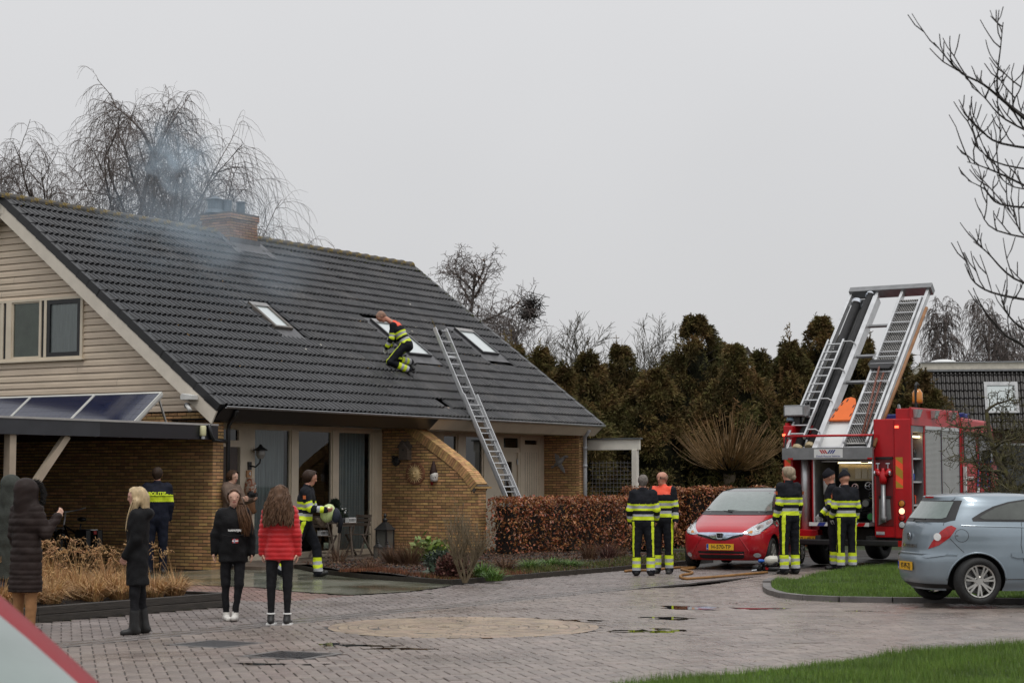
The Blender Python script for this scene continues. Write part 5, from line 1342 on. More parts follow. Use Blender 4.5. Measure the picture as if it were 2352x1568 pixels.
# --- dark red car in the near corner, only its windscreen and pillar show
M_NEARRED=mat('near_car_paint',(.24,.006,.012),.5,.05,2,spec=.25)
near=Car('saloon_car','out of focus red car cut off by the near corner of the picture',(-2.26,6.2,-.05),R(-50),M_NEARRED,JXF,JXR,JW,(1.25,-1.25),1.48,.30,nf=2.9)
near.patch('windscreen_surround',[(-.70,1.035),(.50,1.045),(.47,1.12),(.375,1.40),(.35,1.455),(-.535,1.455),(-.565,1.40),(-.66,1.12)],'front',M_PLASTIC,.003)
near.patch('windscreen',[(-.655,1.06),(.485,1.06),(.44,1.20),(.365,1.40),(.345,1.44),(-.51,1.44),(-.53,1.40),(-.60,1.20)],'front',mat('sky_pale_screen',(.17,.215,.20),.12,.12,2,coat=.4),.007)  # reflected sky is painted into this pale screen colour
for vw in ('right',):near.patch('side_window',[(.98,1.04),(.55,1.27),(.2,1.38),(-.5,1.44),(-1.1,1.42),(-1.45,1.28),(-1.5,1.10),(-.5,1.04)],vw,M_GLASSCAR,.004,.1)
for ax in (1.25,-1.25):
 for sg in (-1,1):wheel(near.t,(ax,sg*.735,.30),.295,.18,.20,sg,7,False )
# ------------------------------------------------------------------ fire engine: local x forward, y left, origin under the middle of its tail
TH_T=R(33);_r=Vector((math.cos(TH_T),-math.sin(TH_T),0));TO=(Vector((7.27,34.5,0))-_r*1.25)*1.035
eng=thing('fire_engine','red fire engine with open lockers and its ladder rack tilted over the tail','fire engine',(TO.x,TO.y,0),math.pi/2-TH_T)
eng.scale=(1.035,1.035,1.022)
M_FRED=mat('engine_red',(.44,.007,.012),.38,.12,2.5,coat=.2,spec=.35,bump=.03,bscale=150,bdist=.002)
M_FRED2=mat('cab_red',(.44,.010,.014),.38,.12,2.5,coat=.2,spec=.35)
M_DARK=mat('bay_dark',(.018,.018,.019),.6,.4,6)
M_ALU2=mat('bare_aluminium',(.60,.61,.62),.38,.12,5,metal=.6)
M_ALUD=mat('grey_aluminium',(.24,.245,.25),.4,.15,5,metal=.6)
M_SHUT=mat('roller_shutter',(.40,.40,.39),.45,.06,3,metal=.3)
M_ORANGE=mat('orange_board',(.75,.14,.012),.45,.08,3)
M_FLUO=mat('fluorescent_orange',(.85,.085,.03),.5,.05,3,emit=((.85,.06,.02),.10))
M_FLUOY=mat('chevron_ochre',(.42,.24,.02),.5,.08,3)
M_WOOD=mat('wood_pole',(.26,.125,.05),.6,.25,4,stretch=(1,1,.3))
M_REDWOOD=mat('painted_pole',(.15,.05,.03),.5,.2,4)
M_BLUE=mat('stripe_blue',(.01,.03,.22),.4,.1)
M_WPANEL=mat('white_panel',(.66,.67,.66),.35,.05,3)
M_HOSEB=mat('suction_hose',(.012,.012,.013),.75,.3,12,bump=.5,bscale=50)
M_BEIGE=mat('control_panel',(.42,.34,.20),.5,.12,8)
M_LIT=mat('lit_strip',(.9,.8,.6),.5,0,emit=((1,.78,.45),5.0))
M_LITRED=mat('lit_red',(.8,.1,.05),.5,0,emit=((1,.12,.05),3.5))
M_LITW=mat('lit_lamp',(.9,.5,.35),.4,0,emit=((1,.42,.25),2.2))
M_BLUEGLASS=mat('beacon_glass',(.16,.26,.34),.15,.1,coat=.5)
def tb(name,x0,x1,y0,y1,z0,z1,m,parent= None ,bevel=0.0): return MB().box(x0,x1,min(y0,y1),max(y0,y1),z0,z1).build(name,m,parent or eng,bevel=bevel)
# body shell
tb('roof_deck',.66,2.48,-1.2,1.2,2.60,2.64,M_ALUD);tb('roof_edge',.0,.66,-1.2,-.62,2.60,2.64,M_FRED);tb('roof_edge',.3,.66,1.14,1.2,2.60,2.64,M_FRED)
tb('core',.95,2.45,-1.0,1.2,.75,2.6,M_DARK)
tb('left_side',.0,2.48,1.2,1.255,.6,2.72,M_FRED)
cl=tb('corner_column',-.06,.30,1.08,1.27,.62,2.67,M_FRED,bevel=.02)
tb('recess_panel',.25,.30,.69,1.08,.6,2.67,mat('recess_red',(.30,.009,.013),.4,.15))
MB().lathe([(.085,.62),(.085,2.4)],16,(.12,.90,0)).build('mast',M_ALU2,eng,smooth= True )
tb('bay_post',-.04,.3,.665,.70,.8,2.5,M_FRED);tb('bay_trim',-.05,-.01,.645,.668,.85,2.25,M_ALU2)
tb('bay_trim',-.05,-.01,-.52,-.495,.85,2.25,M_ALU2)
rp_=tb('tail_panel',-.03,.25,-.93,-.525,.57,2.76,M_FRED,bevel=.015)
tb('niche',-.036,-.028,-.90,-.57,.78,2.05,mat('niche_red',(.13,.006,.008),.4,.15),rp_,.004)
cr=tb('corner_column',-.06,-.0,-1.25,-.93,.56,2.76,M_FRED,bevel=.02)
tb('corner_column',-.0,.06,-1.255,-.95,.56,2.95,M_FRED,bevel=.01)
tb('tail_header',.62,.66,-.93,.69,2.30,2.62,M_FRED)
tb('tail_panel',-.03,.2,.60,1.27,.48,.70,M_FRED,bevel=.012)
tb('step',-.28,.05,-.52,.66,.78,.84,M_ALUD)
mb=MB()
for k in range(9):
 pass
st=tb('warning_band',-.285,-.278,-.52,.66,.775,.845,M_WPANEL)
for k,(a,m) in enumerate(((.50,M_BLUE),(.20,M_FRED),(-.10,M_WPANEL),(-.28,M_FRED))):
 MB().add([(-.288,a,.778),(-.288,a-.14,.778),(-.288,a-.18,.843),(-.288,a-.04,.843)],[(0,1,2,3)]).build('slanted_band',m,st)
tb('bumper',-.34,-.22,-1.22,1.15,.42,.53,M_PLASTIC,bevel=.02)
tb('bumper_light',-.35,-.335,-1.17,-1.10,.42,.53,M_REDLENS)
tb('chassis',.1,4.4,-.45,.45,.45,.72,M_DARK)
for y in (-.5,.5):tb('chassis_beam',-.25,.6,y-.05,y+.05,.45,.6,M_DARK)
plate(eng,(-.045,.82,.515),(0,0,-math.pi/2),'87-HP-11',.54,.12)
# pump bay and what is in it
bay=tb('pump_bay',.9,.94,-.5,.67,.8,2.4,M_DARK)
tb('bay_wall',.0,.9,.64,.66,.8,2.4,M_ALUD,bay);tb('bay_wall',.0,.9,-.52,-.50,.8,2.4,M_ALUD,bay);tb('bay_floor',.0,.9,-.5,.64,.80,.82,M_DARK,bay);tb('bay_ceiling',.3,.9,-.5,.64,2.3,2.32,M_DARK,bay)
cp_=tb('control_panel',.30,.36,-.45,.30,1.62,1.92,M_BEIGE,bay);tb('screen',.285,.30,.12,.24,1.70,1.86,M_ALUD,cp_)
for k in range(3):tb('instruction_card',.285,.30,-.40+k*.13,-.29+k*.13,1.66,1.86,mat('card_%d'%k,(.55,.50,.38),.6,.2,60),cp_)
tb('lit_strip',.26,.30,-.4,.3,1.945,1.965,M_LIT,bay);tb('panel_rail',.22,.36,-.47,.62,1.97,2.0,M_ALU2,bay)
for y in (.52,.40):MB().lathe([(.055,1.36),(.055,1.70),(.04,1.74),(.02,1.76)],14,(.2,y,0)).build('canister',M_WPANEL,bay,smooth= True )
for y,z,r in ((-.32,1.52,.07),(-.05,1.50,.06),(-.38,1.35,.06),(.2,1.5,.06)):
 mb=MB();mb.tube([(.22,y+r*math.cos(t),z+r*math.sin(t)) for t in np.linspace(0,6.283,17)],.010,6,False )
 for t in (0,2.09,4.19):mb.bar((.22,y,z),(.22,y+r*math.cos(t),z+r*math.sin(t)),.012,.012)
 mb.tube([(.22,y,z),(.7,y,z)],.02,6);mb.build('valve_wheel',M_CHROME,bay)
for y,z,m in ((-.40,.95,mat('green_cap',(.03,.22,.06),.4)),(-.1,.93,M_IRON),(.25,.95,M_IRON),(.05,1.2,M_ALUD),(-.3,1.2,M_ALUD),(.4,1.15,M_IRON)):
 mb=MB();mb.lathe([(.075,.1),(.085,.12),(.085,.2),(.06,.22),(.06,.8)],16,(0,y,z),axis='x');mb.build('outlet',M_IRON,bay);MB().lathe([(.001,.095),(.062,.095),(.066,.12)],16,(0,y,z),axis='x',caps= False ).build('outlet_cap',m,bay)
mb=MB()
for k in range(14):
 a=Vector((.5,random.uniform(-.45,.6),random.uniform(.9,1.5)));b=a+Vector((random.uniform(-.2,.1),random.uniform(-.3,.3),random.uniform(-.3,.3)));mb.tube([a,(a+b)/2+Vector((-.1,.03,-.08)),b],.018,6)
mb.build('pipework',M_ALUD,bay,smooth= True )
for y,z,m in ((.35,2.13,M_FLUO),(-.15,2.15,M_FRED),(.1,2.12,M_IRON),(-.38,2.14,M_BEIGE)):
 MB().lathe([(.05,.12),(.09,.14),(.09,.2),(.05,.24)],16,(.1,y,z),axis='x').build('stowed_fitting',m,bay,smooth= True )
tb('stowed_extinguisher',.25,.45,-.30,-.16,1.95,2.2,M_FRED,bay)
# standpipe in the niche
sp_=thing('standpipe','red and grey hydrant standpipe clipped in the tail of the fire engine','standpipe',eng.matrix_world@Vector((0,0,0)),0)
sp_.matrix_world=Matrix.Translation(TO)@Matrix.Rotation(math.pi/2-TH_T,4,'Z')@Matrix.Translation((-.11,-.76,.87))
MB().lathe([(.06,0),(.06,.1),(.045,.12),(.045,.72)],16).build('pipe',M_ALUD,sp_,smooth= True )
MB().lathe([(.055,.72),(.075,.80),(.07,.92),(.03,.98),(.03,1.02)],16).build('head',M_FRED,sp_,smooth= True )
for s1 in (-1,1):
 MB().tube([(0,0,.86),(0,s1*.09,.92),(0,s1*.14,1.0)],[.05,.05,.045],12).build('outlet',M_FRED,sp_,smooth= True )
 MB().lathe([(.05,.135),(.058,.14),(.058,.165),(.04,.17)],14,(0,0,.93),axis='y').build('coupling',M_CHROME,sp_) if s1>0 else MB().lathe([(.05,-.165),(.058,-.16),(.058,-.135),(.04,-.13)],14,(0,0,.93),axis='y').build('coupling',M_CHROME,sp_)
 MB().tube([(0,s1*.10,1.0),(0,s1*.10,1.10)],.012,8).build('spindle',M_CHROME,sp_);MB().bar((0,s1*.10-.04,1.11),(0,s1*.10+.04,1.11),.016,.016).build('tap_handle',M_CHROME,sp_)
tb('bracket',-.06,-.03,-.90,-.57,2.02,2.06,M_PLASTIC,rp_);tb('bracket',-.06,-.03,-.86,-.62,1.30,1.34,M_PLASTIC,rp_)
MB().add([(-.045,-.63,1.28),(-.045,-.84,1.28),(-.045,-.86,.92),(-.045,-.61,.80)],[(0,1,2,3)]).build('holder',M_ALUD,rp_)
# lights and chevrons on the right column, left column
for z,m in ((1.20,M_AMBER),(1.06,M_LITW),(.94,M_REDLENS),(.81,M_LENS)):
 MB().lathe([(.001,-.085),(.05,-.08),(.058,-.06)],18,(0,-1.07,z),axis='x',caps= False ).build('tail_light',m,cr)
 MB().lathe([(.058,-.072),(.068,-.066),(.068,-.06)],18,(0,-1.07,z),axis='x',caps= False ).build('light_rim',M_PLASTIC,cr)
def chevron(parent,y0,y1,z0,z1,x):
 n=5;h=(z1-z0)/(n-1)
 MB().box(x,x+.004,min(y0,y1),max(y0,y1),z0,z1).build('chevron_board',M_FLUO,parent)
 for k in range(0,n,2):
  a0=z0+(k-.2)*h;zz=[max(z0,min(z1,q)) for q in (a0+.0,a0-.10,a0+.06,a0+.16)]
  MB().add([(x-.002,y0,zz[0]+.02),(x-.002,y1,zz[1]+.02),(x-.002,y1,zz[2]+.02),(x-.002,y0,zz[3]+.02)],[(0,1,2,3)]).build('chevron',M_FLUOY,parent)
chevron(cr,-.965,-1.10,1.47,2.03,-.067);chevron(cl,1.24,1.12,1.30,2.05,-.067)
tb('small_light',-.075,-.06,-1.03,-.96,2.59,2.63,M_LITRED,cr);tb('small_light',-.075,-.06,1.22,1.28,2.47,2.51,M_LITRED,cl)
stick=tb('maker_sticker',-.036,-.03,-.72,-.56,.62,.68,M_WPANEL,rp_)
text('maker_name','Dutch Rescue Vehicles',.018,M_BLUE,stick,(-.0375,-.64,.63),(math.pi/2,0,-math.pi/2),extrude=.0008)
# right side: upper panel, open locker, shutters, skirt
up_=tb('side_upper_panel',-.04,2.46,-1.27,-1.22,2.63,2.97,M_FRED,bevel=.012)
for x in (.16,1.05,1.98):
 fl_=MB();fl_.prism([(-.09,-.075),(.09,-.075),(.11,.075),(-.11,.075)],0,.10,lambda a,b,h:(x+a,-1.27-h*(1.0 if b>0 else .55),2.86+b));fl_.build('flood_light',M_ALU2,up_)
 MB().add([(x-.085,-1.329,2.79),(x+.085,-1.329,2.79),(x+.10,-1.374,2.93),(x-.10,-1.374,2.93)],[(0,1,2,3)]).build('light_glass',M_LENS,up_)
lk=tb('locker_back',-.0,.60,-.66,-.62,.9,2.63,M_ALUD)
tb('locker_side',-.0,.03,-1.24,-.66,.9,2.63,M_ALUD,lk);tb('locker_side',.57,.62,-1.24,-.66,.9,2.63,M_ALUD,lk)
for z in (2.03,1.60,1.17,.92):tb('shelf',.03,.57,-1.22,-.66,z-.02,z+.01,M_ALU2,lk)
tb('lit_strip',.05,.55,-1.20,-1.15,2.42,2.45,M_LIT,lk)
tb('shutter_roll',.0,.62,-1.25,-1.05,2.52,2.63,M_ALUD,lk);tb('locker_frame',.60,.64,-1.262,-1.22,.9,2.63,M_FRED);tb('locker_frame',-.02,.02,-1.262,-1.22,.9,2.63,M_ALUD)
rr=random.Random(4)
gear_m=[M_CHROME,M_ALUD,mat('gear_blue',(.02,.08,.3),.4),M_FLUO,M_IRON,mat('gear_white',(.6,.6,.58),.4),mat('hose_red',(.25,.05,.03),.6),M_ALU2]
for z in (2.04,1.61,1.18,.93):
 x=.08
 while x<.54:
  w=rr.uniform(.05,.09);k=rr.randrange(4);m=rr.choice(gear_m);h=rr.uniform(.14,.3);y=-1.12+rr.uniform(0,.1)
  mb=MB()
  if k==0:mb.lathe([(w*.8,z),(w*.8,z+h*.6),(w*.4,z+h*.75),(w*.5,z+h)],12,(x+w,y,0))
  elif k==1:mb.lathe([(w*.5,-.07),(w*1.1,-.07),(w*1.1,.07),(w*.5,.07)],14,(x+w,y,z+w*1.15),axis='y')
  elif k==2:mb.tube([(x+w,y,z+.02),(x+w*.6,y-.03,z+h*.5),(x+w*1.3,y,z+h)],.03,8)
  else :mb.box(x+.01,x+2*w-.01,y-.05,y+.1,z+.011,z+h*.7)
  mb.build('stowed_tool',m,lk,smooth=k<3);x+=2*w+.01
for x0,x1 in ((.66,1.46),(1.52,2.44)):
 sh_=tb('shutter_frame',x0-.035,x1+.03,-1.245,-1.20,1.27,2.63,M_FRED)
 n=56;hgt=(2.60-1.32)/n
 slm=MB();slm.add([(x0,-1.262,.0),(x1,-1.262,.0),(x1,-1.2645,hgt*.5),(x0,-1.2645,hgt*.5),(x1,-1.262,hgt*.9),(x0,-1.262,hgt*.9),(x1,-1.25,hgt*.95),(x0,-1.25,hgt*.95)],[(0,1,2,3),(3,2,4,5),(5,4,6,7)])
 slm=slm.mesh('slat',M_SHUT)
 for k in range(n):inst('slat',slm,sh_,(0,0,1.32+k*hgt))
 tb('shutter_rail',x0-.01,x1+.01,-1.275,-1.245,2.575,2.64,M_ALU2,sh_);tb('shutter_edge',x1,x1+.02,-1.27,-1.245,1.3,2.6,mat('dark_edge',(.03,.02,.05),.5),sh_)
tb('locker_sill',.64,2.46,-1.25,-1.20,1.20,1.27,M_FRED)
tb('skirt',.02,.62,-1.262,-1.2,.56,.90,M_FRED,bevel=.01);tb('skirt',1.75,2.46,-1.262,-1.2,.56,1.2,M_FRED,bevel=.01);tb('skirt',.62,1.75,-1.262,-1.2,1.06,1.2,M_PLASTIC)
# roof gear
for x,y in ((.15,-1.08),(.15,1.20)):
 MB().lathe([(.09,2.76),(.09,2.80),(.075,2.82),(.075,2.92),(.05,2.94)],16,(x,y,0)).build('beacon',M_BLUEGLASS,eng,smooth= True )
MB().tube([(.9,-1.0,2.64),(.9,-1.0,3.42),(.95,-1.0,3.46),(1.02,-1.0,3.42)],.028,8).build('beacon_stalk',M_PLASTIC,eng)
MB().lathe([(.09,3.08),(.10,3.12),(.095,3.28),(.05,3.35)],16,(.98,-1.0,0)).build('amber_beacon',M_AMBER,eng,smooth= True )
MB().tube([(.35,.98,2.64),(.35,.98,3.10),(.4,.98,3.14),(.46,.98,3.1)],.026,8).build('beacon_stalk',M_PLASTIC,eng)
wlt=tb('work_light',.02,.30,.86,1.30,2.84,3.06,M_ALUD,bevel=.02);tb('light_glass',.0,.02,.90,1.26,2.87,3.03,M_ALU2,wlt);tb('light_foot',.1,.2,1.0,1.16,2.66,2.84,M_IRON,wlt)
tb('roof_rail',.3,2.4,-.98,-.94,2.72,2.76,M_ALUD);MB().tube([(.5,-.9,2.66),(1.0,-.62,3.05)],.03,8).build('lift_arm',M_ALUD,eng);MB().tube([(.5,.75,2.66),(1.2,.75,3.6)],.035,8).build('lift_arm',M_ALU2,eng);MB().tube([(.6,-.45,2.66),(1.2,-.45,3.5)],.035,8).build('lift_arm',M_ALU2,eng)
# cab
cab=MB();cab.prism([(2.62,.62),(4.62,.62),(4.78,.9),(4.78,1.65),(4.52,2.66),(4.35,2.82),(2.72,2.86),(2.62,2.80)],-1.245,1.245,lambda a,b,h:(a,h,b));cab=cab.build('cab',M_FRED2,eng,bevel=.05)
def side_poly(name,pts,m,y=-1.249,parent= None ): return MB().add([(a,y,b) for a,b in pts],[tuple(range(len(pts)))]).build(name,m,parent or cab)
for pts in ([(2.72,2.58),(3.42,2.58),(3.46,1.72),(2.76,1.98)],[(3.58,2.57),(4.30,2.52),(4.48,1.72),(3.60,1.72)]):
 pts=[(a,max(b,1.98)) if b<2 else (a,b) for a,b in pts]
 w_=side_poly('cab_window',pts,M_PLASTIC,-1.253);cx=sum(p[0] for p in pts)/4;cz=sum(p[1] for p in pts)/4
 side_poly('pane',[(cx+(a-cx)*.9,cz+(b-cz)*.88) for a,b in pts],M_GLASSCAR,-1.257,w_)
for x in (3.52,2.66):MB().bar((x,-1.252,.8),(x,-1.252,2.62),.012,.006,up=(0,1,0)).build('door_seam',M_PLASTIC,cab)
text('lettering','BRANDWEER',.11,M_WHITE,cab,(3.02,-1.256,1.66),(math.pi/2,0,0),extrude=.001,bold=.001,sx=.8)
for k in range(4):
 x0=3.44+k*.22;side_poly('stripe',[(x0,1.50),(x0+.10,1.50),(x0+.22,2.02),(x0+.12,2.02)],M_BLUE,-1.258)
 side_poly('stripe',[(x0-.02,1.34),(x0+.14,1.34),(x0+.19,1.50),(x0+.03,1.50)],M_WPANEL if k%2==0 else M_FRED,-1.258)
tb('light_bar',3.55,3.85,-1.0,1.0,2.86,2.98,M_BLUE,cab,.03);tb('roof_slot',2.75,3.25,-1.1,-1.02,2.862,2.868,M_PLASTIC,cab)
MB().add([(4.53,-1.1,2.60),(4.53,1.1,2.60),(4.77,1.1,1.70),(4.77,-1.1,1.70)],[(3,2,1,0)]).build('windscreen',M_GLASSCAR,cab)
MB().box(4.5,4.62,-1.52,-1.36,1.75,2.25).build('door_mirror',M_PLASTIC,cab,bevel=.02);MB().bar((4.5,-1.25,2.25),(4.56,-1.44,2.25),.03,.03).build('mirror_arm',M_PLASTIC,cab)
MB().box(2.70,2.76,-1.30,-1.25,.9,1.9).build('grab_rail',M_WPANEL,cab)
tb('front_bumper',4.6,4.9,-1.24,1.24,.45,.8,M_WPANEL)
for x,sg in ((1.18,-1),(1.18,1),(3.95,-1),(3.95,1)):wheel(eng,(x,sg*1.02,.48),.48,.30,.29,sg,8,False ,M_ALUD)
# --- the tilted rack
rack=bpy.data.objects.new('ladder_rack',None );place(rack,eng)
rack.matrix_local=Matrix.Translation((-.35,0,2.05))@Matrix.Rotation(-R(45.5),4,'Y')
def rb(name,x0,x1,y0,y1,z0,z1,m,**k): return MB().box(x0,x1,min(y0,y1),max(y0,y1),z0,z1).build(name,m,rack,**k)
for y in (1.13,.56,.03,-.50):rb('rail',.16,4.78,y-.03,y+.03,-.09,.04,M_ALU2,bevel=.006)
rb('head_beam',4.72,4.86,-.58,1.16,-.12,.10,M_ALUD,bevel=.01);rb('foot_beam',.16,.34,-.55,1.13,-.10,-.04,M_ALU2)
for x in (1.35,2.1,2.85,3.75):rb('cross_bar',x,x+.05,.06,.53,-.08,-.03,M_ALUD)
rb('side_rail',.2,4.6,.50,.60,-.14,.06,M_ALU2);rb('hose_tray',.2,4.7,.60,1.10,-.14,-.11,M_ALUD)
rb('centre_panel',.28,1.02,.06,.53,-.06,-.045,M_WPANEL)
ft=MB().box(-.05,.02,-.60,1.20,-.14,.08).build('tail_board',M_ALUD,rack);ft.matrix_local=Matrix.Translation((.17,0,-.02))@Matrix.Rotation(R(45.5),4,'Y')
sg_=MB().box(-.056,-.052,-.02,.55,-.11,.055).build('sign_plate',M_WPANEL,ft)
text('maker_name','Dutch Rescue Vehicles',.052,M_BLUE,sg_,(-.0575,.265,-.08),(math.pi/2,0,-math.pi/2),extrude=.0012)
for k in range(3):
 for y,m in ((.42,M_FRED),(.26,M_BLUE)):
  y0=y-k*.045;sl=.05 if m is M_FRED else -.05
  MB().add([(-.0585,y0+sl*.5,.04),(-.0585,y0+sl*.5-.028,.04),(-.0585,y0-sl*.5-.028,-.03),(-.0585,y0-sl*.5,-.03)],[(0,1,2,3)]).build('logo_bar',m,sg_)
for y in (1.08,-.50):MB().add([(-.054,y,-.14),(-.054,y-.10,-.14),(-.054,y-.10,-.11),(-.054,y,-.11)],[(0,1,2,3)]).build('warning_mark',M_FRED,ft)
MB().tube([(.42,1.18,.16),(.42,-.58,.16)],.022,8).build('red_bar',M_FRED,rack,smooth= True )
for y in (1.16,-.57):MB().bar((.16,y,.0),(.44,y,.17),.03,.03).build('bar_arm',M_PLASTIC,rack)
# suction hoses
for y,x0,x1 in ((.94,.30,4.42),(.70,.36,4.66)):
 h=MB().lathe([(.085,x0),(.085,x1)],14,(0,y,-.02),axis='x').build('suction_hose',M_HOSEB,rack,smooth= True )
 MB().lathe([(.09,x1),(.115,x1+.01),(.115,x1+.05),(.09,x1+.06),(.115,x1+.07),(.115,x1+.10),(.07,x1+.12)],16,(0,y,-.02),axis='x').build('coupling',M_CHROME,h)
 MB().lathe([(.09,x0-.08),(.10,x0-.06),(.10,x0)],16,(0,y,-.02),axis='x').build('coupling',M_BEIGE,h)
def ladder(name,parent,x0,x1,y0,y1,z,n,m=M_ALU2,rail=.035,hgt=.07,rung=.018):
 o=MB()
 for y in (y0,y1):o.box(x0,x1,y-rail/2,y+rail/2,z-hgt/2,z+hgt/2)
 o=o.build(name,m,parent)
 for k in range(n):
  x=x0+(x1-x0)*(k+.5)/n;MB().lathe([(rung,y1),(rung,y0)],8,(x,0,z),axis='y').build('rung',m,o)
 return o
ladder('short_ladder',rack,.40,3.18,.80,1.12,.13,12,rung=.016)
for x in (.6,1.45,2.3,3.1):MB().tube([(x,.78,.16),(x,.62,.16),(x,.56,.10),(x,.56,.0)],.014,6).build('hoop',M_ALU2,rack)
# perforated walkway made of tread plates between ladder rungs
M_TREAD=mat('tread_plate',(.46,.45,.43),.5,.15,20,metal=.4)
wk=rb('walkway',.36,4.48,-.40,-.02,-.02,.0,M_TREAD)
mb=MB()
for k in range(120):
 x=.40+k*.034
 if 2.25<x<2.40: continue
 for j in range(8):
  y=-.385+j*.046+(.023 if k%2 else 0);mb.box(x,x+.012,y,y+.03,.0,.014)
mb.build('tread_lugs',M_PLASTIC,wk)['kind']='stuff'
for y in (-.43,.01):rb('ladder_rail',.34,4.5,y-.02,y+.02,-.03,.07,M_ALU2)
for k in range(14):MB().lathe([(.016,-.42),(.016,.0)],8,(.55+k*.29,0,.045),axis='y').build('rung',M_ALU2,wk)
for x in (1.95,2.45,2.65):MB().tube([(x,.05,.0),(x,.05,.12),(x,-.44,.12),(x,-.44,0)],.013,6).build('hoop',M_ALU2,rack)
ob=MB();ob.prism([(.98,.50),(.98,.07),(1.45,.09),(1.58,.14),(1.62,.24),(1.58,.34),(1.42,.40)],-.01,.03,lambda a,b,h:(a,b,h));ob=ob.build('spine_board',M_ORANGE,rack,bevel=.008)
for a,b in ((1.08,.44),(1.26,.41),(1.42,.36),(1.52,.28),(1.12,.10),(1.35,.11)):MB().obox((a,b,.031),.08,.022,.006,Matrix.Rotation(-.2,3,'Z')).build('hand_hole',M_PLASTIC,ob)
pole=MB().tube([(.28,-.58,.0),(4.2,-.60,.0)],.032,10).build('pike_pole',M_WOOD,rack,smooth= True )
shv=MB().tube([(.42,-.34,.12),(2.35,-.16,.12)],.022,8).build('shovel',M_REDWOOD,rack,smooth= True )
MB().prism([(2.30,-.36),(2.42,-.42),(2.55,-.40),(2.56,.06),(2.44,.10),(2.32,.02)],.10,.13,lambda a,b,h:(a,b,h)).build('blade',M_PLASTIC,shv)
MB().tube([(.45,-.38,.10),(2.2,-.28,.10)],.02,8).build('pole',M_REDWOOD,rack,smooth= True )
# ------------------------------------------------------------------ people: one continuous skin grown round a posed skeleton
def surface_nets(Fv,org,h):
 s=Fv<0;nx,ny,nz=Fv.shape;shp=(nx-1,ny-1,nz-1)
 acc=np.zeros(shp+(3,),np.float32);cnt=np.zeros(shp,np.int32)
 for ax in range(3):
  for d1 in (0,1):
   for d2 in (0,1):
    sl0=[ None ]*3;sl1=[ None ]*3;o=[i for i in range(3) if i!=ax]
    sl0[ax]=slice(0,-1);sl1[ax]=slice(1,None )
    for q,dd in zip(o,(d1,d2)):sl0[q]=sl1[q]=slice(dd,Fv.shape[q]-1+dd)
    a,b=Fv[tuple(sl0)],Fv[tuple(sl1)];cr=(a<0)!=(b<0)
    t=np.where(cr,a/np.where(cr,a-b,1),0);off=np.zeros(3);off[o[0]]=d1;off[o[1]]=d2
    for c in range(3):acc[...,c]+=np.where(cr,t if c==ax else off[c],0)
    cnt+=cr
 act=cnt>0;idx=np.full(shp,-1,np.int64);idx[act]=np.arange(act.sum())
 I=np.argwhere(act);V=org+(I+acc[act]/cnt[act][:,None ])*h
 Q=[]
 for ax in range(3):
  o=[i for i in range(3) if i!=ax]
  a=[slice(1,-1)]*3;b=[slice(1,-1)]*3;a[ax]=slice(0,-1);b[ax]=slice(1,None )
  sa,sb=s[tuple(a)],s[tuple(b)];cr=np.argwhere(sa!=sb)
  if not len(cr): continue
  base=cr.copy();base[:,o[0]]+=1;base[:,o[1]]+=1
  def cell(d1,d2):
   q=base.copy();q[:,o[0]]+=d1;q[:,o[1]]+=d2; return idx[q[:,0],q[:,1],q[:,2]]
  quad=np.stack([cell(-1,-1),cell(0,-1),cell(0,0),cell(-1,0)],1)
  fl=s[tuple(cr[:,i]+(0 if i==ax else 1) for i in range(3))]
  if ax==1:fl=~fl
  quad[~fl]=quad[~fl][:,::-1];Q.append(quad)
 return V,np.concatenate(Q)
class Prim:
 def __init__(s,a,b,ra,rb,reg,k=.03,fl= None ,zmin= None ):s.zmin=zmin;s.a=np.array(a,float);s.b=np.array(b,float);s.ra=ra;s.rb=rb;s.reg=reg;s.k=k;s.fl=fl
 def d(s,P):
  q=P-s.a;ba=s.b-s.a
  h=np.clip((q@ba)/max(ba@ba,1e-9),0,1);e=q-h[...,None ]*ba
  if s.fl is not None :
   for ax,kk in s.fl:ax=np.asarray(ax);c=e@ax;e=e+(c*(kk-1))[...,None ]*ax
  o=np.sqrt((e*e).sum(-1))-(s.ra+(s.rb-s.ra)*h)
  if s.zmin is not None :o=np.maximum(o,s.zmin-P[...,2])
  return o,h
def skin(prims,h,margin=.05):
 lo=np.min([np.minimum(p.a,p.b)-max(p.ra,p.rb)*1.5 for p in prims],0)-margin;hi=np.max([np.maximum(p.a,p.b)+max(p.ra,p.rb)*1.5 for p in prims],0)+margin
 n=np.ceil((hi-lo)/h).astype(int)+1;Fv=np.full(n,1.0,np.float32)
 ax=[lo[i]+np.arange(n[i])*h for i in range(3)]
 for p in prims:
  r=max(p.ra,p.rb)*1.55+.09
  i0=np.maximum(((np.minimum(p.a,p.b)-r-lo)/h).astype(int),0);i1=np.minimum(((np.maximum(p.a,p.b)+r-lo)/h).astype(int)+2,n)
  G=np.stack(np.meshgrid(*[ax[i][i0[i]:i1[i]] for i in range(3)],indexing='ij'),-1);d,_=p.d(G)
  sl=tuple(slice(i0[i],i1[i]) for i in range(3));f=Fv[sl];k=p.k
  t=np.clip(.5+.5*(d-f)/k,0,1);Fv[sl]=d*(1-t)+f*t-k*t*(1-t)
 V,Q=surface_nets(Fv,lo,h)
 g=np.gradient(Fv,h);I=np.clip(np.round((V-lo)/h).astype(int),0,n-1)
 N=np.stack([gg[I[:,0],I[:,1],I[:,2]] for gg in g],1);N/=np.linalg.norm(N,axis=1)[:,None ]+1e-9
 return V,Q,N
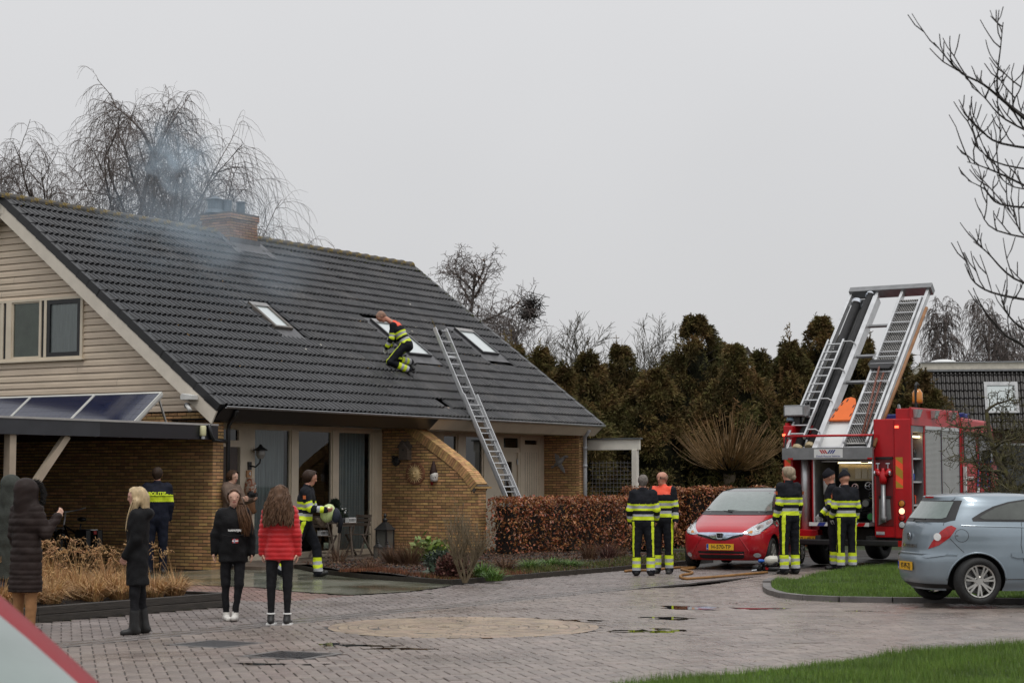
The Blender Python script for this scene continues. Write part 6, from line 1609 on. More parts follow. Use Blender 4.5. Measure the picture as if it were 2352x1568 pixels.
def nearest(prims,P):
 D=[];Hs=[]
 for p in prims:d,h=p.d(P);D.append(d);Hs.append(h)
 D=np.array(D);k=D.argmin(0); return k,np.array(Hs)[k,np.arange(len(P))]
def RX(a):c,s=math.cos(a),math.sin(a); return np.array([[1,0,0],[0,c,-s],[0,s,c]])
def RY(a):c,s=math.cos(a),math.sin(a); return np.array([[c,0,s],[0,1,0],[-s,0,c]])
def RZ(a):c,s=math.cos(a),math.sin(a); return np.array([[c,-s,0],[s,c,0],[0,0,1]])
def un(v):v=np.array(v,float); return v/np.linalg.norm(v)
DOWN=(0,0,-1)
def skeleton(S=1.0,lean=0,side=0,twist=0,head=(0,0),armL=((.12,-.05,-1),(.05,-.25,-1)),armR=((-.12,-.05,-1),(-.05,-.25,-1)),legL=((.04,0,-1),(.01,.02,-1)),legR=((-.04,0,-1),(-.01,.02,-1)),shw=.176,footL= None ,footR= None ,roll=0):
 J={};hip=np.array([0,0,.93]);Rs=RZ(twist)@RY(side)@RX(lean)
 J['hip']=hip;J['Rs']=Rs;J['hipL']=hip+[.092,0,-.03];J['hipR']=hip+[-.092,0,-.03]
 J['waist']=hip+Rs@[0,0,.13];J['chest']=hip+Rs@[0,0,.36];J['neck']=hip+Rs@[0,.012,.545]
 J['shL']=hip+Rs@[shw,.0,.49];J['shR']=hip+Rs@[-shw,.0,.49]
 Rh=Rs@RZ(head[0])@RX(head[1])@RY(roll);J['Rh']=Rh;J['head']=J['neck']+Rs@[0,-.012,.06]+Rh@[0,-.012,.105]
 for s,arm,leg,ft in (('L',armL,legL,footL),('R',armR,legR,footR)):
  J['el'+s]=J['sh'+s]+un(arm[0])*.285;J['wr'+s]=J['el'+s]+un(arm[1])*.25;J['ad'+s]=un(arm[1])
  J['kn'+s]=J['hip'+s]+un(leg[0])*.425;J['an'+s]=J['kn'+s]+un(leg[1])*.415
  J['ft'+s]=un(ft) if ft is not None else un((.12 if s=='L' else -.12,-1,-.12))
 lo=min(J['anL'][2],J['anR'][2]);up=np.array([0,0,.085-lo])
 for k in J:
  if k[:2] in ('hi','wa','ch','ne','sh','he','el','wr','kn','an'):J[k]=(J[k]+up)
 for k in J:
  if isinstance(J[k],np.ndarray) and J[k].shape==(3,) and k[:2] not in ('ad','ft'):J[k]=J[k]*S
 J['S']=S
 return J
def hand_prims(w,d,S,side,palm,curl=.5,reg='hand',spread=1.0):
 """palm and five fingers: w wrist, d along the forearm, palm = facing of the palm"""
 d=un(d);n=np.array(palm,float);n=un(n-d*(n@d));x=np.cross(d,n)*side
 P=[Prim(w,w+d*.05*S,.026*S,.034*S,reg,.012,[(n,1.7)]),Prim(w+d*.045*S-x*.022*S,w+d*.05*S+x*.02*S,.023*S,.023*S,reg,.012,[(n,1.35)])]
 for i,(o,L) in enumerate(((.030,.068),(.010,.076),(-.010,.072),(-.029,.057))):
  q=w+d*.07*S+x*o*S;dd=d
  for j in range(3):
   a=curl*(.45+.5*j);dd=un(d*math.cos(a)+n*math.sin(a)+x*o*.9*spread*(1 if j==0 else .3));r=q+dd*L*S*(.46,.31,.26)[j]
   P.append(Prim(q,r,(.0098,.0090,.0082)[j]*S,(.0090,.0082,.0070)[j]*S,reg,.004));q=r
 q=w+d*.02*S+x*.026*S
 for j,(L,r0,r1) in enumerate(((.042,.014,.0115),(.032,.011,.0095),(.026,.0095,.008))):
  dd=un(d*(.62+.15*j)+x*(.75-.28*j)+n*(.25+curl*.35));r=q+dd*L*S;P.append(Prim(q,r,r0*S,r1*S,reg,.006));q=r
 return P
def body_prims(J,W):
 """W: widths by name (arm, leg, torso, coat ...)"""
 S=J['S'];Rs=J['Rs'];fwd=Rs@np.array([0,-1.0,0]);lat=Rs@np.array([1.0,0,0]);Rh=J['Rh'];P=[]
 a=W.get('arm',1.0);l=W.get('leg',1.0);t=W.get('torso',1.0);fl=[(fwd,1.28)]
 P.append(Prim(J['hip']-lat*.065*S,J['hip']+lat*.065*S,.125*S*t,.125*S*t,W.get('hipreg','jacket'),.05,[(fwd,1.15)]))
 P.append(Prim(J['hip'],J['waist'],.150*S*t,.150*S*t,'jacket',.05,fl+[(lat,.95)]))
 P.append(Prim(J['waist'],J['chest'],.150*S*t,.172*S*t,'jacket',.05,fl+[(lat,.92)]))
 P.append(Prim(J['chest']-lat*.09*S,J['chest']+lat*.09*S,.125*S*t,.125*S*t,'jacket',.05,[(fwd,1.12)]))
 P.append(Prim(J['shL']-lat*.03*S,J['shR']+lat*.03*S,.078*S*(t*.5+.5),.078*S*(t*.5+.5),'jacket',.05))
 up=Rs@np.array([0,0,1.0])
 P.append(Prim(J['neck']-up*.05*S,J['neck']+up*.012*S,.085*S,.072*S,'collar',.03))
 P.append(Prim(J['neck'],J['head']-Rh@np.array([0,-.02,.05])*S,.054*S,.052*S,'skin',.02))
 h=J['head'];ff=Rh@np.array([0,-1.0,0]);hu=Rh@np.array([0,0,1.0]);hx=Rh@np.array([1.0,0,0])
 P.append(Prim(h-ff*.028*S+hu*.026*S,h+ff*.022*S+hu*.030*S,.084*S,.078*S,'skin',.03,[(hx,1.10)]))
 P.append(Prim(h+ff*.030*S+hu*.01*S,h+ff*.045*S-hu*.075*S,.064*S,.042*S,'skin',.035,[(hx,1.0)]))
 P.append(Prim(h+ff*.085*S+hu*.012*S,h+ff*.106*S-hu*.022*S,.009*S,.0145*S,'skin',.012))
 P.append(Prim(h+ff*.086*S-hu*.058*S-hx*.014*S,h+ff*.086*S-hu*.058*S+hx*.014*S,.009*S,.009*S,'lip',.008))
 for sg in (-1,1):
  P.append(Prim(h+hx*.082*sg*S-ff*.012*S+hu*.012*S,h+hx*.080*sg*S-ff*.006*S-hu*.022*S,.017*S,.012*S,'skin',.010,[(hx,1.6)]))
  P.append(Prim(h+ff*.076*S+hu*.036*S+hx*sg*.018*S,h+ff*.066*S+hu*.036*S+hx*sg*.048*S,.012*S,.010*S,'brow',.012))
  P.append(Prim(h+ff*.078*S+hu*.016*S+hx*sg*.032*S,h+ff*.078*S+hu*.016*S+hx*sg*.034*S,.0115*S,.0115*S,'eye',.004))
 for s,sg in (('L',1),('R',-1)):
  P.append(Prim(J['sh'+s],J['el'+s],.070*S*a,.056*S*a,'armU'+s,.04));P.append(Prim(J['el'+s],J['wr'+s],.056*S*a,.045*S*a,'armF'+s,.02))
  P.append(Prim(J['hip'+s],J['kn'+s],.098*S*l,.068*S*l,'thigh'+s,.03));P.append(Prim(J['kn'+s],J['an'+s],.066*S*l,.048*S*l*W.get('cuff',1),'shank'+s,.02))
  f=J['ft'+s];b=W.get('boot',1.0);an=J['an'+s]
  P.append(Prim(an+np.array([0,0,.02])*S,an-f*.035*S-np.array([0,0,.042])*S,.044*S*b,.042*S*b,'boot',.02))
  fz=an+f*.13*S;fz=fz.copy();
  P.append(Prim(an-np.array([0,0,.04])*S,fz-np.array([0,0,.045])*S,.042*S*b,.036*S*b,'boot',.02,[(np.cross(f,[0,0,1.0]),.95)]))
 if W.get('skirt'):
  z1,r1,r0=W['skirt'];mid=(J['knL']+J['knR'])/2;tgt=J['hip']+(mid-J['hip'])*((J['hip'][2]-z1*S)/max(.05,J['hip'][2]-mid[2]))
  for sg in (-1,1):P.append(Prim(J['hip']+lat*.035*sg*S,tgt-np.array([0,0,.12])*S+lat*.05*sg*S,r0*S,r1*S*1.03,'coat',.012,[(fwd,1.22)],zmin=z1*S))
 return P
def clip_below(V,Q,fn):
 keep=fn(V);f=keep[Q].all(1); return Q[f]
PEOPLE={}
def sines(V,f,seed):
 rr=np.random.default_rng(seed);o=0
 for k in range(5):d=un(rr.normal(0,1,3))*f*(.6+.4*k);o=o+np.sin(V@d+rr.uniform(0,6.28))/(1+.5*k)
 return o/2.4
def person(label,loc,face,J,W,mats,paint= None ,h=.0125,hands= None ,fold=.006,quilt= None ,group= None ,seed=0,extra= None ,rot= None ):
 """mats: region -> material; paint(reg, C, h, J) may override with a material name"""
 t=thing('person',label,'person',loc,face,group=group,rot=rot)
 P=body_prims(J,W)+(extra or [])
 V,Q,N=skin(P,h)
 k,hh=nearest(P,V);regs=np.array([p.reg for p in P]);rv=regs[k]
 cloth=np.isin(rv,['skin','lip','eye','brow','boot'],invert= True )
 S=J['S']
 Vd=V.copy();dz=sines(V*np.array([1,1,1.6]),34,seed)*fold+sines(V,80,seed+1)*fold*.35
 Vd+=N*(dz*cloth)[:,None ]
 if quilt:
  q=quilt(V,rv,hh,J);Vd+=N*q[:,None ]
 C=V[Q].mean(1);kf,hf=nearest(P,C);rf=regs[kf]
 names=list(mats);mi=np.array([names.index(mats_key(r,mats)) for r in rf])
 if paint:
  ov=paint(rf,C,hf,J,N[Q[:,0]])
  for nm,mask in ov:
   if nm not in names: continue
   mi[mask]=names.index(nm)
 Vs,Qs,Ms=[Vd],[Q],[mi];off=len(V)
 for hp,mname in (hands or []):
  v,q,n=skin(hp,.0048,.02);Vs.append(v);Qs.append(q+off);Ms.append(np.full(len(q),names.index(mname)));off+=len(v)
 me=np_mesh('body',np.concatenate(Vs),np.concatenate(Qs),[mats[n] for n in names],smooth= True ,mi=np.concatenate(Ms))
 inst('body',me,t)
 return t
def mats_key(r,mats):
 if r in mats: return r
 if r[:4] in ('armU','armF'): return 'sleeve' if 'sleeve' in mats else 'jacket'
 if r[:5] in ('thigh','shank'): return 'trousers'
 if r in ('collar','coat'): return 'jacket'
 if r in ('lip','eye','brow'): return 'skin'
 return 'jacket'
def hair_cap(t,J,m,cut=((0,-1,-.35),.052),r=.009,extra= None ,h=.009,name='hair',strand=.003,top= True ):
 """hair grown over the skull and cut free of the face"""
 S=J['S'];Rh=J['Rh'];hd=J['head'];ff=Rh@np.array([0,-1.0,0]);hu=Rh@np.array([0,0,1.0]);hx=Rh@np.array([1.0,0,0])
 P=[Prim(hd-ff*.030*S+hu*.028*S,hd+ff*.022*S+hu*.034*S,(.094+r)*S,(.088+r)*S,'h',.03,[(hx,1.08)]),Prim(hd-ff*.045*S+hu*.0*S,hd-ff*.045*S-hu*.045*S,(.062+r)*S,(.05+r)*S,'h',.03)]
 P+=extra or []
 V,Q,N=skin(P,h)
 V=V+N*(sines(V*np.array([1,1,.35]),160,3)*strand)[:,None ]
 n=un(Rh@np.array(cut[0],float));f=(((V-hd)@n)<cut[1]*S)|((V-hd)@hu<-.14*S)
 if top:f|=((V-hd)@hu>.066*S)&((V-hd)@ff<.088*S)
 Q=Q[f[Q].all(1)]
 return inst(name,np_mesh(name,V,Q,m,smooth= True ),t)
def strands(t,curves,rad,m,name='hair_strands'):
 tw=Twigs()
 for c in curves:tw.add(c,rad,4)
 return tw.build(name,m,t)
M_SKIN=mat('skin_tone',(.60,.36,.265),.5,.10,12);M_SKINR=mat('skin_ruddy',(.52,.25,.17),.5,.12,12)
M_LIP=mat('lip',(.36,.12,.10),.5,0);M_EYE=mat('eye_dark',(.06,.04,.035),.3,0);M_BROW=mat('brow',(.30,.17,.11),.6,0)
M_FFBLACK=mat('turnout_black',(.011,.012,.016),.8,.35,9,bump=.25,bscale=90,bdist=.004,spec=.18)
M_HIVIS=mat('hivis_yellow',(.62,.74,.02),.55,.08,8,emit=((.55,.70,.0),.06))
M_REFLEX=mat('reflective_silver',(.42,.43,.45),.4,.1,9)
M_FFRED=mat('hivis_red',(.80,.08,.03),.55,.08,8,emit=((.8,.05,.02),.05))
M_BOOT=mat('black_boot',(.010,.010,.010),.45,.3,14)
M_GLOVE=mat('work_glove',(.20,.18,.15),.7,.3,12);M_GLOVEL=mat('light_glove',(.38,.38,.38),.7,.3,12)
def ff_paint(red= False ,back_stripe= True ):
 def f(rf,C,hf,J,N):
  S=J['S'];Rs=J['Rs'];up=Rs@np.array([0,0,1.0]);z=((C-J['hip'])@up)/S+.945;out=[]
  tor=np.isin(rf,['jacket','collar'])
  out.append(('trousers',tor&(z<.885)))
  for a,b,n in ((1.262,1.225,'yellow'),(1.225,1.178,'silver'),(1.178,1.142,'yellow'),(1.085,1.04,'silver'),(1.04,.975,'yellow')):out.append((n,tor&(z<a)&(z>=b)))
  if red:out.append(('red',tor&(z>1.375)))
  au=np.char.startswith(rf,'armU');af=np.char.startswith(rf,'armF');th=np.char.startswith(rf,'thigh');sh=np.char.startswith(rf,'shank')
  for a,b,n in ((.62,.73,'yellow'),(.73,.90,'silver'),(.90,1.01,'yellow')):out.append((n,au&(hf>=a)&(hf<b)))
  for a,b,n in ((.42,.62,'silver'),(.62,.86,'yellow')):out.append((n,af&(hf>=a)&(hf<b)))
  for s,sg in (('L',1),('R',-1)):
   lat=np.array([sg*.72,.69,0]) if back_stripe else np.array([sg*.92,-.38,0])
   for r,a,b in (('thigh'+s,J['hip'+s],J['kn'+s]),('shank'+s,J['kn'+s],J['an'+s])):
    m=rf==r;ax=un(b-a);q=C-a;q=q-(q@ax)[:,None ]*ax;ql=np.linalg.norm(q,axis=1)+1e-9
    out.append(('yellow',m&((q@un(lat-ax*(lat@ax)))/ql>.955)&((hf<.40)|(r[0]=='t'))))
  for a,b,n in ((.42,.57,'yellow'),(.57,.70,'silver'),(.70,.84,'yellow'),(.84,.96,'silver')):out.append((n,sh&(hf>=a)&(hf<b)))
  return out
 return f
FF_M=dict(jacket=M_FFBLACK,trousers=M_FFBLACK,skin=M_SKINR,lip=M_LIP,eye=M_EYE,brow=M_BROW,boot=M_BOOT,yellow=M_HIVIS,silver=M_REFLEX,red=M_FFRED,glove=M_GLOVE,glovel=M_GLOVEL)
FF_W=dict(arm=1.08,leg=1.12,torso=1.05,cuff=1.42,boot=1.15)
def hands_of(J,mat_name='skin',curl=.55,L= True ,Rr= True ,pL= None ,pR= None ):
 o=[]
 for s,sg,on,pm in (('L',1,L,pL),('R',-1,Rr,pR)):
  if on:o.append((hand_prims(J['wr'+s]-J['ad'+s]*.012,J['ad'+s],J['S'],sg,pm if pm is not None else (-sg*1.0,0,0),curl),mat_name))
 return o
def at_(u,v,z=0.0):p=gnd(u,v,z); return (p.x,p.y,z)
M_BADGE=mat('badge_orange',(.55,.14,.04),.5,0)
def badge(t,J,s='L',off=(0,0,0)):
 a,b=J['sh'+s],J['el'+s];c=a+(b-a)*.34;sg=1 if s=='L' else -1
 MB().obox(Vector(c+np.array([sg*.088,.02,0])*J['S']),.004,.05,.06,Matrix.Rotation(sg*.12,3,'Y')).build('shoulder_badge',M_BADGE,t)
# --- firefighters on the ground
J=skeleton(.985,armL=((.22,.02,-1),(.02,-.35,-1)),armR=((-.26,.05,-1),(.1,-.7,-.8)),legL=((.06,0,-1),(.02,.02,-1)),legR=((-.08,0,-1),(-.02,.03,-1)),head=(.15,.08))
fA=person('firefighter seen from behind, grey cropped hair, talking beside the beech hedge',at_(1478,1322),R(172),J,FF_W,FF_M,ff_paint(),hands=hands_of(J),seed=1,group='firefighters in dark suits with yellow bands')
M_HGREY=mat('cropped_grey_hair',(.16,.14,.125),.7,.3,40,spec=.2);hair_cap(fA,J,M_HGREY,((0,-1,-.3),.03),.004);badge(fA,J,'L')
J=skeleton(1.02,armL=((.20,0,-1),(.08,-.2,-1)),armR=((-.2,0,-1),(-.05,-.3,-1)),head=(-.35,.05))
fB=person('bald firefighter with glasses and orange shoulders facing his colleague',at_(1523,1317),R(-22),J,FF_W,FF_M,ff_paint( True ,False ),hands=hands_of(J),seed=2,group='firefighters in dark suits with yellow bands')
hd=J['head'];Rh=J['Rh'];mb=MB()
for sg in (-1,1):
 c=hd+Rh@np.array([sg*.034,-.098,.016]);mb.tube([Vector(c+Rh@np.array([.024*math.cos(a),0,.017*math.sin(a)])) for a in np.linspace(0,6.283,13)],.0022,4,False )
 mb.tube([Vector(hd+Rh@np.array([sg*.058,-.095,.018])),Vector(hd+Rh@np.array([sg*.086,0,.02]))],.002,4)
mb.build('glasses',M_PLASTIC,fB);hair_cap(fB,J,mat('shaved_hair',(.30,.2,.15),.6),((0,-.3,1),.035),.001,name='hair_fringe',top= False )
J=skeleton(1.065,armL=((.16,.05,-1),(.10,-.32,-1)),armR=((-.16,0,-1),(-.1,-.3,-1)),head=(.45,.0),legL=((.05,0,-1),(.0,.02,-1)),legR=((-.05,0,-1),(0,.02,-1)))
fC=person('woman firefighter with fair hair in a bun beside the red hatchback',at_(1814,1318),R(-150),J,dict(FF_W,torso=1.0),FF_M,ff_paint(),hands=hands_of(J,'glove',.7),seed=3,group='firefighters in dark suits with yellow bands')
M_FAIR=mat('ash_blond_hair',(.30,.24,.17),.5,.3,30,stretch=(1,1,.2),spec=.2)
hb=J['head']+J['Rh']@np.array([0,.115,-.06]);hair_cap(fC,J,M_FAIR,((0,-1,-.12),.045),.008,[Prim(hb,hb+np.array([0,0,-.015]),.04,.035,'h',.02)]);badge(fC,J,'R');badge(fC,J,'L')
M_KNIT=mat('black_knit',(.014,.014,.018),.9,.3,60,bump=.6,bscale=200,bdist=.004,spec=.18)
def beanie(t,J):
 S=J['S'];Rh=J['Rh'];h=J['head'];hu=Rh@np.array([0,0,1.0]);ff=Rh@np.array([0,-1.0,0])
 V,Q,N=skin([Prim(h-ff*.025+hu*.045*S,h+ff*.018+hu*.05*S,.102*S,.095*S,'h',.03),Prim(h+hu*.13*S-ff*.01,h+hu*.145*S-ff*.015,.05*S,.035*S,'h',.05)],.009)
 V=V+N*(np.sin(np.arctan2(V[:,0]-h[0],V[:,1]-h[1])*34)*.0025)[:,None ]
 inst('knit_cap',np_mesh('knit_cap',V,Q[((V-h)@(hu+ff*.25)>.022*S)[Q].all(1)],M_KNIT,smooth= True ),t)
J=skeleton(1.03,armL=((.15,-.15,-1),(.02,-.7,-.7)),armR=((-.15,-.1,-1),(-.05,-.6,-.8)),head=(0,.15),lean=.06)
fD=person('firefighter in a knit cap standing sideways at the open pump bay',at_(1916,1307),R(-95),J,FF_W,FF_M,ff_paint(),hands=hands_of(J,'glovel',.7),seed=4,group='firefighters in dark suits with yellow bands');beanie(fD,J);badge(fD,J,'L')
J=skeleton(1.01,armL=((.16,.02,-1),(.02,-.55,-.85)),armR=((-.2,.05,-1),(.0,-.35,-.9)),head=(.25,.1),lean=.03)
fE=person('firefighter in a knit cap with his back to us before the pump bay',at_(1945,1310),R(-168),J,FF_W,FF_M,ff_paint(),hands=hands_of(J,'glovel',.7),seed=5,group='firefighters in dark suits with yellow bands');beanie(fE,J);badge(fE,J,'L')
# walking firefighter with his helmet
J=skeleton(1.055,lean=.12,armL=((.06,-.25,-1),(-.08,-1,-.12)),armR=((-.06,-.35,-1),(.25,-1,-.10)),legL=((.03,-.52,-1),(.0,-.08,-1)),legR=((-.03,.30,-1),(0,.62,-1)),head=(0,.08),footL=(0,-1,.3),footR=(0,-.75,-.6))
pH=at_(696,1326)
fF=person('walking firefighter with dark hair carrying his helmet past the patio',pH,R(84),J,FF_W,FF_M,ff_paint( False ,False ),hands=hands_of(J,'skin',1.0,pL=(-.6,0,.5),pR=(.6,0,.5)),seed=6,group='firefighters in dark suits with yellow bands')
M_HDARK=mat('dark_brown_hair',(.030,.016,.010),.5,.3,40,spec=.2);hair_cap(fF,J,M_HDARK,((0,-1,-.28),.048),.014);badge(fF,J,'R')
hm=thing('fire_helmet','pale yellow green fire helmet carried by the walking firefighter','helmet',Matrix.Translation(pH)@Matrix.Rotation(R(84),4,'Z')@Vector((.02,-.42,1.10*1.0)),R(84))
M_HELM=mat('helmet_shell',(.56,.66,.28),.3,.05,coat=.5)
mb=MB();mb.ball((0,0,0),.145,24,14,(.92,1.12,.88));o=mb.build('shell',M_HELM,hm,smooth= True );o.rotation_euler=(R(-70),0,0)
mb=MB();mb.lathe([(.150,-.01),(.165,-.03),(.150,-.035)],28);o=mb.build('rim',M_HELM,hm,smooth= True );o.rotation_euler=(R(-70),0,0);o.scale=(.88,1.02,1)
mb=MB();mb.ball((0,0,0),.1,14,8,(1,.8,1.3));o=mb.build('neck_cloth',mat('navy_cloth',(.012,.016,.03),.8,.3,bump=.3),hm,smooth= True ,loc=(0,-.14,-.04));MB().tube([(0,-.18,-.02),(.02,-.22,-.16),(0,-.2,-.34)],[.05,.045,.03],8).build('neck_flap',M_FFBLACK,hm,smooth= True )
MB().lathe([(.03,.0),(.03,.012)],14,(.13,-.06,.03),axis='x').build('visor_knob',M_HIVIS,hm)
gl=thing('work_gloves','pair of dark work gloves held under the helmet','gloves',Matrix.Translation(pH)@Matrix.Rotation(R(84),4,'Z')@Vector((.0,-.24,.93)),R(84))
V,Q,N=skin(hand_prims(np.array([0,0,.06]),np.array([0,-.6,-.5]),1.2,1,(1,0,0),.5)+hand_prims(np.array([.03,.02,.05]),np.array([0,-.7,-.3]),1.2,-1,(1,0,.3),.4),.006);inst('leather',np_mesh('leather',V,Q,mat('brown_leather',(.10,.07,.05),.6,.3),smooth= True ),gl)
# --- police officer
M_NAVY=mat('police_navy',(.008,.010,.020),.7,.3,9,bump=.2,bscale=80,spec=.18)
def pol_paint(rf,C,hf,J,N):
 S=J['S'];z=(C[:,2])/S;tor=np.isin(rf,['jacket','collar']);au=np.char.startswith(rf,'armU')
 return [('yellow',(tor|au)&(z<1.295)&(z>1.215)),('yellow',(tor|au)&(z<1.335)&(z>1.308)),('trousers',tor&(z<.93))]
J=skeleton(1.06,armL=((.10,-.02,-1),(-.05,-.6,-.9)),armR=((-.16,.02,-1),(.05,-.35,-1)),head=(-.25,.05))
pp_=dep(360,1200,33.6)
pol=person('police officer in navy uniform with yellow band facing the brick gable',(pp_.x,pp_.y,0),R(-163),J,dict(arm=1.12,leg=1.1,torso=1.1,boot=1.1,cuff=1.2),dict(jacket=M_NAVY,trousers=M_NAVY,skin=M_SKINR,lip=M_LIP,eye=M_EYE,boot=M_BOOT,yellow=M_HIVIS),pol_paint,hands=hands_of(J),seed=11)
hair_cap(pol,J,mat('thin_dark_hair',(.035,.022,.015),.6,spec=.2),((0,-.85,.45),.028),.006,top= False )
text('lettering','POLITIE',.085,M_HIVIS,pol,(.02,.178,1.385*1.06-.045),(math.pi/2-.12,0,math.pi),extrude=.004,bold=.003,sx=1.05)
# --- bystanders
M_CHAR=mat('black_parka',(.008,.008,.009),.7,.3,9,bump=.25,bscale=60,spec=.18);M_JEANB=mat('black_denim',(.012,.012,.014),.75,.3,20,spec=.18);M_JEAN=mat('blue_denim',(.045,.085,.16),.75,.3,12,spec=.18);M_TAN=mat('tan_cords',(.32,.165,.075),.75,.15,10,spec=.18)
M_BLOND=mat('blond_hair',(.46,.34,.19),.5,.3,30,stretch=(1,1,.15))
J=skeleton(.885,armL=((.10,.0,-1),(-.25,-.55,-.9)),armR=((-.10,.02,-1),(.25,-.55,-.9)),legL=((.04,-.04,-1),(0,.0,-1)),legR=((-.04,.09,-1),(0,.12,-1)),head=(0,.05),shw=.152)
pC=person('fair haired woman in long black parka standing side on by the planter',at_(313,1456),R(-84),J,dict(arm=1.22,leg=.92,torso=1.06,skirt=(.60,.165,.15),cuff=.95,boot=1.15),dict(jacket=M_CHAR,trousers=M_JEANB,skin=mat('skin_pale',(.60,.33,.25),.5,.08),lip=M_LIP,eye=M_EYE,boot=M_BOOT),None ,hands=hands_of(J),seed=21,fold=.006,extra=[Prim(J['neck']+np.array([-.08,.10,-.03]),J['neck']+np.array([.08,.10,-.03]),.06,.06,'jacket',.05),Prim(J['knL']-np.array([0,0,.40])*0+(J['anL']-J['knL'])*.55,J['anL'],.052,.052,'boot',.02),Prim(J['knR']+(J['anR']-J['knR'])*.55,J['anR'],.052,.052,'boot',.02)])
hd=J['head'];hair_cap(pC,J,M_BLOND,((0,-1,-.15),.05),.010,[Prim(hd+np.array([.07,.0,-.05]),hd+np.array([.085,-.07,-.27]),.045,.022,'h',.03),Prim(hd+np.array([-.07,.0,-.05]),hd+np.array([-.085,-.07,-.25]),.04,.02,'h',.03),Prim(hd+np.array([0,.07,-.02]),hd+np.array([0,.09,-.16]),.07,.05,'h',.03)])
rr=random.Random(2);cur=[]
for sg in (-1,1):
 for i in range(46):a=rr.uniform(-.03,.02);b=rr.gauss(0,.012);cur.append([tuple(hd+np.array(q)) for q in ((sg*.08+b,a,-.02),(sg*.09+b,a-.035,-.12),(sg*.095+b*1.4,a-.06,-.22),(sg*.09+b*1.8,a-.075,-.30-rr.random()*.06))])
strands(pC,cur,[.006,.006,.005,.003],M_BLOND)
# girl in black anorak, facing us
J=skeleton(.872,armL=((.24,.05,-1),(.10,-.08,-1)),armR=((-.30,.06,-1),(-.08,.0,-1)),legL=((-.02,-.10,-1),(-.12,.05,-1)),legR=((-.02,.04,-1),(.03,.10,-1)),head=(.1,.02),shw=.158,footL=(-.15,-1,.05),footR=(.3,-1,-.05))
pF=person('girl in black anorak and white trainers with a long brown ponytail',at_(534,1426),R(6),J,dict(arm=1.18,leg=.92,torso=1.08,skirt=(.80,.158,.152),cuff=.85,boot=1.0),dict(jacket=M_CHAR,trousers=M_JEANB,skin=M_SKIN,lip=M_LIP,eye=M_EYE,brow=M_BROW,boot=mat('white_trainer',(.66,.64,.60),.5,.12,20)),None ,hands=hands_of(J),seed=22,fold=.007)
M_BROWNH=mat('brown_hair',(.085,.042,.020),.45,.35,30,stretch=(1,1,.15),spec=.2);hd=J['head']
hair_cap(pF,J,M_BROWNH,((0,-1,-.12),.048),.010,[Prim(hd+np.array([.06,.03,-.04]),hd+np.array([.13,-.03,-.18]),.045,.045,'h',.03)])
rr=random.Random(5);cur=[]
for i in range(120):
 a=rr.gauss(0,.019);b=rr.gauss(0,.018);L=rr.uniform(.8,1.1);ph=rr.uniform(0,6)
 cur.append([tuple(hd+np.array([.085+.07*f+a*(1+.5*math.sin(f*3.1))+.008*math.sin(f*9+ph),-.02-.10*math.sin(min(1,f*1.3)*1.6)+b,-.08-.34*L*f])) for f in (0,.2,.4,.6,.8,1)])
strands(pF,cur,[.007,.008,.008,.007,.006,.003],M_BROWNH)
for tx,z,sz in (('NAPAPIJRI',1.105,.034),):text('lettering',tx,sz,M_WHITE,pF,(.02,-.178,z-.035),(math.pi/2-.06,0,0),extrude=.002,bold=.0012)
fx=MB().box(-.006,.064,-.186,-.180,.925,.972).build('flag_patch',mat('flag_red',(.40,.02,.03),.6,0),pF)
MB().box(.012,.028,-.188,-.186,.925,.972).build('flag_cross',M_WHITE,fx);MB().box(-.006,.064,-.1885,-.1865,.941,.957).build('flag_cross',M_WHITE,fx);MB().box(.016,.024,-.190,-.1885,.925,.972).build('flag_cross_blue',M_BLUE,fx)
MB().tube([(-.13,-.165,1.02),(-.02,-.19,.995),(.13,-.165,1.02)],.006,6).build('pocket_flap',M_CHAR,pF)
# girl in red quilted jacket, back to us
M_REDJ=mat('red_down_jacket',(.52,.006,.010),.42,.12,6,sheen=.2)
def quilt_red(V,rv,hh,J):
 S=J['S'];m=np.isin(rv,['jacket','coat'])|np.char.startswith(rv,'arm');z=V[:,2]/S
 return np.where(m,.011*(np.abs(np.sin(z*math.pi/.062))**.45-.6),0)
J=skeleton(.893,armL=((.20,.02,-1),(.06,-.15,-1)),armR=((-.22,.02,-1),(-.05,-.15,-1)),legL=((.03,0,-1),(.0,.03,-1)),legR=((-.03,0,-1),(-.0,.03,-1)),shw=.155)
pG=person('girl in red quilted jacket with long wavy hair and her back to us',at_(641,1434),R(178),J,dict(arm=1.16,leg=.90,torso=.98,cuff=.85,skirt=(.84,.15,.142)),dict(jacket=M_REDJ,trousers=M_JEANB,skin=M_SKIN,lip=M_LIP,eye=M_EYE,boot=mat('black_high_top',(.02,.02,.02),.5,.3)),None ,hands=hands_of(J),seed=23,fold=.003,quilt=quilt_red,h=.011)
hd=J['head'];M_WAVY=mat('wavy_brown_hair',(.105,.058,.034),.42,.4,30,stretch=(1,1,.15),spec=.2);hair_cap(pG,J,M_WAVY,((0,-1,-.12),.05),.014,[Prim(hd+np.array([-.05,.06,-.06]),hd+np.array([-.09,.09,-.26]),.07,.055,'h',.04),Prim(hd+np.array([.05,.06,-.06]),hd+np.array([.09,.09,-.26]),.07,.055,'h',.04),Prim(hd+np.array([0,.08,-.06]),hd+np.array([0,.12,-.27]),.07,.05,'h',.04)],strand=.006)
rr=random.Random(6);cur=[]
